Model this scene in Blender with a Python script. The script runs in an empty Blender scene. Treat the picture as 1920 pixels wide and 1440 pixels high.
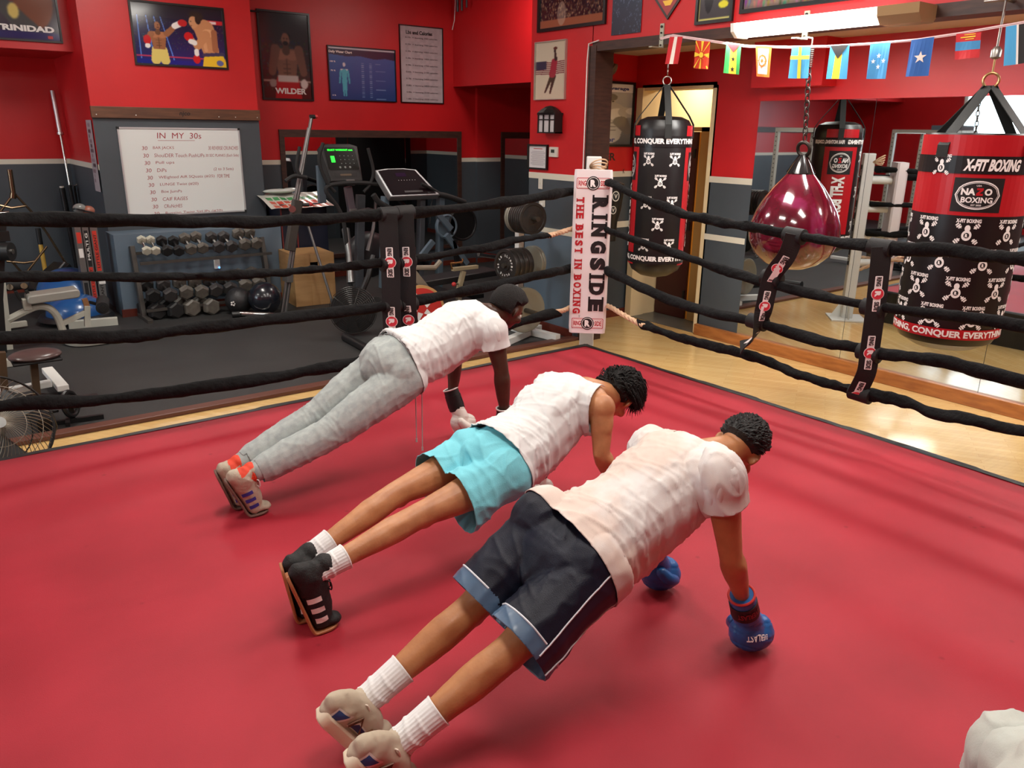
import bpy, bmesh, math, random
import numpy as np
from mathutils import Vector, Matrix, noise
V = Vector
random.seed(7)
scene = bpy.context.scene
COL = scene.collection

# ------------------------------------------------------------------ camera
F = 1484.75
EYE = V((0, 0, 1.75))
_a = np.array([2055, -448, F]); _a /= np.linalg.norm(_a)
_b = np.array([-1180, -492, F]); _b -= _a * (_a @ _b); _b /= np.linalg.norm(_b)
_R = np.array([_a, _b, np.cross(_a, _b)])

def at(px, py, X=None, Y=None, z=None):
    d = _R @ np.array([px - 960, py - 720, F])
    if X is not None: t = X / d[0]
    elif Y is not None: t = Y / d[1]
    else: t = (z - 1.75) / d[2]
    return V((d[0] * t, d[1] * t, 1.75 + d[2] * t))

cam_d = bpy.data.cameras.new('camera')
cam = bpy.data.objects.new('camera', cam_d)
COL.objects.link(cam)
cam_d.sensor_width = 36
cam_d.lens = F / 1920 * 36
cam_d.clip_start = 0.05
_r, _u, _k = _R @ np.array([1, 0, 0]), _R @ np.array([0, -1, 0]), _R @ np.array([0, 0, -1])
cam.matrix_world = Matrix(((_r[0], _u[0], _k[0], 0), (_r[1], _u[1], _k[1], 0), (_r[2], _u[2], _k[2], 1.75), (0, 0, 0, 1)))
scene.camera = cam

S = 1.2126                      # the gym floor lies below the ring canvas
FZ = -0.372                     # gym floor level; ring canvas is z = 0
def O(x, y, z=None):
    return V((x * S, y * S, FZ if z is None else 1.75 + S * (z - 1.75)))
XP, XM, YA, YB, YW, YR = 4.56 * S, 5.6 * S, 5.53 * S, 8.415 * S, 9.0 * S, 9.95 * S

# --------------------------------------------------------------- materials
def lin(c):
    return tuple(((v / 255) / 12.92 if v / 255 <= 0.04045 else ((v / 255 + 0.055) / 1.055) ** 2.4) for v in c)
MATS = {}
def mat(name, rgb=(128, 128, 128), rough=0.5, metal=0.0, rgb2=None, nscale=8, ndetail=4, bump=0, bscale=60, coat=0,
        emit=None, estr=1, spec=0.5, sss=0, sheen=0, stretch=None, bstretch=None, lo=0.35, hi=0.65, attr=None, rvar=0):
    if name in MATS: return MATS[name]
    m = bpy.data.materials.new(name); m.use_nodes = True
    nt = m.node_tree; N = nt.nodes; L = nt.links
    b = N['Principled BSDF']
    b.inputs['Base Color'].default_value = (*lin(rgb), 1)
    b.inputs['Roughness'].default_value = rough
    b.inputs['Metallic'].default_value = metal
    b.inputs['Specular IOR Level'].default_value = spec
    if coat: b.inputs['Coat Weight'].default_value = coat; b.inputs['Coat Roughness'].default_value = 0.08
    if sss:
        b.inputs['Subsurface Weight'].default_value = sss; b.inputs['Subsurface Radius'].default_value = (0.02, 0.008, 0.004)
        b.inputs['Subsurface Scale'].default_value = 0.4
    if sheen: b.inputs['Sheen Weight'].default_value = sheen
    if emit:
        b.inputs['Emission Color'].default_value = (*lin(emit), 1); b.inputs['Emission Strength'].default_value = estr
    tc = None
    def coords(st):
        nonlocal tc
        if tc is None: tc = N.new('ShaderNodeTexCoord')
        mp = N.new('ShaderNodeMapping'); L.new(tc.outputs['Object'], mp.inputs['Vector'])
        if st: mp.inputs['Scale'].default_value = st
        return mp.outputs['Vector']
    if attr:
        a = N.new('ShaderNodeAttribute'); a.attribute_name = attr; L.new(a.outputs['Color'], b.inputs['Base Color'])
    if rgb2:
        n = N.new('ShaderNodeTexNoise'); n.inputs['Scale'].default_value = nscale; n.inputs['Detail'].default_value = ndetail
        L.new(coords(stretch), n.inputs['Vector'])
        r = N.new('ShaderNodeValToRGB')
        r.color_ramp.elements[0].position = lo; r.color_ramp.elements[1].position = hi
        r.color_ramp.elements[0].color = (*lin(rgb), 1); r.color_ramp.elements[1].color = (*lin(rgb2), 1)
        L.new(n.outputs['Fac'], r.inputs['Fac']); L.new(r.outputs['Color'], b.inputs['Base Color'])
        if rvar:
            mr = N.new('ShaderNodeMapRange'); mr.inputs['To Min'].default_value = rough - rvar; mr.inputs['To Max'].default_value = rough + rvar
            L.new(n.outputs['Fac'], mr.inputs['Value']); L.new(mr.outputs['Result'], b.inputs['Roughness'])
    if bump:
        n2 = N.new('ShaderNodeTexNoise'); n2.inputs['Scale'].default_value = bscale; n2.inputs['Detail'].default_value = 3
        L.new(coords(bstretch), n2.inputs['Vector'])
        bp = N.new('ShaderNodeBump'); bp.inputs['Strength'].default_value = bump; bp.inputs['Distance'].default_value = 0.01
        L.new(n2.outputs['Fac'], bp.inputs['Height']); L.new(bp.outputs['Normal'], b.inputs['Normal'])
    MATS[name] = m
    return m

# ------------------------------------------------------------ object tools
def tag(o, label=None, cat=None, group=None, kind=None):
    if label: o['label'] = label
    if cat: o['category'] = cat
    if group: o['group'] = group
    if kind: o['kind'] = kind
    return o

def thing(name, loc, label, cat, group=None):
    o = bpy.data.objects.new(name, None); o.empty_display_size = 0.1
    o.location = loc; COL.objects.link(o)
    return tag(o, label, cat, group)

def link(name, me, parent=None):
    o = bpy.data.objects.new(name, me); COL.objects.link(o)
    if parent is not None:
        o.parent = parent
        m = Matrix.Identity(4); p = parent
        while p is not None:
            m = (Matrix.Translation(p.location) @ p.rotation_euler.to_matrix().to_4x4()) @ m if p.parent is None else m
            p = p.parent
        o.matrix_parent_inverse = m.inverted() if parent.parent is None else Matrix.Identity(4)
    return o

def dup(o, loc=None, rotz=None, label=None, group=None, scale=None):
    r = o.copy(); COL.objects.link(r)
    if loc is not None: r.location = loc
    if rotz is not None: r.rotation_euler = (0, 0, rotz)
    if scale is not None: r.scale = scale
    if label: r['label'] = label
    if group: r['group'] = group
    def rec(src, dst):
        for ch in list(src.children):
            c = ch.copy(); COL.objects.link(c); c.parent = dst
            rec(ch, c)
    rec(o, r)
    return r

_txt = {}
def text_mesh(s, bold=0.0):
    k = (s, bold)
    if k in _txt: return _txt[k]
    cu = bpy.data.curves.new('lettering', 'FONT'); cu.body = s; cu.resolution_u = 3; cu.offset = bold; cu.fill_mode = 'FRONT'
    o = bpy.data.objects.new('lettering', cu); COL.objects.link(o)
    me = bpy.data.meshes.new_from_object(o.evaluated_get(bpy.context.evaluated_depsgraph_get()))
    vs = [v.co.copy() for v in me.vertices]; fs = [tuple(p.vertices) for p in me.polygons]
    bpy.data.objects.remove(o); bpy.data.curves.remove(cu); bpy.data.meshes.remove(me)
    xs = [v.x for v in vs] or [0]; ys = [v.y for v in vs] or [0]
    x0, x1, y0, y1 = min(xs), max(xs), min(ys), max(ys)
    vs = [((v.x - x0) / max(x1 - x0, 1e-6) - .5, (v.y - y0) / max(y1 - y0, 1e-6) - .5) for v in vs]
    _txt[k] = (vs, fs, (x1 - x0) / max(y1 - y0, 1e-6))
    return _txt[k]

class MB:
    def __init__(s): s.v = []; s.f = []; s.mi = []; s.m = 0; s.T = None
    def add(s, vs, fs, m=None):
        n = len(s.v)
        if s.T is not None: vs = [s.T @ V(v) for v in vs]
        s.v.extend(tuple(v) for v in vs); s.f.extend(tuple(i + n for i in f) for f in fs)
        s.mi.extend([s.m if m is None else m] * len(fs)); return s
    def box(s, lo, hi, m=None):
        x0, y0, z0 = lo; x1, y1, z1 = hi
        if x0 > x1: x0, x1 = x1, x0
        if y0 > y1: y0, y1 = y1, y0
        if z0 > z1: z0, z1 = z1, z0
        return s.add([(x0, y0, z0), (x1, y0, z0), (x1, y1, z0), (x0, y1, z0), (x0, y0, z1), (x1, y0, z1), (x1, y1, z1), (x0, y1, z1)],
                     [(0, 3, 2, 1), (4, 5, 6, 7), (0, 1, 5, 4), (1, 2, 6, 5), (2, 3, 7, 6), (3, 0, 4, 7)], m)
    def obox(s, c, ax, ay, az, m=None):      # half-axis vectors
        c = V(c); ax, ay, az = V(ax), V(ay), V(az)
        vs = [c + i * ax + j * ay + k * az for k in (-1, 1) for (i, j) in ((-1, -1), (1, -1), (1, 1), (-1, 1))]
        return s.add(vs, [(0, 3, 2, 1), (4, 5, 6, 7), (0, 1, 5, 4), (1, 2, 6, 5), (2, 3, 7, 6), (3, 0, 4, 7)], m)
    def bar(s, p, q, w, h=None, up=(0, 0, 1), m=None):   # rectangular beam
        p, q = V(p), V(q); h = h or w; d = (q - p); L = d.length; d.normalize()
        side = d.cross(V(up));
        if side.length < 1e-4: side = d.cross(V((0, 1, 0)))
        side.normalize(); u = side.cross(d)
        return s.obox((p + q) / 2, d * L / 2, side * w / 2, u * h / 2, m)
    def tube(s, pts, r, n=10, m=None, caps=True, ell=None, tw=0):
        pts = [V(p) for p in pts]; k = len(pts)
        rs = r if isinstance(r, (list, tuple)) else [r] * k
        vs = []; fs = []
        t0 = (pts[1] - pts[0]).normalized()
        ref = V((0, 0, 1)) if abs(t0.z) < 0.9 else V((1, 0, 0))
        u = ref - t0 * ref.dot(t0); u.normalize()
        for i, p in enumerate(pts):
            t = (pts[min(i + 1, k - 1)] - pts[max(i - 1, 0)]).normalized()
            u = u - t * u.dot(t); u.normalize(); w = t.cross(u)
            for j in range(n):
                a = 2 * math.pi * j / n
                rr = rs[i]
                if ell: rr *= 1 + ell * math.cos(2 * (a + tw * i))
                vs.append(p + (u * math.cos(a) + w * math.sin(a)) * rr)
        for i in range(k - 1):
            for j in range(n):
                a, b = i * n + j, i * n + (j + 1) % n
                fs.append((a, b, b + n, a + n))
        if caps: fs.append(tuple(range(n - 1, -1, -1))); fs.append(tuple((k - 1) * n + j for j in range(n)))
        return s.add(vs, fs, m)
    def cyl(s, p, q, r, r2=None, n=16, m=None): return s.tube([p, q], [r, r if r2 is None else r2], n, m)
    def lathe(s, prof, c=(0, 0, 0), axis=(0, 0, 1), n=24, m=None, xdir=None):
        c = V(c); ax = V(axis).normalized()
        u = V(xdir) if xdir else (V((1, 0, 0)) if abs(ax.x) < .9 else V((0, 1, 0)))
        u = (u - ax * u.dot(ax)).normalized(); w = ax.cross(u)
        vs = []; fs = []
        for (r, h) in prof:
            for j in range(n):
                a = 2 * math.pi * j / n
                vs.append(c + ax * h + (u * math.cos(a) + w * math.sin(a)) * max(r, 1e-4))
        for i in range(len(prof) - 1):
            for j in range(n):
                a, b = i * n + j, i * n + (j + 1) % n
                fs.append((a, b, b + n, a + n))
        fs.append(tuple(range(n - 1, -1, -1))); fs.append(tuple((len(prof) - 1) * n + j for j in range(n)))
        return s.add(vs, fs, m)
    def sph(s, c, r, n=20, m=None, ax=None):
        rx, ry, rz = (r, r, r) if not isinstance(r, (tuple, list)) else r
        X, Y, Z = ax or (V((1, 0, 0)), V((0, 1, 0)), V((0, 0, 1)))
        vs = []; fs = []; c = V(c); k = n // 2 + 1
        for i in range(k):
            th = math.pi * i / (k - 1)
            for j in range(n):
                a = 2 * math.pi * j / n
                st = max(math.sin(th), 1e-3)
                vs.append(c + X * (rx * st * math.cos(a)) + Y * (ry * st * math.sin(a)) + Z * (rz * math.cos(th)))
        for i in range(k - 1):
            for j in range(n):
                a, b = i * n + j, i * n + (j + 1) % n
                fs.append((a, a + n, b + n, b))
        fs.append(tuple(range(n))); fs.append(tuple((k - 1) * n + j for j in range(n - 1, -1, -1)))
        return s.add(vs, fs, m)
    def torus(s, c, R, r, axis=(0, 0, 1), n=24, k=8, m=None, arc=1.0, start=0.0, sx=1.0):
        ax = V(axis).normalized(); u = V((0, 0, 1)) if abs(ax.z) < .9 else V((1, 0, 0))
        u = (u - ax * u.dot(ax)).normalized(); w = ax.cross(u); c = V(c)
        pts = [c + (u * math.cos(start + 2 * math.pi * arc * i / n) + w * sx * math.sin(start + 2 * math.pi * arc * i / n)) * R for i in range(n + 1)]
        return s.tube(pts, r, k, m, caps=(arc < 1))
    def prism(s, poly, c, ux, uy, th, m=None):   # polygon in (ux,uy) plane at c, extruded th along ux x uy
        c, ux, uy = V(c), V(ux), V(uy); nrm = ux.cross(uy).normalized()
        n = len(poly)
        vs = [c + ux * x + uy * y for x, y in poly] + [c + ux * x + uy * y + nrm * th for x, y in poly]
        fs = [tuple(range(n - 1, -1, -1)), tuple(range(n, 2 * n))] + [(i, (i + 1) % n, n + (i + 1) % n, n + i) for i in range(n)]
        return s.add(vs, fs, m)
    def flat(s, poly, fn, m=None):               # polygon through a mapping (x,y) -> point
        return s.add([fn(x, y) for x, y in poly], [tuple(range(len(poly)))], m)
    def curved(s, poly, fn, m=None, n=14):       # convex polygon in thin vertical slices, to follow a curved surface
        xs = [p[0] for p in poly]; x0, x1 = min(xs), max(xs); k = len(poly)
        def span(x):
            ys = []
            for i in range(k):
                (ax, ay), (bx, by) = poly[i], poly[(i + 1) % k]
                if min(ax, bx) - 1e-9 <= x <= max(ax, bx) + 1e-9: ys += [ay, by] if abs(ax - bx) < 1e-9 else [ay + (by - ay) * (x - ax) / (bx - ax)]
            return min(ys), max(ys)
        vs = []
        for i in range(n + 1):
            x = x0 + (x1 - x0) * (i / n * .9998 + .0001); a, b = span(x); vs += [fn(x, a), fn(x, b)]
        return s.add(vs, [(2 * i, 2 * i + 2, 2 * i + 3, 2 * i + 1) for i in range(n)], m)
    def text(s, t, fn, cx, cy, w, h, m=None, bold=0.0, rot=0, shear=0.0):
        vs, fs, asp = text_mesh(t, bold)
        if w is None: w = h * asp
        if h is None: h = w / asp
        c, sn = math.cos(rot), math.sin(rot)
        out = []
        for x, y in vs:
            x2, y2 = x * w + shear * y * h, y * h
            out.append(fn(cx + x2 * c - y2 * sn, cy + x2 * sn + y2 * c))
        return s.add(out, fs, m)
    def build(s, name, mats, parent=None, smooth=False, bevel=0, label=None, cat=None, group=None, kind=None, seg=2, ang=40):
        me = bpy.data.meshes.new(name); me.from_pydata(s.v, [], s.f)
        if not isinstance(mats, (list, tuple)): mats = [mats]
        for m in mats: me.materials.append(m)
        me.polygons.foreach_set('material_index', [min(i, len(mats) - 1) for i in s.mi])
        if smooth:
            me.polygons.foreach_set('use_smooth', [True] * len(me.polygons))
            me.update()
            try: me.set_sharp_from_angle(angle=math.radians(ang))
            except Exception: pass
        me.update()
        o = link(name, me, parent)
        if bevel:
            b = o.modifiers.new('bevel', 'BEVEL'); b.width = bevel; b.segments = seg; b.limit_method = 'ANGLE'; b.angle_limit = math.radians(50)
            b.harden_normals = False
        return tag(o, label, cat, group, kind)

def plane_fn(c, ux, uy, off=0.0):
    c, ux, uy = V(c), V(ux).normalized(), V(uy).normalized(); nrm = ux.cross(uy)
    return lambda x, y: c + ux * x + uy * y + nrm * off

def circ(cx, cy, rx, ry=None, n=24, a0=0, a1=2 * math.pi):
    ry = ry or rx
    return [(cx + rx * math.cos(a0 + (a1 - a0) * i / n), cy + ry * math.sin(a0 + (a1 - a0) * i / n)) for i in range(n)]

def rr(cx, cy, w, h, r=0.0, n=4):
    if r <= 0: return [(cx - w / 2, cy - h / 2), (cx + w / 2, cy - h / 2), (cx + w / 2, cy + h / 2), (cx - w / 2, cy + h / 2)]
    out = []
    for qx, qy, a in ((1, -1, -90), (1, 1, 0), (-1, 1, 90), (-1, -1, 180)):
        for i in range(n + 1):
            t = math.radians(a + 90 * i / n)
            out.append((cx + qx * (w / 2 - r) + r * math.cos(t), cy + qy * (h / 2 - r) + r * math.sin(t)))
    return out

def catmull(P, k=6):
    P = [np.array(p, float) for p in P]
    out = []
    for i in range(len(P) - 1):
        p0 = P[i - 1] if i else 2 * P[0] - P[1]
        p3 = P[i + 2] if i + 2 < len(P) else 2 * P[-1] - P[-2]
        p1, p2 = P[i], P[i + 1]
        for j in range(k):
            t = j / k
            out.append(.5 * ((2 * p1) + (-p0 + p2) * t + (2 * p0 - 5 * p1 + 4 * p2 - p3) * t * t + (-p0 + 3 * p1 - 3 * p2 + p3) * t ** 3))
    out.append(P[-1])
    return out

# ---------------------------------------------------- printed pictures
class Pic:                      # a small picture, kept as the point colours of a print
    def __init__(s, w, h, bg): s.w, s.h = w, h; s.a = np.zeros((h, w, 3)); s.a[:] = bg; s.Y, s.X = np.mgrid[0:1:h * 1j, 0:1:w * 1j]; s.asp = w / h; s.X = s.X * s.asp
    def put(s, mask, c, al=1.0): s.a[mask] = s.a[mask] * (1 - al) + np.array(c) * al
    def grad(s, c0, c1): t = s.Y[..., None]; s.a[:] = np.array(c0) * (1 - t) + np.array(c1) * t
    def ell(s, x, y, rx, ry, c, ang=0, al=1.0):
        ca, sa = math.cos(ang), math.sin(ang); dx, dy = s.X - x, s.Y - y
        s.put(((dx * ca + dy * sa) / rx) ** 2 + ((-dx * sa + dy * ca) / ry) ** 2 < 1, c, al)
    def cap(s, x0, y0, x1, y1, r0, r1, c, al=1.0):
        dx, dy = x1 - x0, y1 - y0; L = dx * dx + dy * dy + 1e-9
        t = np.clip(((s.X - x0) * dx + (s.Y - y0) * dy) / L, 0, 1)
        s.put((s.X - x0 - t * dx) ** 2 + (s.Y - y0 - t * dy) ** 2 < (r0 + (r1 - r0) * t) ** 2, c, al)
    def poly(s, pts, c, al=1.0):
        ins = np.zeros(s.X.shape, bool); n = len(pts)
        for i in range(n):
            (x0, y0), (x1, y1) = pts[i], pts[(i + 1) % n]
            if y0 == y1: continue
            ins ^= ((s.Y > y0) != (s.Y > y1)) & (s.X < (x1 - x0) * (s.Y - y0) / (y1 - y0) + x0)
        s.put(ins, c, al)
    def rect(s, x0, y0, x1, y1, c, al=1.0): s.put((s.X > x0) & (s.X < x1) & (s.Y > y0) & (s.Y < y1), c, al)
    def grain(s, amt, sc=1, seed=1):
        r = np.random.RandomState(seed).rand(s.h // sc + 1, s.w // sc + 1); r = np.kron(r, np.ones((sc, sc)))[:s.h, :s.w]
        s.a = np.clip(s.a * (1 + amt * (r[..., None] - .5) * 2), 0, 255)
    def blur(s, n=1):
        for _ in range(n):
            p = np.pad(s.a, ((1, 1), (1, 1), (0, 0)), 'edge')
            s.a = (p[:-2, 1:-1] + p[2:, 1:-1] + p[1:-1, :-2] + p[1:-1, 2:] + 2 * p[1:-1, 1:-1]) / 6
    def build(s, name, c, ux, uy, parent, rough=.3, coat=0.0, wave=0):
        # c = centre, ux/uy = full-size vectors
        c, ux, uy = np.array(c), np.array(ux), np.array(uy)
        gx, gy = np.meshgrid(np.linspace(-.5, .5, s.w), np.linspace(.5, -.5, s.h))
        P = c + gx[..., None] * ux + gy[..., None] * uy
        if wave:
            nn = np.cross(ux, uy); nn = nn / np.linalg.norm(nn)
            P = P + (np.sin(gx * 23 + gy * 3) * wave + np.sin(gx * 9 - gy * 7) * wave)[..., None] * nn
        me = bpy.data.meshes.new(name)
        idx = np.arange(s.w * s.h).reshape(s.h, s.w)
        q = np.stack([idx[1:, :-1], idx[1:, 1:], idx[:-1, 1:], idx[:-1, :-1]], -1).reshape(-1, 4)
        me.from_pydata(P.reshape(-1, 3).tolist(), [], q.tolist())
        at_ = me.color_attributes.new('print', 'FLOAT_COLOR', 'POINT')
        x = s.a / 255; l = np.where(x <= .04045, x / 12.92, ((x + .055) / 1.055) ** 2.4)
        at_.data.foreach_set('color', np.concatenate([l, np.ones((s.h, s.w, 1))], -1).reshape(-1).astype(np.float32))
        me.materials.append(mat('printed_paper_%.2f_%.1f' % (rough, coat), rough=rough, attr='print', coat=coat))
        return link(name, me, parent)
# =============================================================== the setting
RED = mat('red_wall_paint', (200, 26, 30), .42, rgb2=(186, 22, 27), nscale=1.3, bump=.08, bscale=25)
GREY = mat('slate_grey_wall_paint', (70, 77, 83), .5, rgb2=(64, 70, 76), nscale=1.5, bump=.06, bscale=25)
CREAM = mat('cream_stripe_paint', (214, 208, 190), .5)
BROWN = mat('dark_brown_wood', (70, 44, 34), .5, rgb2=(52, 32, 25), nscale=6, stretch=(1, 1, 6))
REDWOOD = mat('mahogany_baseboard', (110, 46, 32), .35, rgb2=(84, 33, 24), nscale=5)
BEIGE = mat('beige_ceiling_paint', (196, 176, 150), .8)
HALL = mat('hall_cream_paint', (226, 204, 160), .6)
MIRROR = mat('mirror_silver', (215, 220, 220), .015, metal=1.0)
BLACK = mat('matt_black', (13, 13, 14), .6)
WHITE = mat('white_paint', (225, 225, 220), .45)
RUBBER = mat('black_rubber_floor', (40, 40, 40), .6, rgb2=(48, 48, 48), nscale=2.2, bump=.25, bscale=160)

def wood_floor():
    m = bpy.data.materials.new('maple_strip_floor'); m.use_nodes = True
    N = m.node_tree.nodes; L = m.node_tree.links; b = N['Principled BSDF']
    tc = N.new('ShaderNodeTexCoord'); mp = N.new('ShaderNodeMapping'); mp.inputs['Rotation'].default_value = (0, 0, math.radians(-122))
    L.new(tc.outputs['Object'], mp.inputs['Vector'])
    br = N.new('ShaderNodeTexBrick'); L.new(mp.outputs['Vector'], br.inputs['Vector'])
    br.inputs['Scale'].default_value = 1; br.inputs['Brick Width'].default_value = .62; br.inputs['Row Height'].default_value = .057
    br.inputs['Mortar Size'].default_value = .0008; br.inputs['Bias'].default_value = 0; br.offset = .37
    br.inputs['Color1'].default_value = (*lin((228, 192, 130)), 1); br.inputs['Color2'].default_value = (*lin((219, 180, 116)), 1)
    br.inputs['Mortar'].default_value = (*lin((190, 146, 88)), 1)
    n = N.new('ShaderNodeTexNoise'); mp2 = N.new('ShaderNodeMapping'); mp2.inputs['Rotation'].default_value = (0, 0, math.radians(-122)); mp2.inputs['Scale'].default_value = (2, 26, 1)
    L.new(tc.outputs['Object'], mp2.inputs['Vector']); L.new(mp2.outputs['Vector'], n.inputs['Vector']); n.inputs['Scale'].default_value = 2; n.inputs['Detail'].default_value = 5
    mx = N.new('ShaderNodeMix'); mx.data_type = 'RGBA'; mx.blend_type = 'MULTIPLY'; mx.inputs[0].default_value = .16
    cr = N.new('ShaderNodeValToRGB'); cr.color_ramp.elements[0].color = (.62, .55, .45, 1); cr.color_ramp.elements[1].color = (1, 1, 1, 1); cr.color_ramp.elements[0].position = .3; cr.color_ramp.elements[1].position = .6
    L.new(n.outputs['Fac'], cr.inputs['Fac']); L.new(br.outputs['Color'], mx.inputs[6]); L.new(cr.outputs['Color'], mx.inputs[7])
    L.new(mx.outputs[2], b.inputs['Base Color'])
    b.inputs['Roughness'].default_value = .2; b.inputs['Coat Weight'].default_value = .5; b.inputs['Coat Roughness'].default_value = .12
    return m
WOODF = wood_floor()

def st(name, mb, mats, **k):
    return mb.build(name, mats, kind='structure', **k)

XL, YLO = -6.6, -3.6                 # far ends of the gym behind the camera
ZC = 3.75                            # high ceiling over ring and weights area
ZB = 2.55                            # low ceiling in the mirrored bay
ZST, ZSB = at(992, 322, X=XP).z, at(992, 333, X=XP).z     # cream stripe
YJ = 5.0 * S                         # end of the stub wall
BAYW = 5.62 * S + 0.0

# floors
st('floor', MB().box((XL, YLO, FZ - .1), (XM + 2.9, 6.17, FZ)).box((XP + .1, 6.17, FZ - .1), (XM + 2.9, YA + .02, FZ)), WOODF)
st('floor.001', MB().box((XL, 6.17, FZ - .1), (XP + .1, 12.6, FZ + .012)).box((XP + .1, YA + .02, FZ - .1), (9.2, 12.6, FZ + .012)), RUBBER)
st('trim_1', MB().box((XL, 6.08, FZ + .001), (XP - .02, 6.19, FZ + .035)), mat('brown_edge_strip', (96, 56, 44), .45), bevel=.006)
# ceiling
st('ceiling', MB().box((XL, YLO, ZC), (XP + .18, 12.6, ZC + .1)).box((XP + .18, YA, ZC), (9.2, 12.6, ZC + .1)), mat('white_ceiling_paint', (200, 196, 188), .8))
st('ceiling.001', MB().box((XP + .1, YLO, ZB), (XM + .1, YA, ZB + .1)), BEIGE)

def banded(name, p, q, th, z0=FZ, z1=ZC, low=None, base=True, stripe=True, red=RED):
    """a painted wall along p->q (2D), th = thickness vector side; red above, stripe, grey below"""
    mb = MB(); p, q = V((*p, 0)), V((*q, 0)); d = (q - p); L = d.length; d.normalize(); n = V((-d.y, d.x, 0)) * th
    def seg(a, b, m):
        vs = [p + V((0, 0, a)), q + V((0, 0, a)), q + n + V((0, 0, a)), p + n + V((0, 0, a))]
        vs += [v + V((0, 0, b - a)) for v in vs]
        mb.add(vs, [(0, 3, 2, 1), (4, 5, 6, 7), (0, 1, 5, 4), (1, 2, 6, 5), (2, 3, 7, 6), (3, 0, 4, 7)], m)
    if not stripe: seg(z0, z1, 0)
    else:
        if z1 > ZST: seg(max(ZST, z0), z1, 0)
        if z0 < ZST:
            seg(max(ZSB, z0), ZST, 2)
            seg(z0, ZSB, 1)
    if base and z0 == FZ:
        s = -.018 if th > 0 else .018
        n2 = V((-d.y, d.x, 0)) * s
        vs = [p + n2 + V((0, 0, FZ)), q + n2 + V((0, 0, FZ)), q + V((0, 0, FZ)), p + V((0, 0, FZ))]
        vs += [v + V((0, 0, .09)) for v in vs]
        mb.add(vs, [(0, 3, 2, 1), (4, 5, 6, 7), (0, 1, 5, 4), (1, 2, 6, 5), (2, 3, 7, 6), (3, 0, 4, 7)], 3)
    return st(name, mb, [red, GREY, CREAM, REDWOOD])

XBL, XBR = at(172, 215, Y=YB).x, at(485, 222, Y=YB).x         # whiteboard block
banded('wall_back', (XBR - .1, YW), (9.0, YW), .2)
banded('wall_left', (XL, YR), (XBL + .05, YR), .2)
banded('wall_bay', (5.66 * S, YA + .05), (9.0, YA + .05), .15, red=RED)
st('dark_reflection_panel', MB().box((6.95, YA + .2, FZ + .01), (8.6, YA + .23, 1.85)), BLACK)  # black panel added out of direct view so the back mirror reflects dark
banded('wall_side', (9.0, YW), (9.0, YA), .2)
# block with the whiteboard: red above the brown ledge, grey below, deeper plinth lower down
zl = at(300, 222, Y=YB).z
mb = MB()
mb.box((XBL, YB, zl), (XBR, YR + .2, ZC), 0).box((XBL + .002, YB + .002, FZ), (XBR, YR + .2, zl), 1)
mb.box((XBL - .002, YB + .02, zl - .01), (XBL, YR, ZC), 0).box((XBL - .004, YB + .002, ZSB), (XBL, YR, ZST), 2)
mb.box((XBL - .003, YB + .003, ZST), (XBL, YR, zl), 0)
st('wall_block', mb, [RED, GREY, CREAM])
# low boxed-out plinth behind the dumbbell rack
PY = 8.08 * S
zpl = at(300, 436, Y=PY).z
st('wall_plinth', MB().box((XBL - .03, PY, FZ), (XBR + .02, YB + .01, zpl), 0).box((XBL - .05, PY - .02, FZ), (XBR + .04, PY + .01, FZ + .1), 1),
   [mat('blue_grey_plinth_paint', (92, 108, 122), .45), REDWOOD])
mb = MB().box((XBL - .01, YB - .035, zl - .005), (XBR + .01, YB + .01, at(300, 202, Y=YB).z))
fn = plane_fn((at(345, 214, Y=YB).x, YB - .035, at(345, 214, Y=YB).z), (1, 0, 0), (0, 0, 1), .002)
mb.text('njco', fn, 0, 0, .12, .06, 1, .02, shear=.2)
for sx in (XBL + .04, XBL + .45, XBR - .5, XBR - .3, XBR - .03):
    mb.cyl((sx, YB - .034, zl + .03), (sx, YB - .04, zl + .03), .006, n=8, m=2)
st('trim_2', mb, [mat('walnut_ledge', (104, 66, 44), .5, rgb2=(82, 50, 33), nscale=4, stretch=(1, 1, 8)), BLACK, WHITE], bevel=.003)
# bulkheads
zb1 = at(131, 97, Y=YB + .5).z
banded('wall_bulkhead', (XL, YB + .5), (XBL - .0, YB + .5), YR - YB - .4, z0=zb1, stripe=False)
XH = 5.85 * S
zb2 = at(848, 163, X=XH).z
st('wall_header', MB().box((XH, YA + .2, zb2), (XH + .9, YW, ZC)), RED)
# pilaster + framed mirrors on back wall
xc = at(895, 300, Y=YW - .06).x
banded('wall_pilaster', (xc, YW - .06), (8.9, YW - .06), .1)
def framed_mirror(n, x0, x1, z0, z1, Y, panes):
    w = .07
    mb = MB().box((x0 - w, Y - .03, z1), (x1 + w, Y, z1 + .1)).box((x0 - w, Y - .025, z0), (x0, Y, z1)).box((x1, Y - .025, z0), (x1 + w, Y, z1)).box((x0 - w, Y - .03, z0 - .06), (x1 + w, Y, z0))
    fr = thing('wall_mirror', (x0, Y, z0), 'dark brown framed wall mirror ' + n, 'mirror')
    mb.build('mirror_frame', BROWN, fr)
    k = panes
    for i in range(k):
        a = x0 + (x1 - x0) * i / k; b = x0 + (x1 - x0) * (i + 1) / k
        MB().box((a + .002, Y - .012, z0), (b - .002, Y - .002, z1)).build('mirror_pane', MIRROR, fr)
zt = at(700, 258, Y=YW).z
framed_mirror('behind the treadmill and elliptical', at(535, 300, Y=YW).x, at(857, 300, Y=YW).x, FZ + .35, zt, YW, 3)
framed_mirror('behind the weight plate tree beside the red corner wall', at(945, 300, Y=YW - .06).x, at(945, 300, Y=YW - .06).x + .75, FZ + .35, zt, YW - .06, 1)

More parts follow.
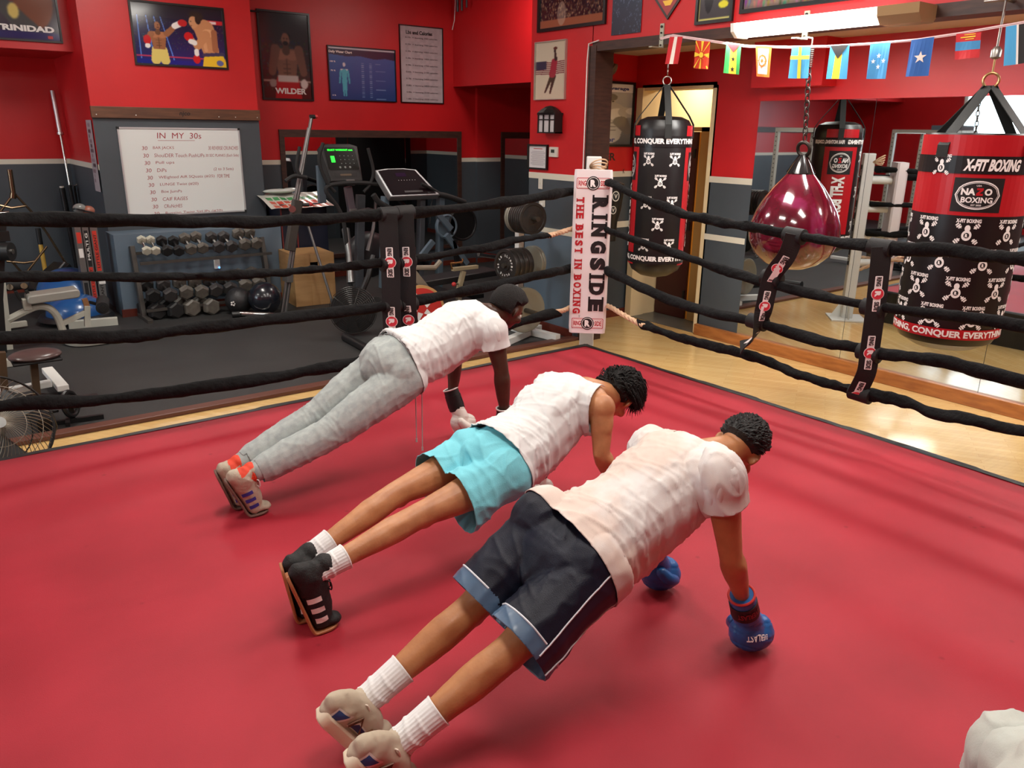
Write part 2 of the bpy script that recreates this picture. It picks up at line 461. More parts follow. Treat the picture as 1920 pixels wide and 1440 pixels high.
# stub wall carrying the lantern, and long header to the right of it
YP1 = at(992, 330, X=XP).y
mb = MB()
mb.box((XP, YJ, ZST), (XP + .2, YP1, ZC), 0).box((XP - .004, YJ, ZSB), (XP + .2, YP1, ZST), 2).box((XP, YJ, FZ), (XP + .2, YP1, ZSB), 1)
zled = at(1035, 430, X=XP).z
mb.box((XP - .05, YJ + .12, zled - .035), (XP, YP1, zled + .01), 2).box((XP - .045, YJ + .12, FZ), (XP, YP1, zled - .035), 4)
mb.box((XP - .065, YJ + .1, FZ), (XP - .04, YP1, FZ + .1), 3)
st('wall_stub', mb, [RED, GREY, CREAM, REDWOOD, mat('blue_grey_plinth_paint')])
zh = at(1500, 53, X=XP).z
st('wall_right', MB().box((XP, YLO, zh + .06), (XP + .2, YJ + .01, ZC)), RED)
st('trim_3', MB().box((XP - .005, YLO, zh - .02), (XP + .205, YJ, zh + .062)), BROWN)
st('trim_4', MB().box((XP - .012, YJ - .06, FZ), (XP + .22, YJ + .02, zh + .03)).box((XP - .02, YJ + .02, FZ), (XP - .001, YJ + .035, zh + .03)), BROWN)
mb = MB().tube([(XP - .02, YJ + .05, FZ + 1.2), (XP - .022, YJ + .05, zh - .1), (XP - .02, YJ + .04, zh + .05), (XP - .02, YJ - .1, zh + .07)], .006, 8)
mb.build('wall_cable', WHITE, label='thin white cable running up the brown door jamb', cat='cable')

# bay behind the header
banded('wall_bay', (XP + .2, YA), (5.66 * S, YA), .18, z1=ZB + .02)
yd0, yd1, zd = at(1345, 162, X=XM).y, at(1205, 165, X=XM).y, at(1205, 165, X=XM).z
yp = at(1405, 400, X=XM).y
mb = MB()
mb.box((XM, yp, zd), (XM + .14, YA + .05, ZB + .02), 0)
mb.box((XM, yp, ZST), (XM + .14, yd0, zd), 0).box((XM - .003, yp, ZSB), (XM + .14, yd0, ZST), 2).box((XM, yp, FZ), (XM + .14, yd0, ZSB), 1)
zs2 = at(1340, 440, X=XM).z
mb.box((XM - .004, yp + .02, zs2 - .06), (XM, yd0, zs2), 2)
mb.box((XM - .03, YLO, at(1418, 190, X=XM).z), (XM + .14, yp, ZB + .02), 0)
mb.box((XM + .001, YLO, FZ), (XM + .14, yp, 2.06), 1)
st('wall_far', mb, [RED, GREY, CREAM])
zs3 = at(1160, 415, Y=YA).z
st('trim_5', MB().box((XP + .2, YA - .006, zs3 - .07), (5.66 * S, YA, zs3)), CREAM)
# red bulkhead box over the mirrors
b0, b1 = at(1407, 165, X=XM - .25), at(1540, 163, X=XM - .25)
st('wall_box', MB().box((XM - .25, b1.y, b0.z), (XM, b0.y, ZB + .01)), RED)
# oak baseboard under the mirrors
st('baseboard_right', MB().box((XM - .05, YLO, FZ), (XM + .0, yd0, FZ + .12)), mat('oak_baseboard', (178, 112, 56), .35, rgb2=(150, 88, 40), nscale=5, stretch=(6, 1, 6)), bevel=.006)
# mirror panels
seams = [yp, at(1610, 428, X=XM).y, at(1875, 534, X=XM).y]
w_ = seams[1] - seams[2]
while seams[-1] > YLO + .2: seams.append(max(seams[-1] - w_, YLO))
mt = at(1418, 190, X=XM).z
for i in range(len(seams) - 1):
    MB().box((XM - .008, seams[i + 1] + .002, FZ + .12), (XM + .0, seams[i] - .002, mt)).build('mirror_panel', MIRROR, label=[
        'tall frameless mirror panel beside the grey pillar, behind the maroon teardrop bag', 'tall frameless mirror panel in the middle of the wall, between the two bags', 'tall frameless mirror panel at the right edge, behind the wide heavy bag'][i] if i < 3 else 'tall frameless mirror panel further along the right wall', cat='mirror', group=None if i < 3 else 'mirror panels out of frame')
# hallway beyond the door
hx = XM + 2.6
mb = MB().box((XM + .14, yd1 - .01, FZ), (hx, yd1 + .1, zd + .3)).box((hx, yd0 - .6, FZ), (hx + .1, yd1 + .1, zd + .3)).box((XM + .14, yd0 - .6, FZ), (hx, yd0 - .5, zd + .3)).box((XM + .14, yd0 - .6, zd + .25), (hx, yd1 + .1, zd + .35))
st('wall_hall', mb, HALL)
mb = MB().box((XM - .02, yd1 - .03, FZ), (XM + .2, yd1 + .06, zd)).box((XM - .0, yd0 - .02, FZ), (XM + .2, yd0 + .05, zd)).box((XM - .0, yd0, zd - .03), (XM + .2, yd1, zd + .03))
st('trim_6', mb, HALL)
st('floor.002', MB().box((XM - .0, yd0 - .5, FZ), (hx, yd1, FZ + .006)), mat('grey_tile_floor', (104, 104, 98), .3, rgb2=(84, 84, 80), nscale=3))
XD = XM + .4
d0, d1, dzt = at(1212, 500, X=XD).y, at(1289, 500, X=XD).y, at(1290, 247, X=XD).z
d0 = min(d0, yd1 - .03)
mb = MB().box((XD, d1, FZ + .012), (XD + .045, d0, dzt))
for k in range(3): mb.obox((XD - .01, d1 + .02, FZ + .3 + k * .8), (.012, 0, 0), (0, .012, 0), (0, 0, .05), 1)
st('door_1', mb, [mat('dark_red_door', (58, 14, 14), .4), BLACK])
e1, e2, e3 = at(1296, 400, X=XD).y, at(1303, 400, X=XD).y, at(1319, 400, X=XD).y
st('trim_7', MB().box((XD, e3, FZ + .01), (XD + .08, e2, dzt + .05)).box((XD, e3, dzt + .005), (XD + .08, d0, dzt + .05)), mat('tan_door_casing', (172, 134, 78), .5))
st('painted_light_strip', MB().box((XD + .03, e2, FZ + .01), (XD + .05, e1, dzt)), mat('amber_painted_gap_light', (250, 170, 60), .5))  # amber strip paints in the light leaking past the door edge
st('wall_outer', MB().box((XL - .1, YLO, FZ), (XL, 12.6, ZC)).box((XL, YLO - .1, FZ), (9.2, YLO, ZC)), [RED])
st('trim_8', MB().box((XL, YR - .03, 1.78), (XBL - 2.3, YR, 1.9)), BROWN)
# bright shop window high on the wall behind the ring
wy0, wy1 = 6.2, 9.2
wn = MB().box((XL - .0, wy0, 1.0), (XL + .02, wy1, 3.3))
st('window_1', wn, mat('daylight_glass', (230, 240, 245), .2, emit=(215, 238, 250), estr=9))
fr = MB()
for y in (wy0, (wy0 + wy1) / 2, wy1): fr.box((XL, y - .04, .96), (XL + .06, y + .04, 3.34))
for z in (1.0, 3.3): fr.box((XL, wy0, z - .04), (XL + .06, wy1, z + .04))
st('trim_9', fr, WHITE)

# lamps: ceiling fixtures
def lamp(x, y, lx, ly, z, power, col=(1, .96, .9), label=None, vis=True, name='ceiling_light', est=12):
    t = thing(name, (x, y, z), label or 'flat fluorescent ceiling fixture over the gym', 'lamp', None if label else 'ceiling fixtures over the gym')
    MB().box((x - lx / 2 - .03, y - ly / 2 - .03, z - .05), (x + lx / 2 + .03, y + ly / 2 + .03, z)).build('housing', WHITE, t)
    MB().box((x - lx / 2, y - ly / 2, z - .06), (x + lx / 2, y + ly / 2, z - .0505)).build('diffuser', mat('lit_diffuser', (255, 250, 240), .3, emit=(255, 248, 235), estr=est), t)
    ld = bpy.data.lights.new('tube_light', 'AREA'); ld.shape = 'RECTANGLE'; ld.size = lx; ld.size_y = ly; ld.energy = power; ld.color = col
    lo = bpy.data.objects.new('tube_light', ld); COL.objects.link(lo); lo.location = (x, y, z - .07)
LIGHT = 1.0
for (x, y, p) in ((1.3, 1.2, 40), (3.6, 1.2, 40), (1.3, 3.9, 40), (3.8, 3.9, 42)):
    lamp(x, y, .6, 1.3, ZC - .002, p * LIGHT)
for (x, y, p) in ((2.2, 8.0, 64), (-2.5, 7.5, 56), (6.3, 8.3, 30), (-3.0, 1.5, 60)):
    lamp(x, y, .6, 1.3, ZC - .002, p * LIGHT)
# long wrap fixture in the mirrored bay
l0, l1 = at(1392, 72, z=ZB - .1), at(1660, 46, z=ZB - .1)
lx = (l0.x + l1.x) / 2
t = thing('wraparound_light', (lx, (l0.y + l1.y) / 2, ZB), 'long lit fluorescent fixture on the low ceiling above the mirrors', 'lamp')
MB().prism([(-.11, 0), (-.1, -.05), (-.06, -.09), (.06, -.09), (.1, -.05), (.11, 0)], (lx, l0.y, ZB - .001), (1, 0, 0), (0, 0, 1), l0.y - l1.y).build('diffuser', mat('lit_wrap_lens', (255, 250, 240), .3, emit=(255, 250, 236), estr=7), t)
MB().prism([(-.13, 0), (-.12, -.06), (-.07, -.11), (.07, -.11), (.12, -.06), (.13, 0)], (lx, l1.y, ZB - .001), (1, 0, 0), (0, 0, 1), .28).build('end_cap', mat('tan_cardboard', (150, 122, 84), .8), t)
MB().prism([(-.12, 0), (-.11, -.06), (-.06, -.1), (.06, -.1), (.11, -.06), (.12, 0)], (lx, l0.y + .03, ZB - .001), (1, 0, 0), (0, 0, 1), .03).build('end_cap', WHITE, t)
def area(name, loc, sx, sy, e, rot=(0, 0, 0), col=(1, .97, .92)):
    ld = bpy.data.lights.new(name, 'AREA'); ld.shape = 'RECTANGLE'; ld.size = sx; ld.size_y = sy; ld.energy = e; ld.color = col
    lo = bpy.data.objects.new(name, ld); COL.objects.link(lo); lo.location = loc; lo.rotation_euler = rot; return lo
area('tube_light', (lx, (l0.y + l1.y) / 2, ZB - .12), .2, 1.4, 62)
area('tube_light', (6.15, 1.2, ZB - .05), .2, 1.4, 60)
area('hall_light', (XM + 1.0, (yd0 + yd1) / 2 + .1, zd + .2), .5, .4, 26, col=(1, .85, .6))
area('window_light', (XL + .12, (wy0 + wy1) / 2, 2.1), 2.8, 2.0, 90, rot=(0, math.radians(-90), 0), col=(.85, .93, 1))

w = bpy.data.worlds.new('room_ambient'); scene.world = w; w.use_nodes = True
w.node_tree.nodes['Background'].inputs[0].default_value = (1, 1, 1, 1)
w.node_tree.nodes['Background'].inputs[1].default_value =   .16
scene.view_settings.view_transform = 'Standard'; scene.view_settings.look = 'None'
scene.view_settings.gamma = 1; scene.view_settings.exposure = -.25
scene.view_settings.use_curve_mapping = False
# ================================================================ the ring
def snoise(x, y=0, z=0): return noise.noise(V((x, y, z)))
CLOTHB = mat('black_rope_cloth', (11, 11, 12), .9, rgb2=(20, 20, 21), nscale=20, bump=1, bscale=38, spec=.2)
WEB = mat('black_webbing', (11, 10, 12), .7, bump=.2, bscale=200)
RX0, RX1, RY0, RY1 = -.95, 4.475, -.95, 4.846
ring = thing('boxing_ring_platform', (1.8, 2, FZ), 'low boxing ring platform covered in crimson canvas with a black edge', 'boxing ring')
def canvas():
    n = 150; vs = []; fs = []
    for j in range(n + 1):
        for i in range(n + 1):
            x = RX0 + (RX1 - RX0) * i / n; y = RY0 + (RY1 - RY0) * j / n
            z = .006 * snoise(x * 1.1, y * 1.1) + .004 * max(0, 1 - abs((x * .35 + y - 3.2 + .25 * snoise(x * 1.5, 3)) / .045)) * (.5 + snoise(x * 2, 9))
            z += .004 * max(0, 1 - abs((x * .62 - y + 1.5 + .2 * snoise(x * 1.3, 5)) / .04)) * (.4 + snoise(x * 2, 4))
            e = min(i, j, n - i, n - j) / n
            if e < .01: x += .012 * snoise(y * 4, 1) * (i == n); y += .014 * snoise(x * 3.3, 2) * (j == n)
            vs.append((x, y, z))
    for j in range(n):
        for i in range(n):
            a = j * (n + 1) + i; fs.append((a, a + 1, a + n + 2, a + n + 1))
    return vs, fs
cv, cf = canvas()
m_can = mat('crimson_canvas', (168, 38, 53), .62, rgb2=(154, 32, 46), nscale=1.7, ndetail=6, bump=.12, bscale=350, spec=.35)
# small stains and scuffs with their own shape
_nt = m_can.node_tree; _N = _nt.nodes; _L = _nt.links; _b = _N['Principled BSDF']
_tc = _N.new('ShaderNodeTexCoord'); _v = _N.new('ShaderNodeTexVoronoi'); _v.inputs['Scale'].default_value = 5.5; _v.inputs['Randomness'].default_value = 1
_L.new(_tc.outputs['Object'], _v.inputs['Vector'])
_r = _N.new('ShaderNodeValToRGB'); _r.color_ramp.elements[0].position = .03; _r.color_ramp.elements[1].position = .075
_r.color_ramp.elements[0].color = (1, 1, 1, 1); _r.color_ramp.elements[1].color = (0, 0, 0, 1); _L.new(_v.outputs['Distance'], _r.inputs['Fac'])
_n3 = _N.new('ShaderNodeTexNoise'); _n3.inputs['Scale'].default_value = 1.9; _L.new(_tc.outputs['Object'], _n3.inputs['Vector'])
_r2 = _N.new('ShaderNodeValToRGB'); _r2.color_ramp.elements[0].position = .47; _r2.color_ramp.elements[1].position = .52; _L.new(_n3.outputs['Fac'], _r2.inputs['Fac'])
_mm = _N.new('ShaderNodeMath'); _mm.operation = 'MULTIPLY'; _L.new(_r.outputs['Color'], _mm.inputs[0]); _L.new(_r2.outputs['Color'], _mm.inputs[1])
_mm2 = _N.new('ShaderNodeMath'); _mm2.operation = 'MULTIPLY'; _mm2.inputs[1].default_value = .55; _L.new(_mm.outputs[0], _mm2.inputs[0])
_mx = _N.new('ShaderNodeMix'); _mx.data_type = 'RGBA'; _mx.inputs[7].default_value = (*lin((118, 16, 30)), 1)
_src = _b.inputs['Base Color'].links[0].from_socket
_L.new(_src, _mx.inputs[6]); _L.new(_mm2.outputs[0], _mx.inputs[0]); _L.new(_mx.outputs[2], _b.inputs['Base Color'])
mbc = MB(); mbc.add(cv, cf); mbc.build('canvas', m_can, ring, smooth=True)
mb = MB()
def edge_strip(p, q, out, wdt, seed):
    p, q, out = V(p), V(q), V(out); L = (q - p).length; n = int(L / .05)
    rows = []
    for i in range(n + 1):
        c = p + (q - p) * i / n; wv = .012 * snoise(i * .13, seed) + .012 * (snoise(i * .045, seed + 7) > .12)
        hh = .004 * snoise(i * .21, seed + 3)
        rows.append([c - out * .02 + V((0, 0, .004 + hh)), c + out * (wdt * .45 + wv) + V((0, 0, .008 + hh)), c + out * (wdt + wv) + V((0, 0, -.006)), c + out * (wdt + wv - .004) + V((0, 0, -.05)), c + out * (.01) + V((0, 0, FZ))])
    vs = [v for r in rows for v in r]; k = 5
    mb.add(vs, [(i * k + j, i * k + j + 1, (i + 1) * k + j + 1, (i + 1) * k + j) for i in range(n) for j in range(k - 1)])
edge_strip((RX0, RY1, 0), (RX1 + .03, RY1, 0), (0, 1, 0), .03, 1)
edge_strip((RX1, RY1 + .03, 0), (RX1, RY0, 0), (1, 0, 0), .035, 2)
edge_strip((RX1, RY0, 0), (RX0, RY0, 0), (0, -1, 0), .03, 3)
edge_strip((RX0, RY0, 0), (RX0, RY1, 0), (-1, 0, 0), .03, 4)
mb.build('edge_apron', mat('black_apron_vinyl', (24, 24, 26), .5, bump=.3, bscale=12), ring, smooth=True)
MB().box((RX0 + .03, RY0 + .03, FZ), (RX1 - .03, RY1 - .03, -.03)).build('deck', BLACK, ring)

W_, Rr, K_ = 1, 2, 3
def logo_small(mb, mk, cx, cy, w, h, rot=0, dark=3, ringc=2):
    """RING (R) SIDE tag, upright length h, reading downwards"""
    f0, f1, f2, f3 = mk(.0015), mk(.003), mk(.0045), mk(.006)
    mb.flat(rr(cx, cy, w, h, w * .12), f0, 1)
    mb.text('RING', f2, cx, cy + h * .345, h * .25, w * .66, dark, .04, rot=-math.pi / 2)
    mb.text('SIDE', f2, cx, cy - h * .345, h * .25, w * .66, dark, .04, rot=-math.pi / 2)
    mb.flat(circ(cx, cy, w * .86, w * .8, 28), f1, 1)
    mb.flat(circ(cx, cy, w * .78, w * .72, 28), f2, ringc)
    mb.text('R', f3, cx, cy, w * .8, w * .8, 1, .08, rot=-math.pi / 2)

def rope(label, pts, r, seed, gat=.5, ends=None, group='ring ropes', tan=None):
    P = [V(p) for p in pts]
    c = catmull([tuple(p) for p in P], 10)
    # even resample
    c = [V(x) for x in c]; out = [c[0]]; step = .022
    acc = 0
    for a, b in zip(c, c[1:]):
        L = (b - a).length; t = step - acc
        while t < L: out.append(a + (b - a) * t / L); t += step
        acc = L - (t - step)
    n = 12; vs = []; fs = []
    for i, p in enumerate(out):
        t = (out[min(i + 1, len(out) - 1)] - out[max(i - 1, 0)]).normalized()
        u = V((0, 0, 1)); u = (u - t * u.z).normalized(); w = t.cross(u)
        s = i * step
        tw = 2.2 * snoise(s * .8, seed) * 3 + s * 3
        g = max(0, gat + .6 * snoise(s * .9, seed + 50))                # gathered in some places, smooth in others
        base = r * (1 + .14 * snoise(s * 3, seed + 1))
        for j in range(n):
            a = 2 * math.pi * j / n
            rad = base * (1 + .17 * math.cos(2 * (a + tw)) + .34 * g * snoise(s * 16, math.cos(a) * .9 + seed, math.sin(a) * .9) + .05 * math.cos(5 * a + s * 22))
            vs.append(p + (u * math.cos(a) + w * math.sin(a)) * rad - V((0, 0, .25 * r * g * snoise(s * 4, seed + 9))))
    for i in range(len(out) - 1):
        for j in range(n):
            a, b = i * n + j, i * n + (j + 1) % n
            fs.append((a, b, b + n, a + n))
    fs.append(tuple(range(n - 1, -1, -1))); fs.append(tuple((len(out) - 1) * n + j for j in range(n)))
    t = thing('ring_rope', out[0], label, 'rope', group)
    mb = MB(); mb.add(vs, fs); mb.build('rope_cover', CLOTHB, t, smooth=True, ang=70)
    if tan:
        tp = [V(x) for x in catmull([tuple(V(q)) for q in tan], 14)]
        mb = MB(); mb.tube(tp, .017, 10, ell=0)
        for ph in range(3):
            q = []
            for i, p in enumerate(tp):
                d = (tp[min(i + 1, len(tp) - 1)] - tp[max(i - 1, 0)]).normalized()
                u = (V((0, 0, 1)) - d * d.z).normalized(); w = d.cross(u); a = i * .75 + ph * 2.09
                q.append(p + (u * math.cos(a) + w * math.sin(a)) * .011)
            mb.tube(q, .011, 6)
        mb.build('rope_core', mat('tan_twisted_rope', (206, 170, 138), .8, bump=.4, bscale=150), t, smooth=True)
    return t

YRP, XRP = 4.72, 4.33
PC = V((4.385, 4.74, 0)); POST = V((4.66, 5.04, 0))
names = ['top', 'second', 'third', 'lowest']
LP = [[(0, 412), (240, 413), (480, 416), (720, 403), (900, 386), (1030, 366)],
      [(0, 520), (300, 519), (500, 512), (720, 492), (900, 466), (960, 450)],
      [(0, 634), (240, 630), (480, 602), (720, 574), (900, 540), (1030, 512)],
      [(0, 762), (240, 745), (480, 712), (620, 688), (800, 650), (960, 608), (1010, 595), (1048, 584)]]
RP = [[(1150, 345), (1210, 375), (1300, 405), (1440, 432), (1560, 453), (1650, 463), (1780, 470), (1920, 486)],
      [(1150, 436), (1250, 470), (1400, 520), (1520, 550), (1650, 576), (1780, 592), (1920, 612)],
      [(1150, 513), (1250, 560), (1330, 585), (1420, 605), (1520, 635), (1640, 660), (1780, 680), (1920, 715)],
      [(1200, 608), (1300, 640), (1400, 665), (1500, 702), (1600, 733), (1700, 752), (1760, 778), (1920, 810)]]
zs_l = []; zs_r = []
for k in range(4):
    p = [at(x, y, Y=YRP) for x, y in LP[k]]; zs_l.append(p[0].z)
    far = V((RX0 + .2, YRP, p[0].z + .04)); e = p[-1]
    tan = None
    if k == 1:
        p.append(at(1010, 444, Y=YRP + .02)); q = at(1032, 441, Y=YRP + .03); p.append(q)
        tan = [q - V((.1, 0, 0)), q, at(1060, 433, Y=YRP + .17), POST + V((-.05, -.02, at(1060, 433, Y=YRP).z))]
    elif k == 3:
        tan = [p[-1] - V((.05, 0, 0)), at(1062, 580, Y=YRP + .17), POST + V((-.05, -.02, p[-1].z))]
    else: x_, y_ = LP[k][-1]; p[-1] = at(x_, y_, Y=YRP + .05); p.append(at(1056, y_ - 5, Y=YRP + .19)); p.append(POST + V((-.06, -.02, p[-1].z)))
    rope('%s black-covered ring rope on the dumbbell side of the ring' % names[k], [far] + p, (.05, .036, .05, .051)[k], k * 11 + 1, gat=(.25, 1.0, .3, .2)[k], tan=tan, group=None)
for k in range(4):
    p = [at(x, y, X=XRP) for x, y in RP[k]]; zs_r.append(p[-1].z); e = p[0]; tan = None
    if k == 3:
        q = p[0]
        tan = [q - V((0, .06, 0)), q, at(1165, 588, X=XRP + .09), at(1134, 573, X=XRP + .21), POST + V((-.02, -.05, .22))]
    else: x_, y_ = RP[k][0]; p[0] = at(x_, y_, X=XRP + .1); p[1] = at(*RP[k][1], X=XRP + .03); p.insert(0, at(1136, y_ - 7, X=XRP + .22)); p.insert(0, POST + V((-.02, -.06, p[0].z)))
    p.append(V((XRP, RY0 + .2, p[-1].z + .04)))
    rope('%s black-covered ring rope on the mirror side of the ring' % names[k], p, (.047, .042, .048, .042)[k], k * 7 + 60, gat=(.8, .4, .3, 1.1)[k], tan=tan, group=None)
for k in range(4):
    z = zs_r[k]
    rope('black-covered ring rope on the sides behind the camera', [(RX0 + .2, RY0 + .2, z + .04), (1.8, RY0 + .28, z - .05), (XRP, RY0 + .2, z + .04)], .04, k + 90, group='ring ropes out of frame')
    rope('black-covered ring rope on the sides behind the camera', [(RX0 + .2, RY0 + .2, z + .04), (RX0 + .28, 1.9, z - .05), (RX0 + .2, YRP, z + .04)], .04, k + 95, group='ring ropes out of frame')

# ---- corner posts
def corner(x, y, cx, cy, lab, grp=None):
    n = V((cx - x, cy - y, 0)).normalized(); d = -n; ux = V((d.y, -d.x, 0)); uz = V((0, 0, 1))
    post = thing('ring_post', (x, y, FZ), lab, 'ring post', grp)
    ztop = at(1115, 294, X=4.6).z
    MB().obox((x, y, (FZ + ztop) / 2), ux * .062, d * .062, uz * ((ztop - FZ) / 2)).build('post', mat('white_steel', (214, 214, 212), .4), post, bevel=.008)
    mb = MB()
    mb.obox((x, y, FZ + .01), ux * .2, d * .2, (0, 0, .008))
    for a in (ux, -ux, d):
        mb.add([V((x, y, FZ + .02)) + a * .06, V((x, y, FZ + .02)) + a * .19, V((x, y, FZ + .24)) + a * .06], [(0, 1, 2)])
    mb.build('foot_plate', WHITE, post)
    for k, z in enumerate((.31, .62, .94, 1.26)):
        MB().cyl(V((x, y, z)) + n * .05, V((x, y, z)) + n * (V((cx - x, cy - y, 0)).length - .125), .045, .045, 14).build('turnbuckle_pad', WHITE, post, smooth=True)
    # black lettered strip on the back
    f = lambda off: (lambda px, py: V((x, y, 0)) + d * (.063 + off) + (-ux) * px + uz * py)
    mb = MB(); mb.flat(rr(0, .85, .085, 1.15), f(.001), 0)
    for i, c in enumerate('RINGSIDE'):
        mb.text(c, f(.002), 0, 1.34 - i * .14, .05 if c != 'I' else .018, .07, 1, .03)
    mb.build('lettered_strip', [BLACK, WHITE], post)
    # cushion
    c0 = V((cx, cy, 0)); zt, zb = at(1098, 318, X=4.385).z, at(1098, 624, X=4.385).z
    cu = MB(); hw = .152
    rows = []; prof = [(-hw + .02, 0), (-hw, .02), (-hw, .10), (-hw + .02, .12), (hw - .02, .12), (hw, .10), (hw, .02), (hw - .02, 0)]
    N = 24; vs = []; fs = []
    for i in range(N + 1):
        z = zb + (zt - zb) * i / N; sc = 1 - .03 * (i in (0, N)) + .006 * snoise(i * .6)
        for px, dp in prof: vs.append(c0 + ux * px * sc + d * dp + uz * (z + .002 * snoise(px * 20, i)))
    for i in range(N):
        for j in range(8): a, b = i * 8 + j, i * 8 + (j + 1) % 8; fs.append((a, b, b + 8, a + 8))
    fs.append(tuple(range(7, -1, -1))); fs.append(tuple(N * 8 + j for j in range(8)))
    cu.add(vs, fs, 0)
    mk = lambda off: (lambda px, py: c0 + ux * px + uz * py - d * (.001 + off))
    H = zt - zb
    for yy in (zt - .10, zb + .085):
        cu.flat(rr(0, yy, .26, .085, .01), mk(.001), 2); cu.flat(rr(0, yy, .25, .075, .008), mk(.0016), 1)
        cu.flat(rr(0, yy, .24, .064, .006), mk(.002), 2); 
        cu.flat(rr(0, yy, .234, .058, .006), mk(.0024), 1)
        cu.text('RING', mk(.003), -.084, yy, .06, .042, 2, .04); cu.text('SIDE', mk(.003), .086, yy, .056, .042, 2, .04)
        cu.flat(circ(0, yy, .054, .054, 30), mk(.0032), 3); cu.flat(circ(0, yy, .046, .046, 30), mk(.0038), 1); cu.flat(circ(0, yy, .042, .042, 30), mk(.0042), 3)
        cu.text('R', mk(.005), 0, yy, .045, .055, 1, .07)
    # slab-serif lettering reading downwards
    slab = {'R': [(-.38, -1), (.36, -1), (-.38, 1)], 'I': [(0, -1), (0, 1)], 'N': [(-.34, -1), (.34, 1), (-.34, 1)], 'D': [(-.4, -1), (-.4, 1)],
            'E': [(-.4, -1), (-.4, 1)], 'G': [(.36, 0)], 'S': [], 'T': [(0, -1)], 'H': [(-.34, -1), (.34, -1), (-.34, 1), (.34, 1)], 'B': [(-.4, -1), (-.4, 1)],
            'X': [(-.4, -1), (.4, -1), (-.4, 1), (.4, 1)], 'O': []}
    def word(s, xc, y0, y1, hgt, m, bold):
        wd = {'I': .5, ' ': .55}; tot = sum(wd.get(c, 1) for c in s); u = (y0 - y1) / tot; yy = y0
        for c in s:
            w = wd.get(c, 1) * u
            if c != ' ':
                yc = yy - w / 2; lw = w * .74 if c != 'I' else w * .42
                cu.text(c, mk(.0026), xc, yc, lw, hgt, m, bold, rot=-math.pi / 2)
                for sx, sy in slab[c]:
                    if sy == 0: continue
                    cxx = xc + sy * hgt * .44; cyy = yc - sx * lw; sw = lw * .62 if c != 'I' else w * .8
                    cu.flat(rr(cxx, cyy, hgt * .12, sw), mk(.0026), m)
            yy -= w
    word('RINGSIDE', .062, zt - .19, zb + .17, .125, 3, .075)
    word('THE BEST IN BOXING', -.095, zt - .2, zb + .16, .062, 2, .05)
    cu.text('TM', mk(.0026), -.07, zb + .145, .02, .012, 3, 0, rot=-math.pi / 2)
    cu.build('corner_cushion', [mat('white_vinyl', (226, 216, 218), .35), mat('print_white', (238, 234, 232), .45), mat('print_red', (178, 24, 34), .5), mat('print_black', (20, 18, 20), .5)], post, smooth=False, bevel=0)
    return post
post = corner(POST.x, POST.y, PC.x, PC.y, 'white steel corner post carrying the tall lettered white cushion')
corner(RX0 - .1, RY1 + .12, RX0 + .1, RY1 - .1, 'white steel corner post with a lettered cushion, out of frame', 'corner posts out of frame')
corner(RX1 + .15, RY0 - .1, RX1 - .05, RY0 + .1, 'white steel corner post with a lettered cushion, out of frame', 'corner posts out of frame')
# twine tied on the post top
mb = MB(); b = at(1122, 318, X=4.62); 
for k in range(5): mb.torus(b + V((0, 0, .01 * k)), .05 + .006 * k, .006, axis=(.2, .3 * k - .5, 1), n=20, k=6)
mb.build('rope_knot', mat('tan_twisted_rope'), label='loop of pale rope knotted round the top of the corner post', cat='rope', smooth=True)

# ---- webbing spacers between the ropes
def spacer(label, path, wid, facing, logos, flip=-1, twist=None):
    P = [V(p) for p in catmull([tuple(p) for p in path], 10)]; n = len(P)
    t = thing('rope_spacer', P[0], label, 'strap', None)
    # arc length param
    s = [0]
    for a, b in zip(P, P[1:]): s.append(s[-1] + (b - a).length)
    fc = V(facing).normalized()
    def frame(u):
        u = max(0, min(u, s[-1])); i = max(k for k in range(n - 1) if s[k] <= u + 1e-9); f = (u - s[i]) / max(s[i + 1] - s[i], 1e-9)
        p = P[i].lerp(P[i + 1], f); d = (P[i + 1] - P[i]).normalized()
        side = d.cross(fc).normalized()
        if twist:
            a = twist(u / s[-1]); side = side * math.cos(a) + side.cross(d) * math.sin(a)
        nr = side.cross(d).normalized()
        if not twist and nr.dot(fc) < 0: nr = -nr
        return p, side, nr
    mk = lambda off: (lambda x, y: (lambda r: r[0] + r[1] * x * flip + r[2] * (off + .003))(frame(-y)))
    mb = MB()
    for i in range(n - 1):
        for sg in (0,):
            r0, r1 = frame(s[i]), frame(s[i + 1])
            vs = [r0[0] - r0[1] * wid / 2 - r0[2] * .003, r0[0] + r0[1] * wid / 2 - r0[2] * .003, r0[0] + r0[1] * wid / 2 + r0[2] * .003, r0[0] - r0[1] * wid / 2 + r0[2] * .003]
            vs += [r1[0] - r1[1] * wid / 2 - r1[2] * .003, r1[0] + r1[1] * wid / 2 - r1[2] * .003, r1[0] + r1[1] * wid / 2 + r1[2] * .003, r1[0] - r1[1] * wid / 2 + r1[2] * .003]
            mb.add(vs, [(0, 1, 5, 4), (1, 2, 6, 5), (2, 3, 7, 6), (3, 0, 4, 7)] + ([(0, 3, 2, 1)] if i == 0 else []) + ([(4, 5, 6, 7)] if i == n - 2 else []), 0)
    for u in logos: logo_small(mb, mk, 0, -u, wid * .38, .2)
    mb.build('webbing', [WEB, mat('print_white'), mat('print_red_bright', (205, 52, 66), .5), mat('print_black')], t)
    return t
def sleeve(parent, p, d, L=.12, r=.052):
    d = V(d).normalized(); p = V(p)
    MB().tube([p - d * L / 2, p - d * L * .48, p + d * L * .48, p + d * L / 2], [r * .93, r, r, r * .93], 16).build('rope_sleeve', WEB, parent, smooth=True)
def sp_path(pts, **k): return [at(x, y, **k) for x, y in pts]
fc = V((-.6, -.72, .3))
YS = YRP - .05
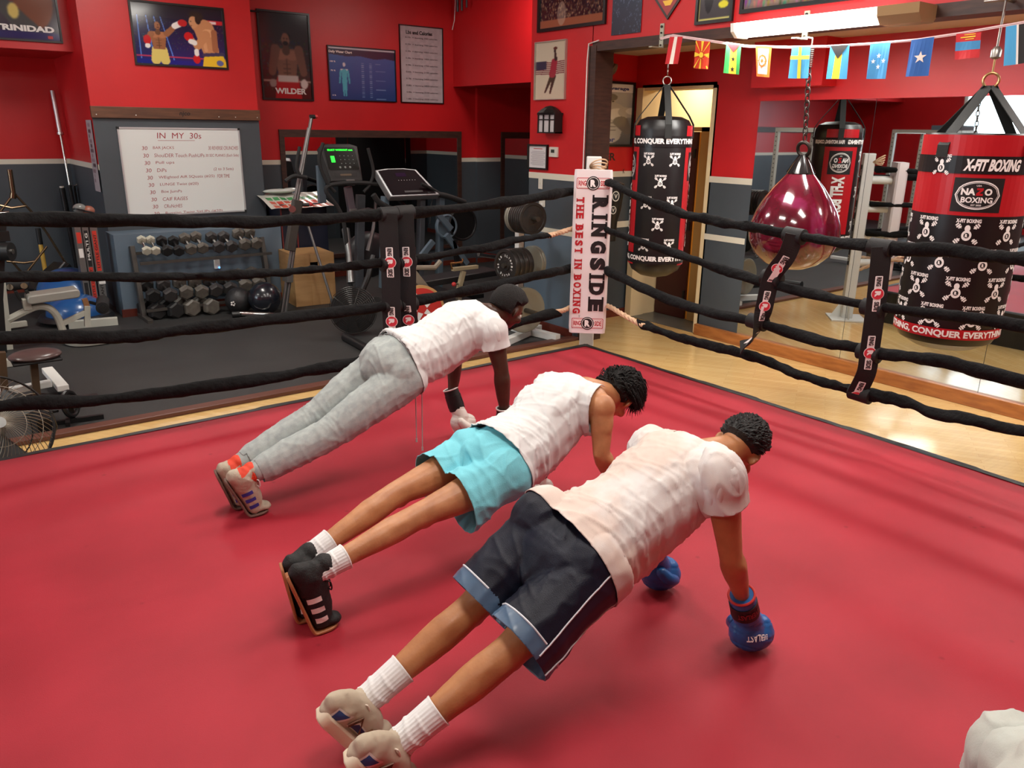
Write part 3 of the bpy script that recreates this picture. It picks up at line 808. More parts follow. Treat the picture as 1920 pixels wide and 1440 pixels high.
for (dx, lab) in ((0, 'left one of the paired lettered webbing straps joining the ropes beside the treadmill'), (31, 'right one of the paired lettered webbing straps joining the ropes beside the treadmill')):
    t = spacer(lab, sp_path([(727 + dx, 400), (729 + dx, 450), (732 + dx, 500), (734 + dx * .97, 580), (737 + dx * 1.2, 640), (742 + dx * 1.35, 672)], Y=YS), .125, fc, (.32, .72, 1.07))
    for (x, y) in ((727, 402), (730, 494), (734, 574)): sleeve(t, at(x + dx, y - dx * .1, Y=YRP), (1, 0, .02), .125, .05)
XS = XRP - .05
tw = lambda u: 0 if u < .62 else (u - .62) / .38 * 2.2
t = spacer('twisted lettered webbing strap hanging in front of the maroon teardrop bag', sp_path([(1490, 440), (1475, 480), (1447, 520), (1432, 580), (1424, 610), (1412, 636), (1388, 652)], X=XS), .11, fc, (.24, .50, .78), twist=tw)
for (x, y) in ((1490, 442), (1447, 522), (1420, 604)): sleeve(t, at(x, y, X=XRP), (0, 1, .05), .13, .049)
t = spacer('straight lettered webbing strap joining the ropes in front of the middle mirror panel', sp_path([(1653, 463), (1650, 500), (1642, 575), (1636, 620), (1630, 663), (1624, 700), (1606, 738)], X=XS), .11, fc, (.26, .60, .88))
for (x, y) in ((1652, 464), (1638, 578), (1630, 662), (1614, 738)): sleeve(t, at(x, y, X=XRP), (0, 1, .03), .13, .049)

# =============================================================== the bags
VB = mat('black_bag_vinyl', (16, 15, 17), .38, bump=.1, bscale=14)
VR = mat('red_bag_vinyl', (176, 22, 32), .36, bump=.1, bscale=14)
PW = mat('print_white'); 
BXX = 5.42
def emblem(mb, f, cx, cy, s, w=1, k=2):
    f1 = lambda x, y: f(.001)(cx + x * s, cy + y * s); f2 = lambda x, y: f(.0018)(cx + x * s, cy + y * s); f3 = lambda x, y: f(.0026)(cx + x * s, cy + y * s)
    mb.text('X-FIT BOXING', f1, 0, .62, 1.15, .2, w, .05)
    for sg in (-1, 1):
        a = (-.42 * sg, -.42); b = (.42 * sg, .36); dx, dy = b[0] - a[0], b[1] - a[1]; L = math.hypot(dx, dy); nx, ny = -dy / L * .03, dx / L * .03
        mb.flat([(a[0] + nx, a[1] + ny), (a[0] - nx, a[1] - ny), (b[0] - nx, b[1] - ny), (b[0] + nx, b[1] + ny)][::-1], f1, w)
        for (ex, ey) in (a, b):
            for q, hh in ((0, .12), (.1, .09), (-.1, .09)):
                c0 = (ex + dx / L * q, ey + dy / L * q); t_ = .035; tx, ty = dx / L * t_, dy / L * t_; hx, hy = -dy / L * hh, dx / L * hh
                mb.flat([(c0[0] - tx - hx, c0[1] - ty - hy), (c0[0] + tx - hx, c0[1] + ty - hy), (c0[0] + tx + hx, c0[1] + ty + hy), (c0[0] - tx + hx, c0[1] - ty + hy)], f1, w)
    mb.flat(circ(0, -.12, .23, .27, 20), f2, w); mb.flat(circ(0, .24, .13, .17, 16), f2, w)
    mb.flat(circ(0, -.12, .13, .14, 18), f3, k); mb.text('R', lambda x, y: f(.0034)(cx + x * s, cy + y * s), 0, -.12, .12, .17, w, .08)
def bag_logo(mb, f, cx, cy, w, h):
    mb.curved(rr(cx, cy, w, h), f(.001), 2)
    mb.curved(circ(cx, cy, w * .45, h * .42, 40), f(.0016), 1); mb.curved(circ(cx, cy, w * .425, h * .385, 40), f(.0022), 2)
    mb.curved(circ(cx, cy, w * .41, h * .37, 40), f(.0026), 1); mb.curved(circ(cx, cy, w * .40, h * .355, 40), f(.003), 2)
    mb.text('NA', f(.0036), cx - w * .19, cy + h * .1, w * .28, h * .2, 1, .05); mb.flat([(cx + w * (.03 + a), cy + h * (.1 + b)) for a, b in ((-.06, .11), (.065, .11), (.065, .05), (-.005, -.05), (.065, -.05), (.065, -.11), (-.065, -.11), (-.065, -.05), (.005, .05), (-.06, .05))], f(.0040), 3); mb.text('O', f(.0036), cx + w * .2, cy + h * .1, w * .15, h * .2, 1, .05)
    mb.text('BOXING', f(.0036), cx, cy - h * .14, w * .62, h * .17, 1, .03)
    mb.text('USA', f(.0036), cx, cy + h * .28, w * .1, h * .05, 1, .02); mb.text('EST 2020', f(.0036), cx, cy - h * .29, w * .2, h * .05, 1, .02)
def mkcyl(c, r, rot=0):
    d = V((c.x, c.y, 0)).normalized(); n0 = -d; right = V((d.y, -d.x, 0))
    return lambda off: (lambda x, y: V((c.x, c.y, 0)) + (n0 * math.cos(x / r + rot) + right * math.sin(x / r + rot)) * (r + .002 + off) + V((0, 0, y)))
def patch(mb, f, x0, x1, y0, y1, m, n=14):
    g = f(0)
    for i in range(n):
        a, b = x0 + (x1 - x0) * i / n, x0 + (x1 - x0) * (i + 1) / n
        mb.add([g(a, y0), g(b, y0), g(b, y1), g(a, y1)], [(0, 1, 2, 3)], m)
def straps(bag, c, r, zt, ringp, zlow, angs, w=.055):
    for k, a in enumerate(angs):
        d = V((math.cos(a), math.sin(a), 0)); tn = V((-d.y, d.x, 0))
        pts = [ringp + V((0, 0, -.03)) + d * .015, c + V((0, 0, zt + .02)) + d * (r * .86), c + V((0, 0, zt - .05)) + d * (r + .006), c + V((0, 0, zlow)) + d * (r + .007)]
        vs = []; fs = []
        for p in pts:
            for (sx, so) in ((-1, 0), (1, 0), (1, 1), (-1, 1)): vs.append(p + tn * sx * w / 2 + d * so * .006)
        for i in range(3):
            b = i * 4; fs += [(b, b + 1, b + 5, b + 4), (b + 1, b + 2, b + 6, b + 5), (b + 2, b + 3, b + 7, b + 6), (b + 3, b, b + 4, b + 7)]
        fs += [(0, 3, 2, 1), (12, 13, 14, 15)]
        MB().add(vs, fs).build('hanging_strap', mat('black_nylon_strap', (24, 26, 25), .7, bump=.2, bscale=150), bag)
STEEL = mat('dull_steel', (150, 146, 140), .35, metal=.9)
DSTEEL = mat('dark_chain_steel', (58, 52, 48), .45, metal=.8)
# bag by the door
zt, zb = at(1243, 222, X=BXX).z, at(1222, 517, X=BXX).z
cc = at(1236, 370, X=BXX); cc = V((BXX, cc.y, 0)); r1 = .245
ph = math.atan2(-cc.y, -cc.x)
bag = thing('heavy_bag', (cc.x, cc.y, zb), 'slim black and red heavy bag hanging in front of the lit doorway', 'punching bag')
mb = MB(); mb.lathe([(.05, zb + .0), (r1 * .55, zb + .02), (r1 * .86, zb + .07), (r1 * .98, zb + .13), (r1, zb + .2), (r1 * 1.005, (zb + zt) / 2), (r1, zt - .1), (r1 * .97, zt - .06), (r1 * .86, zt - .015), (r1 * .6, zt + .012), (.02, zt + .02)], cc, n=48)
f = mkcyl(cc, r1)
zb1_, zb2_ = zt - (zt - zb) * .105, zt - (zt - zb) * .172
q = r1
for a0, a1 in ((.92, 2.35), (-2.2, -.92)):
    patch(mb, f, a0 * q, a1 * q, zb + .13, zt - .06, 3)
    ac = (a0 + a1) / 2
    bag_logo(mb, f, ac * q, zb2_ - .16, .24, .24)
    mb.text('X-FIT BOXING', f(.0095), ac * q, (zb2_ - .3 + zb + .28) / 2, zb2_ - .3 - zb - .28, .13, 1, .05, rot=-math.pi / 2)
for z0, z1 in ((zb2_, zb1_), (zb + (zt - zb) * .105, zb + (zt - zb) * .17)):
    g = mkcyl(cc, r1 + .003)
    patch(mb, g, -math.pi * q, math.pi * q, z0, z1, 0, 48)
    mb.text('FEAR NOTHING, CONQUER EVERYTHING', g(.001), -.17 , (z0 + z1) / 2, 1.05, (z1 - z0) * .56, 1, .05)
    mb.text('FEAR NOTHING, CONQUER', g(.001), .56, (z0 + z1) / 2, .34, (z1 - z0) * .5, 1, .05)
nrow = 5
for i in range(nrow):
    zz = zt - (zt - zb) * (.25 + .132 * i)
    for xx in ((-.115, .115) if i % 2 == 0 else (0,)): emblem(mb, f, xx, zz, .088)
mb.build('bag_body', [VB, PW, mat('print_black'), VR], bag, smooth=True, ang=35)
rp = at(1247, 152, X=BXX)
straps(bag, cc, r1, zt, V((cc.x, cc.y, rp.z)), zb1_ - .02, [ph + .15, ph + 1.75, ph + 3.3, ph - 1.45])
mb = MB(); mb.torus((cc.x, cc.y, rp.z), .035, .006, axis=(cc.x, cc.y, 0)); mb.torus((cc.x, cc.y, rp.z + .075), .028, .005, axis=(cc.y, -cc.x, 0)); mb.cyl((cc.x, cc.y, rp.z + .1), (cc.x, cc.y, zh + .01), .006)
mb.build('hanging_ring', STEEL, bag, smooth=True)
def bracket(px, py0, py1, lab):
    a, b = at(px, py0, X=XP - .01), at(px, py1, X=XP - .01)
    t = thing('wall_bracket', (XP, a.y, b.z), lab, 'bracket')
    mb = MB().box((XP - .012, a.y - .022, b.z), (XP, a.y + .022, a.z)).box((BXX - .03, a.y - .02, b.z - .0), (XP, a.y + .02, b.z + .008))
    mb.build('plate', mat('zinc_plate', (176, 176, 158), .45, metal=.5), t)
    for k in range(4): z = b.z + (a.z - b.z) * (.12 + .25 * k); MB().cyl((XP - .012, a.y, z), (XP - .022, a.y, z), .011 if k % 2 else .008, n=6).build('bolt', DSTEEL, t)
    return a, b
bracket(1242, 44, 90, 'slotted steel bracket bolted above the slim heavy bag')
ba, bb = bracket(1514, 20, 74, 'slotted steel bracket bolted above the maroon teardrop bag')
# wide bag on the right
zt, zb = at(1840, 250, X=BXX).z, at(1762, 648, X=BXX).z
c2 = at(1803, 450, X=BXX); c2 = V((BXX, c2.y, 0)); r2 = .315
ph = math.atan2(-c2.y, -c2.x)
bag = thing('heavy_bag', (c2.x, c2.y, zb), 'wide heavy bag with a red logo panel near the right edge', 'punching bag')
mb = MB(); mb.lathe([(.05, zb), (r2 * .6, zb + .02), (r2 * .88, zb + .07), (r2 * .98, zb + .14), (r2, zb + .22), (r2 * 1.005, (zb + zt) / 2), (r2, zt - .1), (r2 * .985, zt - .03), (r2 * .94, zt), (r2 * .9, zt - .01), (r2 * .6, zt - .03), (.02, zt - .03)], c2, n=56)
f = mkcyl(c2, r2)
H = zt - zb
full = math.pi * r2
z_band0, z_band1 = zt - H * .17, zt - H * .095
patch(mb, f, -full, full, zt - H * .1, zt - .01, 3, 56)
patch(mb, f, -full, full, z_band0 - H * .18, z_band0, 3, 56)
g = mkcyl(c2, r2 + .004)
patch(mb, g, -full, full, z_band0, z_band1, 0, 56)
for xo in (0, math.pi * r2):
    mb.text('X-FIT BOXING', g(.001), xo + .10, (z_band0 + z_band1) / 2, .31, .07, 1, .05, shear=.15)
    emblem(mb, g, xo - .19, (z_band0 + z_band1) / 2 - .01, .095)
    bag_logo(mb, f, xo + .04, z_band0 - H * .09, .27, .2)
zr = zb + H * .095
patch(mb, f, -full, full, zr - .01, zr + .055, 3, 56)
mb.text('FEAR NOTHING, CONQUER EVERYTHING', f(.001), -.1, zr + .02, 1.1, .05, 1, .04)
rows = 4; ztop_ = z_band0 - H * .18 - .1; zbot_ = zr + .1
for i in range(rows):
    zz = zt - H * (.425 + .13 * i)
    xs = [-.72, -.48, -.24, 0, .24, .48, .72] if i % 2 == 0 else [-.6, -.36, -.12, .12, .36, .6]
    for xx in xs: emblem(mb, f, xx + .02, zz, .118)
mb.build('bag_body', [VB, PW, mat('print_black'), VR], bag, smooth=True, ang=35)
rp = at(1880, 150, X=BXX)
top = V((c2.x, c2.y, rp.z))
straps(bag, c2, r2, zt - .02, top, z_band1 - .01, [ph - .62, ph + .95, ph + 2.5, ph - 2.1], .075)
mb = MB(); mb.torus((c2.x, c2.y, rp.z), .042, .008, axis=(c2.x, c2.y, 0)); mb.cyl((c2.x, c2.y, rp.z + .04), (c2.x, c2.y, rp.z + .12), .006)
mb.build('hanging_ring', mat('brass_ring', (190, 160, 110), .3, metal=.9), bag, smooth=True)
mb = MB()
z = rp.z + .12; mb.lathe([(.012, 0), (.03, .01), (.03, .05), (.015, .07)], (c2.x, c2.y, z)); mb.cyl((c2.x, c2.y, z + .07), (c2.x, c2.y, zh + .05), .007)
mb.cyl((c2.x, c2.y - .12, zh + .03), (c2.x, c2.y + .12, zh + .03), .01); mb.cyl((XP, c2.y, zh + .03), (c2.x, c2.y, zh + .03), .012)
mb.build('swivel_hook', STEEL, bag, smooth=True)
# teardrop bag
ct = at(1489, 430, X=BXX); cT = V((BXX, ct.y, 0)); zb = at(1490, 507, X=BXX).z; zt = at(1499, 290, X=BXX).z; rt = .335
bag = thing('teardrop_bag', (cT.x, cT.y, zb), 'glossy maroon teardrop water bag hanging between two heavy bags', 'punching bag')
h = zt - zb
prof = [(.01, 0), (.35, .02), (.62, .065), (.85, .15), (.97, .25), (1.0, .33), (.97, .42), (.87, .53), (.72, .63), (.54, .73), (.36, .81), (.27, .85)]
def marble():
    m = bpy.data.materials.new('maroon_marbled_vinyl'); m.use_nodes = True; N = m.node_tree.nodes; L = m.node_tree.links; b = N['Principled BSDF']
    tc = N.new('ShaderNodeTexCoord'); mp = N.new('ShaderNodeMapping'); mp.inputs['Scale'].default_value = (1.5, 1.5, .8); L.new(tc.outputs['Object'], mp.inputs[0])
    n = N.new('ShaderNodeTexNoise'); n.inputs['Scale'].default_value = 2.2; n.inputs['Detail'].default_value = 3; n.inputs['Distortion'].default_value = 1.6; L.new(mp.outputs[0], n.inputs['Vector'])
    r = N.new('ShaderNodeValToRGB'); L.new(n.outputs['Fac'], r.inputs['Fac']); e = r.color_ramp.elements
    e[0].position = .38; e[0].color = (*lin((74, 9, 26)), 1); e[1].position = .66; e[1].color = (*lin((122, 34, 72)), 1)
    x = e.new(.52); x.color = (*lin((92, 13, 34)), 1)
    L.new(r.outputs['Color'], b.inputs['Base Color']); b.inputs['Roughness'].default_value = .14; b.inputs['Coat Weight'].default_value = 1; b.inputs['Coat Roughness'].default_value = .04
    return m
MB().lathe([(a * rt, zb + b * h) for a, b in prof], cT, n=48).build('bag_body', marble(), bag, smooth=True)
mb = MB().lathe([(.285 * rt, zb + .835 * h), (.30 * rt, zb + .845 * h), (.2 * rt, zb + .92 * h), (.1 * rt, zb + .98 * h), (.06 * rt, zt)], cT, n=32)
for k in range(6):
    a = k * math.pi / 3; d = V((math.cos(a), math.sin(a), 0)); mb.cyl(cT + V((0, 0, zb + .85 * h)) + d * .3 * rt, cT + V((0, 0, zt)) + d * .07 * rt, .006, n=6)
mb.build('bag_cap', mat('gloss_black', (16, 16, 18), .2, coat=.6), bag, smooth=True)
mb = MB().torus(cT + V((0, 0, zt + .04)), .05, .014, axis=(1, 0, .25))
mb.build('hanging_ring', DSTEEL, bag, smooth=True)
mb = MB()
top = V((cT.x, at(1517, 128, X=BXX).y, at(1517, 128, X=BXX).z)); bot = V((cT.x, cT.y, zt + .1)); n = 11
for i in range(n):
    c = bot.lerp(top, (i + .5) / n); ax = (1, .2, 0) if i % 2 else (.2, 1, 0); lk = (top - bot).length / n * .68
    u = (top - bot).normalized(); w = u.cross(V(ax)).normalized()
    mb.tube([c + u * lk * math.cos(a) + w * .017 * math.sin(a) for a in [2 * math.pi * j / 12 for j in range(13)]], .005, 6)
mb.build('chain', DSTEEL, bag, smooth=True)
mb = MB(); s0 = top; s1 = V((cT.x, at(1522, 86, X=BXX).y, at(1522, 86, X=BXX).z)); pts = []
for i in range(120):
    a = i / 119; p = s0.lerp(s1, a); pts.append(p + V((math.cos(a * 75), math.sin(a * 75), 0)) * .018)
mb.tube(pts, .004, 6); mb.tube([s1, s1 + V((0, 0, .05)), V((XP - .01, ba.y, bb.z + .02))], .006, 8)
mb.build('spring', DSTEEL, bag, smooth=True)

# =============================================================== bunting
XF = XP - .14
strp = [(1238, 72), (1262, 66), (1330, 76), (1400, 86), (1480, 88), (1560, 86), (1640, 81), (1720, 74), (1800, 62), (1880, 48), (1960, 34)]
mb = MB().tube([V(p) for p in catmull([tuple(at(x, y, X=XF)) for x, y in strp], 6)], .004, 6)
mb.add([at(x, y + d, X=XF) for x, y in strp for d in (-2, 3)], [(i * 2, i * 2 + 1, i * 2 + 3, i * 2 + 2) for i in range(len(strp) - 1)])
mb.build('bunting_cord', mat('white_tape', (220, 190, 190), .6), label='white cord strung in front of the header carrying small flags', cat='cord')
FC = {'r': (196, 40, 46), 'w': (232, 224, 214), 'y': (238, 204, 60), 'g': (60, 168, 84), 'k': (36, 34, 34), 'b': (72, 160, 210), 'd': (44, 96, 168), 'm': (62, 136, 188), 'o': (238, 120, 40), 'R': (206, 58, 28), 'v': (180, 30, 40)}
fm = [mat('flag_cloth_' + n, c, .75) for n, c in zip(['red', 'white', 'yellow', 'green', 'black', 'sky_blue', 'deep_blue', 'mid_blue', 'orange', 'vermilion', 'crimson'], [FC[k] for k in 'rwygkbdmoRv'])]
FI = {k: i for i, k in enumerate('rwygkbdmoRv')}
def star(cx, cy, r, a0=math.pi / 2, asp=1.0):
    return [(cx + (r if i % 2 == 0 else r * .4) * math.cos(a0 + i * math.pi / 5) * asp, cy + (r if i % 2 == 0 else r * .4) * math.sin(a0 + i * math.pi / 5)) for i in range(10)]
def flag(label, tl, tr, br_, bl, draw):
    A, B, C, D = [at(x, y, X=XF - .006) for x, y in (tl, tr, br_, bl)]
    def mk(off):
        def g(u, v):
            p = (A.lerp(B, u)).lerp(D.lerp(C, u), 1 - v)
            return p + V((-off - .012 * math.sin(u * 5 + A.y * 9) * (1 - v), 0, 0))
        return g
    mb = MB(); th = .002
    def rect(x0, y0, x1, y1, c, o=.0, n=6):
        g = mk(o)
        for i in range(n):
            a, b = x0 + (x1 - x0) * i / n, x0 + (x1 - x0) * (i + 1) / n
            mb.add([g(a, y0), g(b, y0), g(b, y1), g(a, y1)], [(0, 3, 2, 1)], FI[c])
    def poly(p, c, o=.001): mb.flat(p, mk(o + .003), FI[c])
    draw(rect, poly)
    mb.build('pennant_flag', fm, label=label, cat='flag', group=None)
def f1(r, p): r(0, 0, .36, 1, 'r'); r(.36, 0, .6, 1, 'w'); r(.6, 0, 1, 1, 'r')
def f2(r, p):
    r(0, 0, 1, 1, 'R')
    for k in range(8):
        a = k * math.pi / 4; w = .14 if k % 2 else .12
        e = lambda t: (.5 + max(-.5, min(.5, .75 * math.cos(t))), .5 + max(-.5, min(.5, .75 * math.sin(t))))
        p([(.5, .5), e(a - w), e(a + w)], 'y')
    p(circ(.5, .5, .2, .13, 20), 'R', .002); p(circ(.5, .5, .16, .1, 20), 'y', .003)
def f3(r, p):
    r(0, 0, .3, 1, 'g'); r(.3, 0, .72, 1, 'y'); r(.72, 0, 1, 1, 'g'); p([(.05, 1), (.95, 1), (.5, .72)], 'r'); p(star(.52, .5, .1, asp=1.3), 'k'); p(star(.5, .16, .1, asp=1.3), 'k')
def f4(r, p):
    r(0, 0, 1, 1, 'o'); r(.15, .09, .85, .92, 'w', .0015)
    p(circ(.5, .52, .28, .2), 'o', .002); p(circ(.5, .52, .2, .145), 'w', .003); p(circ(.5, .52, .08, .06), 'o', .004)
    for k in range(8): a = k * math.pi / 4; p([(.5 + .05 * math.sin(a), .52 - .04 * math.cos(a)), (.5 + .33 * math.cos(a - .06), .52 + .24 * math.sin(a - .06)), (.5 + .33 * math.cos(a + .06), .52 + .24 * math.sin(a + .06))], 'o', .005)
def f5(r, p): r(0, 0, 1, 1, 'b'); p([(.38, 0), (.55, 0), (.55, 1), (.38, 1)], 'y'); p([(0, .6), (1, .6), (1, .72), (0, .72)], 'y', .002)
def f6(r, p): r(0, 0, .34, 1, 'b'); r(.34, 0, .67, 1, 'y'); r(.67, 0, 1, 1, 'b'); p([(.02, 1), (.98, 1), (.5, .6)], 'k')
def f7(r, p):
    r(0, 0, 1, 1, 'm')
    for x, y in ((.5, .65), (.24, .5), (.78, .5), (.52, .34)): p(star(x, y, .075, asp=1.6), 'w')
def f8(r, p): r(0, 0, 1, 1, 'd'); p(star(.52, .5, .17, asp=1.6), 'w')
def f9(r, p): r(0, .68, 1, 1, 'r'); r(0, .34, 1, .68, 'm'); r(0, 0, 1, .34, 'r'); p([(.35, .95), (.8, .96), (.8, .93), (.35, .92)], 'y'); p([(.2, .86), (.8, .88), (.8, .83), (.2, .82)], 'y'); p([(.4, .77), (.75, .78), (.75, .75), (.4, .74)], 'y')
def f10(r, p): r(0, 0, .42, 1, 'b'); r(.42, 0, .5, 1, 'w'); r(.5, 0, .82, 1, 'k'); r(.82, 0, .9, 1, 'w'); r(.9, 0, 1, 1, 'b')
flag('small red flag with a white stripe, first on the cord', (1256, 69), (1280, 69), (1270, 120), (1248, 120), f1)
flag('small red flag with a yellow sunburst', (1305, 76), (1332, 78), (1328, 130), (1299, 128), f2)
flag('small green and yellow flag with two black stars', (1362, 82), (1390, 84), (1386, 140), (1358, 137), f3)
flag('small orange flag with a white field and an orange wheel', (1417, 86), (1447, 87), (1441, 145), (1417, 143), f4)
flag('small blue flag with a yellow cross', (1485, 88), (1520, 87), (1517, 147), (1479, 147), f5)
flag('small blue and yellow flag with a black triangle', (1557, 86), (1593, 84), (1586, 148), (1548, 148), f6)
flag('small mid blue flag with four white stars', (1632, 83), (1670, 79), (1662, 148), (1624, 148), f7)
flag('small deep blue flag with one white star', (1709, 75), (1752, 69), (1740, 142), (1699, 144), f8)
flag('small red flag with a blue middle band and a yellow symbol', (1793, 64), (1840, 60), (1836, 108), (1788, 112), f9)
flag('small blue and black flag at the right end of the cord', (1886, 50), (1935, 42), (1932, 116), (1883, 124), f10)
# ============================================================ pictures on the walls
def picture(label, C, ux, uy, w, h, pic, frame=True, fw=.03, fc=None, rough=.12, coat=.3, cat='poster', wave=0, parts=None, name=None):
    C, ux, uy = V(C), V(ux), V(uy); n = ux.cross(uy)
    t = thing(name or ('framed_poster' if frame else 'poster'), C, label, cat)
    if frame:
        mb = MB()
        for (cx, cy, sx, sy) in ((0, h / 2 - fw / 2, w, fw), (0, -h / 2 + fw / 2, w, fw), (-w / 2 + fw / 2, 0, fw, h - 2 * fw), (w / 2 - fw / 2, 0, fw, h - 2 * fw)):
            mb.obox(C + ux * cx + uy * cy + n * .012, ux * sx / 2, uy * sy / 2, n * .014)
        mb.build('frame', fc or mat('gloss_black_frame', (18, 17, 18), .3), t)
        MB().obox(C + n * .002, ux * (w / 2 - .002), uy * (h / 2 - .002), n * .001).build('backing', BLACK, t)
    iw, ih = (w - 2 * fw, h - 2 * fw) if frame else (w, h)
    pic.build('print', C + n * .008, ux * iw, uy * ih, t, rough=rough, coat=coat, wave=wave)
    if parts:
        mb = MB(); fn = plane_fn(C, ux, uy, .0095 + (wave * 3)); ms = parts(mb, fn, iw, ih); mb.build('lettering', ms, t)
    return t
def rectpic(label, tl, br, plane, val, pic, **k):
    a, b = at(*tl, **{plane: val}), at(*br, **{plane: val})
    if plane == 'Y': ux = (1, 0, 0); C = ((a.x + b.x) / 2, val, (a.z + b.z) / 2); w = b.x - a.x
    else: ux = (0, -1, 0); C = (val, (a.y + b.y) / 2, (a.z + b.z) / 2); w = a.y - b.y
    return picture(label, C, ux, (0, 0, 1), w, a.z - b.z, pic, **k)
INKW = mat('ink_white', (228, 226, 222), .5); INKK = mat('ink_black', (26, 26, 28), .5); INKR = mat('ink_red', (176, 40, 40), .5)
SK1, SK2, SK3 = (150, 98, 66), (196, 138, 96), (88, 58, 44)
def boxer(p, x, y, s, skin, glove, shorts, face=1, up=True):
    dk = tuple(c * .7 for c in skin); hi = tuple(min(255, c * 1.18) for c in skin)
    p.cap(x - .1 * s, y + .42 * s, x - .12 * s, y + .7 * s, .1 * s, .12 * s, shorts); p.cap(x + .1 * s, y + .42 * s, x + .12 * s, y + .7 * s, .1 * s, .12 * s, shorts)
    p.poly([(x - .22 * s, y - .08 * s), (x + .22 * s, y - .08 * s), (x + .15 * s, y + .4 * s), (x - .15 * s, y + .4 * s)], skin)
    p.ell(x - .09 * s, y + .02 * s, .11 * s, .08 * s, hi); p.ell(x + .1 * s, y + .02 * s, .11 * s, .08 * s, hi)
    p.cap(x, y + .1 * s, x, y + .36 * s, .012 * s, .012 * s, dk)
    for k in range(3): p.cap(x - .06 * s, y + (.16 + .07 * k) * s, x + .06 * s, y + (.16 + .07 * k) * s, .008 * s, .008 * s, dk)
    p.ell(x, y - .22 * s, .075 * s, .1 * s, skin); p.ell(x + face * .02 * s, y - .27 * s, .07 * s, .055 * s, tuple(c * .3 for c in skin))
    p.cap(x, y - .12 * s, x, y - .05 * s, .05 * s, .07 * s, dk)
    p.ell(x + face * .03 * s, y - .21 * s, .012 * s, .008 * s, (20, 15, 15)); p.ell(x + face * .03 * s, y - .15 * s, .03 * s, .012 * s, dk)
def fight():
    p = Pic(190, 130, (28, 30, 62)); p.grad((24, 22, 34), (38, 44, 110))
    r = np.random.RandomState(4)
    for k in range(260): p.ell(r.rand() * 1.46, .25 + r.rand() * .5, .006, .006, tuple(r.randint(40, 120, 3)))
    for x0 in (.08, .22, .34, .44): p.cap(x0, .2, x0 + .12 * (x0 * 4 - .3), 1.0, .006, .01, (90, 140, 230))
    p.rect(0, .86, 1.5, .88, (180, 60, 90)); p.rect(0, .92, 1.5, 1, (20, 40, 130)); p.rect(1.1, .2, 1.46, .27, (200, 40, 50)); p.rect(1.15, .21, 1.35, .26, (230, 210, 210))
    boxer(p, .38, .5, .62, SK1, 0, (216, 196, 110))
    p.ell(.38, .352, .045, .062, SK1); p.ell(.39, .345, .012, .006, (50, 30, 24)); p.ell(.39, .385, .02, .01, (70, 40, 30))
    p.cap(.52, .48, .68, .33, .05, .04, SK1); p.cap(.66, .34, .74, .3, .05, .05, (236, 230, 225)); p.ell(.79, .28, .075, .06, (190, 36, 40))
    p.cap(.27, .5, .2, .62, .05, .04, SK1); p.ell(.2, .6, .06, .08, (190, 30, 36)); p.ell(.2, .7, .045, .04, (230, 225, 220))
    p.cap(1.14, .36, 1.22, .72, .17, .14, SK2); p.cap(1.0, .32, 1.12, .36, .07, .1, SK2); p.ell(1.02, .15, .12, .09, (44, 34, 30)); p.ell(.97, .25, .075, .1, (206, 150, 108)); p.ell(1.05, .2, .05, .08, (44, 34, 30)); p.ell(.93, .24, .012, .008, (40, 26, 20)); p.ell(.93, .31, .02, .008, (120, 66, 50)); p.ell(1.2, .42, .1, .07, (222, 168, 124)); p.cap(1.3, .4, 1.3, .7, .05, .05, (160, 104, 72)); p.cap(1.12, .5, 1.14, .72, .03, .03, (214, 158, 114))
    p.cap(1.16, .45, 1.0, .66, .075, .06, SK2); p.cap(1.0, .66, .92, .55, .055, .045, SK2); p.ell(.87, .5, .075, .075, (200, 36, 40)); p.cap(.9, .58, .96, .6, .045, .045, (235, 230, 225))
    p.ell(.97, .88, .06, .08, (200, 36, 40)); p.cap(.98, .74, .98, .79, .04, .04, (235, 230, 225))
    p.poly([(1.1, .8), (1.42, .78), (1.5, 1.0), (1.06, 1.0)], (232, 190, 50)); p.cap(1.1, .8, 1.42, .77, .03, .03, (60, 60, 90)); p.ell(1.36, .93, .06, .05, (90, 100, 150))
    p.blur(1); return p
rectpic('framed photo of two boxers trading punches, above the whiteboard', (238, -2), (428, 131), 'Y', YB, fight(), fw=.022)
def portrait(dark=True):
    p = Pic(90, 140, (34, 30, 34)); p.grad((46, 40, 44), (60, 34, 34)); r = np.random.RandomState(2)
    for k in range(200): p.ell(r.rand() * .64, .3 + r.rand() * .6, .012, .012, tuple(r.randint(30, 70, 3)))
    p.rect(0, .78, .7, .8, (150, 130, 120)); boxer(p, .33, .47, .75, (112, 76, 62), 0, (150, 36, 40))
    p.ell(.33, .295, .05, .072, (120, 82, 66)); p.ell(.33, .345, .036, .028, (40, 28, 26)); p.ell(.31, .29, .01, .006, (30, 20, 20)); p.ell(.35, .29, .01, .006, (30, 20, 20))
    p.cap(.19, .42, .13, .68, .06, .05, (100, 68, 56)); p.cap(.5, .42, .55, .68, .06, .05, (104, 70, 58)); p.ell(.55, .82, .05, .06, (190, 180, 176)); p.ell(.13, .82, .045, .05, (130, 120, 116))
    p.rect(.2, .72, .47, .8, (170, 160, 156)); p.blur(2); return p
rectpic('tall framed portrait of a shirtless boxer in red trunks', (479, 16), (588, 190), 'Y', YW, portrait(), fw=.025,
        parts=lambda mb, f, w, h: (mb.text('WILDER', f, .04, -h * .41, w * .66, h * .07, 0, .04), [mat('ink_silver', (200, 194, 190), .5), mat('ink_gold', (140, 100, 70), .5)])[-1])
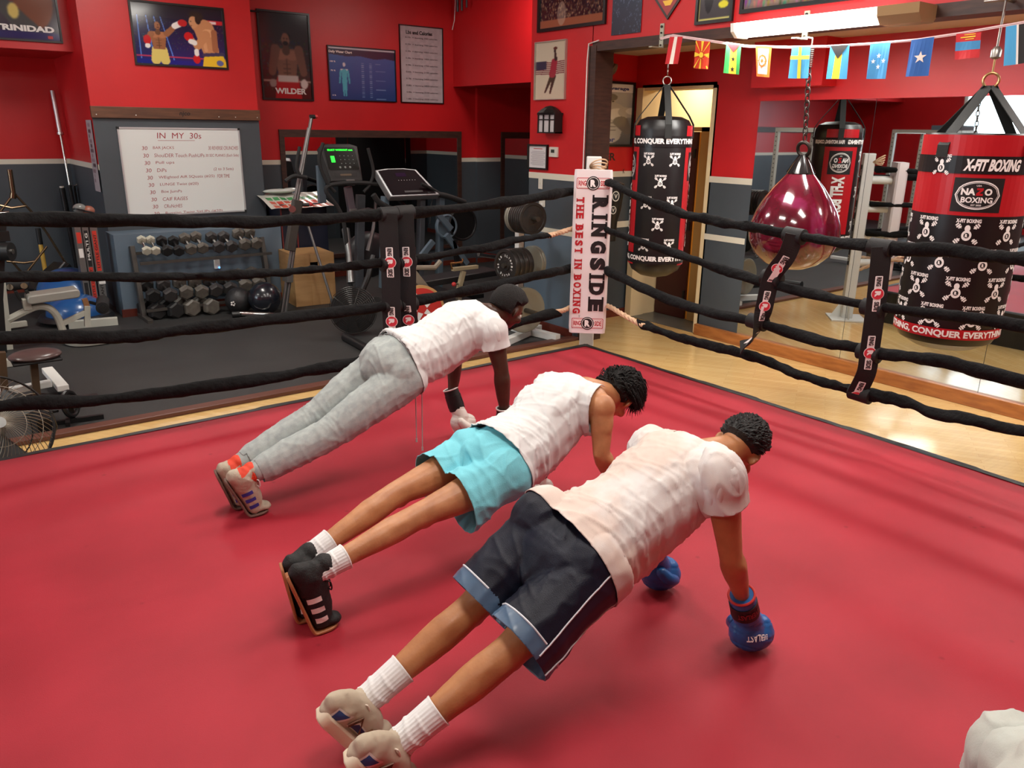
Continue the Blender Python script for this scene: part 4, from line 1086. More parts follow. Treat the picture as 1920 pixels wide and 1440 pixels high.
def trin():
    p = Pic(120, 80, (60, 62, 66)); p.grad((88, 84, 82), (48, 44, 62)); p.ell(1.1, .3, .35, .5, (120, 74, 56)); p.cap(.3, .1, 1.0, .9, .1, .2, (70, 74, 76)); p.ell(.72, .5, .1, .14, (210, 190, 110)); p.ell(.7, .2, .1, .12, (150, 40, 44)); p.rect(0, .85, 1.5, 1, (44, 44, 96)); p.blur(4); return p
a = at(118, 82, Y=YB + .5)
picture('framed boxing poster on the red bulkhead at the top left corner', (a.x - .42, YB + .5, a.z + .3), (1, 0, 0), (0, 0, 1), .84, .6, trin(), fw=.02,
        parts=lambda mb, f, w, h: (mb.text('TRINIDAD', f, w * .08, -h * .30, w * .72, h * .11, 0, .05), mb.flat(rr(w * .38, -h * .44, .05, .03), f, 1), [INKW, INKR])[-1])
def water():
    p = Pic(150, 116, (34, 74, 128)); p.grad((42, 96, 160), (26, 62, 118))
    p.poly([(0, .04), (1.3, .04), (1.3, .2), (1.1, .17), (.9, .2), (.6, .15), (.35, .17), (0, .14)], (22, 34, 62)); p.rect(0, 0, 1.3, .035, (190, 194, 200))
    c = (70, 170, 190); x = .29
    p.ell(x, .33, .028, .04, (205, 200, 205)); p.cap(x - .05, .44, x + .05, .44, .028, .028, (205, 200, 205)); p.cap(x, .47, x, .62, .055, .045, c); p.cap(x - .07, .45, x - .095, .68, .018, .014, c); p.cap(x + .07, .45, x + .095, .68, .018, .014, c)
    p.cap(x - .025, .62, x - .02, .92, .026, .014, c); p.cap(x + .025, .62, x + .02, .92, .026, .014, c)
    for cx, n in ((.62, 18), (.78, 18)):
        for k in range(n): p.rect(cx, .28 + k * .038, cx + .05, .294 + k * .038, (120, 150, 190))
    for y in (.28, .42, .6, .78, .96): p.rect(.9, y, 1.0 + .1 * (y != .28), y + .014, (120, 150, 190))
    p.blur(1); return p
rectpic('blue water chart poster with a human figure', (612, 84), (743, 192), 'Y', YW, water(), fw=.012, rough=.3,
        parts=lambda mb, f, w, h: (mb.text('Daily Water Chart', f, -w * .32, h * .40, w * .34, h * .06, 0, .03), mb.text('100 %', f, -w * .44, h * .22, w * .08, h * .03, 0, .02), mb.text('70 %', f, -w * .44, h * .05, w * .07, h * .03, 0, .02), mb.text('0 %', f, -w * .44, -h * .42, w * .05, h * .03, 0, .02), [INKW])[-1])
lp = Pic(60, 100, (176, 164, 168)); lp.grain(.03, 4)
def lbs(mb, f, w, h):
    mb.text('Lbs and Calories', f, -w * .05, h * .42, w * .62, h * .05, 0, .03)
    for k in range(10): mb.text('0.%dlb  = burning %d calories' % (k + 1, 350 * (k + 1)) if k < 9 else '1.0lb  = burning 3500 calories', f, 0, h * (.35 - .09 * k), w * .76, h * .026, 1, .01)
    return [INKK, mat('ink_grey', (96, 84, 88), .6)]
rectpic('wrinkled pale calorie chart banner on the red wall', (747, 45), (831, 195), 'Y', YW, lp, fw=.012, rough=.7, coat=0, wave=.0015, parts=lbs)
# pictures on the header and stub wall (X plane)
def crowd():
    p = Pic(170, 100, (52, 34, 40)); r = np.random.RandomState(5)
    for k in range(1500):
        y = r.rand() * .85; c = r.choice(6); col = [(120, 84, 66), (60, 40, 44), (170, 140, 110), (90, 50, 44), (40, 34, 50), (140, 110, 90)][c]
        x = r.rand() * 1.7; p.ell(x, y, .012, .02, tuple(np.array(col) * (.6 + .5 * r.rand())))
    p.rect(0, .86, 2, 1, (150, 90, 66)); p.ell(.6, .78, .12, .2, (190, 170, 150), al=.5); p.blur(1); return p
a, b = at(1010, 62, X=XP), at(1137, 45, X=XP)
picture('large framed arena crowd photo above the wall lantern', (XP, (a.y + b.y) / 2, a.z + .3), (0, -1, 0), (0, 0, 1), a.y - b.y, .6, crowd())
p = Pic(60, 100, (30, 42, 62)); p.grad((44, 62, 92), (22, 30, 48)); r = np.random.RandomState(8)
for k in range(120): x, y = r.rand() * .6, r.rand(); p.cap(x, y, x + .01, y + .03, .003, .002, (120, 140, 170))
p.cap(.38, .0, .3, .3, .1, .06, (60, 78, 108)); p.blur(1)
a, b = at(1147, 67, X=XP), at(1202, 62, X=XP)
picture('dark blue unframed poster hanging beside the arena photo', (XP, (a.y + b.y) / 2, a.z + .28), (0, -1, 0), (0, 0, 1), a.y - b.y, .56, p, frame=False, rough=.4)
# plain diamond plaque (generic stand-in)
c = at(1253, 37, X=XP); t = thing('wall_plaque', (XP, c.y, c.z), 'dark red diamond wall plaque with gold bars above the first flag', 'plaque')
f = lambda off: (lambda x, y: V((XP - off, c.y - x, c.z + y)))
mb = MB().prism([(0, 0), (.24, .26), (.16, .4), (-.16, .4), (-.24, .26)], (XP - .001, c.y, c.z), (0, -1, 0), (0, 0, 1), .015)
mb.build('plaque', mat('plaque_black', (40, 26, 20), .35), t)
mb = MB(); mb.flat([(0, .03), (.21, .26), (.145, .375), (-.145, .375), (-.21, .26)], f(.0175), 0); mb.flat([(-.03, .11), (.03, .11), (.06, .15), (-.06, .15)], f(.019), 1); mb.flat([(-.13, .24), (.15, .24), (.13, .29), (-.15, .29)], f(.019), 1)
mb.build('inlay', [mat('plaque_red', (140, 34, 34), .3, metal=.2), mat('plaque_gold', (196, 152, 50), .3, metal=.5)], t)
p = Pic(60, 90, (70, 68, 72)); p.ell(.35, .3, .2, .35, (110, 108, 112)); p.ell(.2, .6, .1, .3, (40, 40, 44)); p.rect(.0, .0, .02, 1, (220, 210, 120)); p.rect(.645, .0, .7, 1, (220, 210, 120)); p.rect(0, .975, .7, 1, (220, 210, 120)); p.ell(.5, .8, .1, .05, (220, 214, 60)); p.blur(1)
a, b = at(1305, 48, X=XP), at(1375, 40, X=XP)
picture('black framed grey poster with a small yellow mark', (XP, (a.y + b.y) / 2, a.z + .3), (0, -1, 0), (0, 0, 1), a.y - b.y, .6, p, fw=.025)
p = Pic(160, 60, (120, 104, 96)); r = np.random.RandomState(3)
for k in range(260): x, y = r.rand() * 2.6, r.rand(); p.cap(x, y, x + .08 * (r.rand() - .5), y + .1, .03, .01, tuple(r.randint(60, 170, 3) * np.array([1, .8, .8])))
p.blur(2)
a, b = at(1389, 27, X=XP), at(1620, 2, X=XP)
picture('wide framed action photo at the top above the light fixture', (XP, (a.y + b.y) / 2, a.z + .25), (0, -1, 0), (0, 0, 1), a.y - b.y, .5, p, fw=.03)
p = Pic(60, 126, (196, 182, 160))
for k in range(7): p.poly([(0, .34 + .033 * k), (.25, .355 + .033 * k), (.48, .335 + .033 * k), (.48, .352 + .033 * k), (.25, .372 + .033 * k), (0, .357 + .033 * k)], (110, 50, 60))
p.rect(0, .33, .17, .48, (56, 50, 70)); p.cap(.26, .6, .16, .88, .03, .012, (60, 42, 40)); p.cap(.3, .6, .24, .9, .03, .012, (60, 42, 40)); p.cap(.3, .34, .27, .58, .045, .05, (150, 44, 58)); p.cap(.32, .32, .3, .14, .018, .014, (60, 42, 40)); p.ell(.32, .3, .025, .035, (60, 42, 40)); p.ell(.31, .12, .03, .025, (90, 50, 44)); p.blur(1)
a, b = at(1006, 74, X=XP), at(1061, 186, X=XP)
picture('pale poster of a leaping basketball player over a striped flag', (XP, (a.y + b.y) / 2, (at(1006, 80, X=XP).z + at(1006, 188, X=XP).z) / 2), (0, -1, 0), (0, 0, 1), a.y - b.y, at(1006, 80, X=XP).z - at(1006, 188, X=XP).z, p, fw=.008, fc=mat('thin_silver_frame', (190, 186, 176), .3, metal=.6))
p = Pic(30, 40, (214, 208, 208))
def notice(mb, f, w, h):
    mb.flat(rr(0, h * .38, w * .5, h * .03), f, 1)
    for k in range(13): mb.flat(rr(0, h * (.26 - .053 * k), w * (.8 if k % 3 else .66), h * .012), f, 0)
    return [mat('ink_grey'), INKR]
rectpic('small black framed typed notice beside the thermostat', (992, 270), (1028, 319), 'X', XP, p, fw=.018, parts=notice, cat='notice', name='framed_notice')
# bodybuilder poster behind the jamb
p = Pic(90, 150, (120, 120, 116)); p.grad((190, 190, 184), (84, 84, 82)); p.X = p.X - .2; s = (170, 164, 152); d = (110, 104, 96); hi = (206, 200, 186)
p.cap(.15, .5, .15, .85, .2, .13, s); p.ell(.14, .3, .07, .1, s); p.ell(.15, .22, .08, .06, d); p.ell(.06, .5, .13, .1, hi); p.ell(.24, .5, .12, .1, hi)
p.cap(.32, .46, .47, .47, .08, .09, s); p.ell(.42, .44, .09, .06, hi); p.cap(.5, .46, .49, .25, .06, .045, s); p.ell(.45, .19, .06, .05, hi); p.cap(.28, .62, .36, .78, .09, .05, d)
for k in range(3): p.cap(.09, .64 + .06 * k, .22, .64 + .06 * k, .006, .006, d)
p.ell(.12, .29, .012, .01, (60, 56, 50)); p.ell(.18, .29, .012, .01, (60, 56, 50)); p.blur(1)
a0, a1 = at(1114, 150, Y=YA), at(1183, 275, Y=YA); w_p = a1.x - a0.x + .25
picture('black and white poster of a flexing bodybuilder behind the brown door jamb', (a1.x - w_p / 2, YA, (a0.z + a1.z) / 2), (1, 0, 0), (0, 0, 1), w_p, a0.z - a1.z, p, fw=.025,
        parts=lambda mb, f, w, h: (mb.flat(rr(0, h * .43, w, h * .13), f, 0), mb.text('Above Average', lambda x, y: f(x, y) + V((0, -.002, 0)), w * .02, h * .42, w * .8, h * .07, 1, .03), mb.text('warrior', f, -.04, -h * .42, w * .5, h * .08, 1, .03), [INKW, mat('ink_navy', (48, 56, 110), .5)])[-1])
# painted word on the wall
c = at(1131, 294, Y=YA); f = plane_fn((c.x, YA, c.z), (1, 0, 0), (0, 0, 1), .002)
mb = MB(); mb.text('STRONGER', f, -.19, 0, .76, .085, 0, .03); mb.text('S', f, .03, -.16, .03, .05, 1, .02); mb.text('K', f, .33, -.16, .03, .05, 0, .02)
st('trim_10', mb, [mat('brown_black_letter_paint', (52, 26, 24), .5), INKR])
# paper sheets on the side of the block
a = at(164, 225, X=XBL - .004); b = at(189, 360, X=XBL - .004)
p = Pic(30, 60, (176, 166, 170))
for k in range(12): r_ = np.random.RandomState(k); p.rect(.05 + .1 * r_.rand(), .05 + .07 * k, .2 + .2 * r_.rand(), .1 + .07 * k, tuple(r_.randint(80, 150) * np.array([1, .85, .9])))
picture('stained paper chart taped to the side of the whiteboard block', (XBL - .006, (a.y + b.y) / 2, (a.z + b.z) / 2), (0, -1, 0), (0, 0, 1), abs(a.y - b.y) + .12, a.z - b.z, p, frame=False, rough=.6, coat=0, cat='paper', name='paper_chart')

# ------------------------------------------------------------- whiteboard
a, b = at(218, 238, Y=YB), at(456, 403, Y=YB)
wx0, wx1, wz1, wz0 = a.x, (at(449, 241, Y=YB).x + at(460, 402, Y=YB).x) / 2, a.z, at(300, 404, Y=YB).z
t = thing('whiteboard', (wx0, YB, wz0), 'whiteboard with a handwritten red exercise list', 'whiteboard')
cx, cz, ww, wh = (wx0 + wx1) / 2, (wz0 + wz1) / 2, wx1 - wx0, wz1 - wz0
mb = MB()
for q in ((wx0, wz1 - .018, wx1, wz1), (wx0, wz0, wx1, wz0 + .018), (wx0, wz0, wx0 + .018, wz1), (wx1 - .018, wz0, wx1, wz1)): mb.box((q[0], YB - .022, q[1]), (q[2], YB - .001, q[3]))
mb.build('frame', mat('aluminium_frame', (196, 198, 200), .35, metal=.6), t)
for x in (wx0, wx1):
    for z in (wz0, wz1): MB().box((x - .004 if x == wx0 else x - .022, YB - .026, z - .004 if z == wz0 else z - .022), (x + .022 if x == wx0 else x + .004, YB - .001, z + .022 if z == wz0 else z + .004)).build('corner_cap', BLACK, t)
mb = MB().box((wx0 + .01, YB - .014, wz0 + .01), (wx1 - .01, YB - .001, wz1 - .01), 0)
f = plane_fn((cx, YB - .014, cz), (1, 0, 0), (0, 0, 1), .001)
mb.text('IN  MY  30s', f, -.02, wh * .41, .5, .065, 1, .0, shear=.1); mb.flat(rr(-.06, wh * .355, .42, .004), f, 1)
L1 = ['BAR JACKS', 'ShoulDER Touch PushUPs', 'Pull ups', 'DiPs', 'WEighted AiR SQuats (#25)', 'LUNGE Twist (#20)', 'Box JumPs', 'CAlF RAiSES', 'CRuNcHES', 'Russian Twist SitUPs (#20)']
for i, s_ in enumerate(L1):
    z = wh * (.27 - .083 * i); w_ = .026 * len(s_)
    mb.text('30', f, -ww * .5 + .27 + .005 * i, z, .06, .042, 1, 0, shear=.15)
    mb.text(s_, f, -ww * .5 + .36 + .006 * i + w_ / 2, z, w_, .04, 1, -.003, shear=.12, rot=random.uniform(-.01, .015))
for s_, x, z, w_ in (('30 REVERSE CRUNCHES', .48, .27, .36), ('30 SEC PLANKS (Each Side)', .46, .18, .40), ('(2 to 3 Sets)', .46, .02, .24), ('FOR TIME', .45, -.06, .15)):
    mb.text(s_, f, x, wh * z, w_, .042, 1, -.003, shear=.1)
mb.build('board', [mat('whiteboard_enamel', (218, 222, 220), .22, coat=.3), mat('red_marker', (150, 44, 52), .6)], t)

# ---------------------------------------------------- small wall fittings
c0, c1 = at(1022, 250, X=XP), at(1056, 205, X=XP); cy_, hw_ = (c0.y + c1.y) / 2, abs(c0.y - c1.y) / 2
t = thing('wall_lantern', (XP, cy_, c0.z), 'dark coach lantern with white panes on the red stub wall', 'lantern')
zlo, zhi = at(1040, 250, X=XP).z, at(1040, 212, X=XP).z
mb = MB().box((XP - .11, cy_ - hw_, zlo), (XP, cy_ + hw_, zlo + .012)).box((XP - .11, cy_ - hw_ - .005, zhi - .02), (XP, cy_ + hw_ + .005, zhi))
for y in (cy_ - hw_ + .008, cy_ - hw_ * .35, cy_ + hw_ * .35, cy_ + hw_ - .008): mb.box((XP - .108, y - .006, zlo), (XP - .096, y + .006, zhi))
mb.box((XP - .106, cy_ - hw_, zhi - .07), (XP - .098, cy_ + hw_, zhi - .06)); mb.box((XP - .104, cy_ - hw_, zlo), (XP - .004, cy_ - hw_ + .012, zhi)).box((XP - .104, cy_ + hw_ - .012, zlo), (XP - .004, cy_ + hw_, zhi))
mb.lathe([(hw_ * .95, 0), (hw_ * .7, .03), (hw_ * .35, .06), (.01, .07)], (XP - .055, cy_, zhi), n=16)
mb.build('lantern_frame', mat('bronze_black_metal', (34, 30, 30), .45, metal=.3), t)
MB().box((XP - .095, cy_ - hw_ + .013, zlo + .013), (XP - .004, cy_ + hw_ - .013, zhi - .02)).build('pane', mat('seeded_glass_white', (196, 190, 190), .3), t)
def plate(name, lab, cat, px, py, w, h, d, m, plane=XP):
    c = at(px, py, X=plane); t = thing(name, (plane, c.y, c.z), lab, cat)
    MB().box((plane - d, c.y - w / 2, c.z - h / 2), (plane, c.y + w / 2, c.z + h / 2)).build('plate', m, t, bevel=.004); return t, c
IV = mat('ivory_plastic', (206, 200, 188), .4)
t, c = plate('thermostat', 'ivory thermostat on the red stub wall beside the notice', 'thermostat', 1040, 285, .13, .1, .025, IV); MB().box((XP - .028, c.y - .025, c.z - .008), (XP - .0255, c.y + .03, c.z + .025)).build('display', mat('lcd_dark', (40, 48, 40), .3), t)
t, c = plate('light_switch', 'ivory light switch plate on the grey wall, upper of two', 'switch', 1014, 344, .07, .115, .008, IV, XP - .004); MB().box((XP - .02, c.y - .006, c.z - .004), (XP - .012, c.y + .006, c.z + .016)).build('toggle', IV, t)
t, c = plate('light_switch', 'ivory outlet plate on the grey wall, lower of two', 'switch', 1017, 378, .1, .11, .008, IV, XP - .004)
for dz in (-.025, .025): MB().box((XP - .0145, c.y - .018, c.z + dz - .014), (XP - .0122, c.y + .018, c.z + dz + .014)).build('socket', WHITE, t)
c = at(1128, 128, Y=YA); t = thing('emergency_light', c, 'beige emergency light box with a round lamp on the red wall', 'light')
MB().box((c.x - .13, YA - .09, c.z - .06), (c.x + .09, YA, c.z + .065)).box((c.x + .05, YA - .092, c.z + .01), (c.x + .065, YA - .0905, c.z + .03), 1).build('housing', [mat('beige_plastic', (150, 136, 108), .5), BLACK], t, bevel=.006)
c = at(1153, 130, Y=YA - .08); d = V((.35, -.8, -.35)).normalized()
MB().lathe([(.025, -.07), (.05, -.04), (.058, 0), (.05, .004), (.02, -.01)], c, axis=d, n=20).cyl(c - d * .07, V((c.x - .1, YA - .05, c.z + .0)), .012).build('lamp_head', mat('grey_lamp_metal', (120, 112, 100), .4, metal=.4), t, smooth=True)
c = at(406, 495, Y=PY); t = thing('plug_adapter', c, 'small white plug-in device glowing blue behind the dumbbell rack', 'plug')
MB().box((c.x - .035, PY - .03, c.z - .055), (c.x + .035, PY, c.z + .055)).build('case', WHITE, t, bevel=.006)
MB().sph((c.x + .02, PY - .034, c.z - .04), .01, 10).build('indicator', mat('blue_led', (60, 140, 255), .3, emit=(70, 150, 255), estr=6), t)
# curtain rod end, pipes and cord near the ceiling
c = at(468, 20, Y=YW - .1); mb = MB().cyl((c.x - .05, YW - .1, c.z), (c.x + .12, YW - .1, c.z), .012); mb.sph((c.x - .05, YW - .1, c.z), .03, 12); mb.cyl((c.x, YW - .1, c.z), (c.x, YW, c.z), .01)
mb.build('curtain_rod_end', BLACK, label='black rod finial beside the boxer portrait', cat='rod', smooth=True)
for k, (x, y1) in enumerate(((858, 22), (866, 20), (875, 14))):
    a = at(x, y1, X=XH - .1); MB().cyl(a, (a.x, a.y, ZC), .02 - .003 * k).build('ceiling_pipe', mat('dark_pipe', (70, 62, 64), .4, metal=.5), label='dark pipe end hanging near the ceiling, ' + ['left', 'middle', 'right'][k] + ' one of three', cat='pipe')
pts = [at(855, -40, X=XH - .05), at(854, 0, X=XH - .05), at(852, 38, X=XH - .05), at(848, 56, X=XH - .05)]
MB().tube(pts, .006, 6).build('pull_cord', WHITE, label='thin white cord dangling at the red header corner', cat='cord')
# black mitt bag with oval marks behind the corner post
c = at(1146, 395, X=5.95); t = thing('uppercut_bag', (c.x, c.y, c.z - .2), 'black wall bag with cream oval marks, behind the corner cushion', 'punching bag')
zt_, zb_ = at(1146, 342, X=5.95).z, at(1146, 452, X=5.95).z
MB().lathe([(.06, zb_), (.07, zb_ + .2), (.1, zb_ + .32), (.12, zt_ - .12), (.125, zt_ - .01), (.1, zt_)], (c.x, c.y, 0), n=24).build('bag_body', mat('black_bag_vinyl'), t, smooth=True)
MB().cyl((c.x, c.y, zt_ - .06), (c.x + .12, YA, zt_ - .06), .03).build('mount', BLACK, t)
g = mkcyl(V((c.x, c.y, 0)), .122)
mb = MB()
for (x, z, s_) in ((.04, zt_ - .13, .05), (.02, zt_ - .27, .04)): mb.flat(circ(x, z, s_ * .8, s_ * 1.05), g(.001), 0); mb.flat(circ(x, z, s_ * .62, s_ * .85), g(.002), 1); mb.text('V', g(.003), x, z, s_ * .7, s_ * .9, 0, .03)
mb.build('oval_marks', [IV, BLACK], t)
# ====================================================== training equipment
GM = mat('gunmetal_frame', (70, 66, 62), .5, metal=.3)
CHR = mat('chrome', (190, 188, 184), .18, metal=1)
OFFW = mat('offwhite_enamel', (186, 186, 174), .4)
PADG = mat('grey_vinyl_pad', (150, 148, 140), .4)
PADB = mat('brown_vinyl_pad', (84, 66, 64), .28)
BPL = mat('black_plastic', (26, 27, 28), .4)
BMET = mat('black_metal', (30, 30, 31), .4, metal=.3)
SILV = mat('silver_aluminium', (140, 142, 142), .32, metal=.8)
BLUEG = mat('blue_grey_enamel', (88, 104, 116), .4)
def fl(px, py, z=FZ): return at(px, py, z=z)

# ---- dumbbell rack
ry = fl(270, 606).y
t = thing('dumbbell_rack', (fl(262, 590).x, ry, FZ), 'two-tier gunmetal dumbbell rack below the whiteboard', 'rack')
xl, xr = at(262, 540, Y=ry + .2).x, at(503, 520, Y=ry + .2).x
ztop = at(252, 462, Y=ry + .3).z
for x in (xl, xr):
    mb = MB().bar((x, ry + .18, FZ + .03), (x, ry + .34, ztop), .05, .09, up=(0, 1, 0)); mb.bar((x, ry - .12, FZ + .03), (x, ry + .42, FZ + .03), .06, .05)
    mb.build('upright', GM, t, bevel=.004)
zt1, zt2 = at(360, 470, Y=ry + .1).z - .09, at(360, 555, Y=ry + .1).z - .1
for z in (zt1, zt2):
    for dy, dz in ((.02, 0), (.3, .075)):
        MB().bar((xl, ry + dy, z + dz), (xr, ry + dy, z + dz), .03, .03).build('shelf_rail', GM, t)
def dumbbell(label, p, q, r, hm, hand, grp):
    """p front head centre, q rear head centre"""
    t = thing('dumbbell', (p + q) / 2, label, 'dumbbell', grp)
    d = (q - p).normalized(); L = r * .82
    up = V((0, 0, 1)) - d * d.z; up.normalize(); side = d.cross(up)
    MB().cyl(p + d * L * .4, q - d * L * .4, r * .26, n=12).build('handle', hand, t, smooth=True)
    for c in (p, q):
        pr = [(r * .8, -L * .62), (r, -L * .42), (r, L * .42), (r * .8, L * .62)]
        MB().lathe(pr, c, axis=d, n=6, xdir=tuple(up * .5 + side * .866) ).build('head', hm, t)
HW = mat('chalky_silver_head', (186, 184, 168), .5); HB = mat('black_rubber_head', (24, 24, 25), .6); HG = mat('worn_grey_head', (104, 100, 92), .5, rgb2=(84, 80, 74), nscale=18); HD = mat('dark_grey_head', (58, 56, 56), .5)
ordn = ['first', 'second', 'third', 'fourth', 'fifth', 'sixth', 'seventh', 'eighth', 'ninth', 'tenth']
tops = [(275, 470, -10, -20, .052, HW), (292, 470, -10, -20, .052, HW), (313, 470, -10, -18, .064, HB), (335, 470, -10, -18, .064, HB), (358, 467, -12, -20, .068, HG), (380, 465, -13, -21, .068, HG), (410, 463, -14, -18, .072, HD), (434, 462, -15, -18, .072, HD), (459, 458, -13, -20, .074, HG), (481, 456, -14, -20, .074, HG)]
nm = {id(HW): 'chalky silver', id(HB): 'black', id(HG): 'worn grey', id(HD): 'dark grey'}
for i, (x, y, dx, dy, r, m) in enumerate(tops):
    dumbbell('%s hexagonal dumbbell, %s from the left on the top tier' % (nm[id(m)], ordn[i]), at(x, y, Y=ry + .02), at(x + dx, y + dy, Y=ry + .24), r, m, CHR if m is not HB else BMET, 'dumbbells on the top tier')
mids = [(287, 554, HB), (319, 553, HD), (349, 548, HG), (378, 547, HG), (405, 544, HD), (432, 541, HD), (460, 535, HG), (485, 531, HG)]
for i, (x, y, m) in enumerate(mids):
    dumbbell('%s hexagonal dumbbell, %s from the left on the middle tier' % (nm[id(m)], ordn[i]), at(x, y, Y=ry + .02), at(x - 13, y - 19, Y=ry + .26), .084, m, CHR, 'dumbbells on the middle tier')
lows = [(297, 586, .105, HB), (331, 584, .1, HB), (361, 580, .105, HG), (398, 577, .1, HG)]
for i, (x, y, r, m) in enumerate(lows):
    p = fl(x, y + 14); p = V((p.x, p.y, FZ + .014 + r * .88)); dumbbell('big %s hexagonal dumbbell, %s from the left on the floor under the rack' % (nm[id(m)], ordn[i]), p, p + V((-.06, .24, 0)), r, m, BMET, 'dumbbells on the floor')
# ---- balls
def ball(name, lab, px, py, r, m, logo=None):
    p = fl(px, py); c = V((p.x, p.y + r * .6, FZ + .012 + r)); mb = MB().sph(c, r, 32)
    if logo: 
        n = (V((0, 0, 1.75)) - c).normalized(); ux = n.cross(V((0, 0, 1))).normalized() * -1; uy = n.cross(ux) * -1; uy = ux.cross(n) * -1
        n2 = (n + ux * -.45 + V((0, 0, -.25))).normalized()
        for k in range(5): a = k * 1.26; mb.sph(c + n2 * r * .985 + ux * .02 * math.cos(a) + V((0, 0, 1)) * .02 * math.sin(a), .012, 8, m=1)
    return mb.build(name, [m, INKW], smooth=True, label=lab, cat='ball')
ball('medicine_ball', 'black medicine ball with a small white mark beside the rack', 455, 592, .155, mat('black_ball_rubber', (34, 34, 36), .45, bump=.3, bscale=90), True)
ball('exercise_ball', 'larger shiny navy-black ball behind the silver pole', 506, 594, .19, mat('navy_gloss_ball', (22, 26, 34), .25, coat=.4))
# balance trainer dome
p = fl(150, 608); c = V((p.x, p.y + .15, FZ + .04))
t = thing('balance_dome', c, 'blue half-ball balance trainer behind the white bench', 'balance trainer')
BLU = mat('blue_dome_rubber', (30, 82, 142), .28, coat=.3)
MB().lathe([(.36, 0), (.39, .02), (.36, .06)], c, n=40).build('base', BPL, t, smooth=True)
c2_ = c + V((.02, .38, .22)); ax = V((-.1, -.5, .86)).normalized()
MB().lathe([(.30 * math.cos(a), .06 + .22 * math.sin(a)) for a in [k * math.pi / 20 for k in range(11)]], c, n=40).build('dome', BLU, t, smooth=True)
t = thing('balance_dome', c2_, 'second blue balance trainer leaning on top of the other by the plinth', 'balance trainer')
MB().lathe([(.34, -.02), (.37, 0), (.345, .03)], c2_, axis=ax, n=40).build('base', BPL, t, smooth=True)
MB().lathe([(.335 * math.cos(a), .02 + .24 * math.sin(a)) for a in [k * math.pi / 20 for k in range(11)]], c2_, axis=ax, n=40).build('dome', BLU, t, smooth=True)

# ---- white preacher bench at the left
Yb = fl(70, 650).y
def B(x, y, dy=0): return at(x, y, Y=Yb + dy)
t = thing('preacher_bench', fl(20, 740), 'off-white tubular bench with a grey pad and arm-curl rollers at the left', 'weight bench')
mb = MB(); mb.bar(B(2, 520), B(22, 690), .06, .06, up=(0, 1, 0)); mb.build('upright', OFFW, t, bevel=.004)
pts = [B(x, y, .0) for x, y in ((15, 600), (45, 585), (70, 575), (92, 578), (108, 595), (120, 625))]
mb = MB().tube([V(q) for q in catmull([tuple(q) for q in pts], 5)], .036, 8); mb.build('curved_beam', OFFW, t, smooth=True)
mb = MB().bar(B(118, 606), B(160, 586), .05, .05, up=(0, 1, 0)); mb.bar(B(163, 573), B(164, 612), .055, .055, up=(0, 1, 0)); mb.build('support_arm', OFFW, t, bevel=.003)
mb = MB().bar(B(158, 560), B(163, 574), .05, .05, up=(0, 1, 0)); mb.build('wood_block', mat('varnished_block', (150, 106, 70), .4), t)
c = B(98, 553); mb = MB(); 
prof = rr(0, 0, .50, .09, .035, 5); mb.prism(prof, c + V((0, -.14, 0)), (1, 0, .04), (0, 0, 1), -.28 if False else .0001)
mb = MB(); ux = V((1, .0, .05)).normalized(); uz = V((0, 0, 1)); n = len(prof)
vs = [c + ux * x + uz * y + V((0, sy, 0)) for sy in (-.13, .13) for x, y in rr(0, 0, .46, .085, .03, 5)]
mb.add(vs, [tuple(range(n))[::-1], tuple(range(n, 2 * n))] + [(i, (i + 1) % n, n + (i + 1) % n, n + i) for i in range(n)])
mb.build('pad', PADG, t, smooth=True, bevel=.012)
mb = MB().bar(B(48, 560), B(52, 580), .07, .1, up=(0, 1, 0)); mb.build('pad_mount', OFFW, t, bevel=.003)
c = B(192, 572); MB().cyl(c + V((-.03, -.16, 0)), c + V((.03, .12, .02)), .062, n=20).build('roller', mat('black_foam', (30, 30, 31), .8), t, smooth=True); MB().cyl(c + V((-.036, -.2, 0)), c + V((-.03, -.16, 0)), .03).build('roller_cap', BPL, t, smooth=True)
MB().bar(B(166, 566), B(188, 572), .03, .03, up=(0, 1, 0)).build('roller_arm', BMET, t)
c = B(22, 540, .1); MB().cyl(c + V((-.1, 0, .02)), c + V((.14, 0, .03)), .05, n=16).build('arm_roller', mat('black_foam'), t, smooth=True)
for dx in (-.02, .1): MB().cyl(c + V((dx, -.06, .02)), c + V((dx + .02, .02, .02)), .03).build('clamp', CHR, t, smooth=True)
for dx in (.02, .11): MB().bar(c + V((dx, -.05, -.02)), c + V((dx + .03, -.05, -.12)), .05, .03).build('grip', BPL, t, bevel=.005)
a, b = fl(130, 618), fl(222, 610); MB().bar(a + V((0, 0, .05)), b + V((0, 0, .05)), .07, .09).build('foot', OFFW, t, bevel=.005)
mb = MB(); pts = [fl(118, 640), fl(135, 651), fl(170, 651), fl(225, 643)]
mb.tube([q + V((0, 0, .05)) for q in [V(z) for z in catmull([tuple(q) for q in pts], 5)]], .04, 8); mb.build('lower_leg', OFFW, t, smooth=True)
MB().bar(fl(225, 644) + V((0, 0, .05)), fl(247, 642) + V((0, 0, .05)), .03, .03).build('leg_pin', CHR, t)
MB().bar(fl(0, 692) + V((0, 0, .05)), fl(60, 684) + V((0, 0, .05)), .07, .07).build('foot', OFFW, t, bevel=.005)
MB().bar(fl(10, 622) + V((0, 0, .06)), fl(52, 616) + V((0, 0, .06)), .05, .06).build('foot', OFFW, t, bevel=.005)
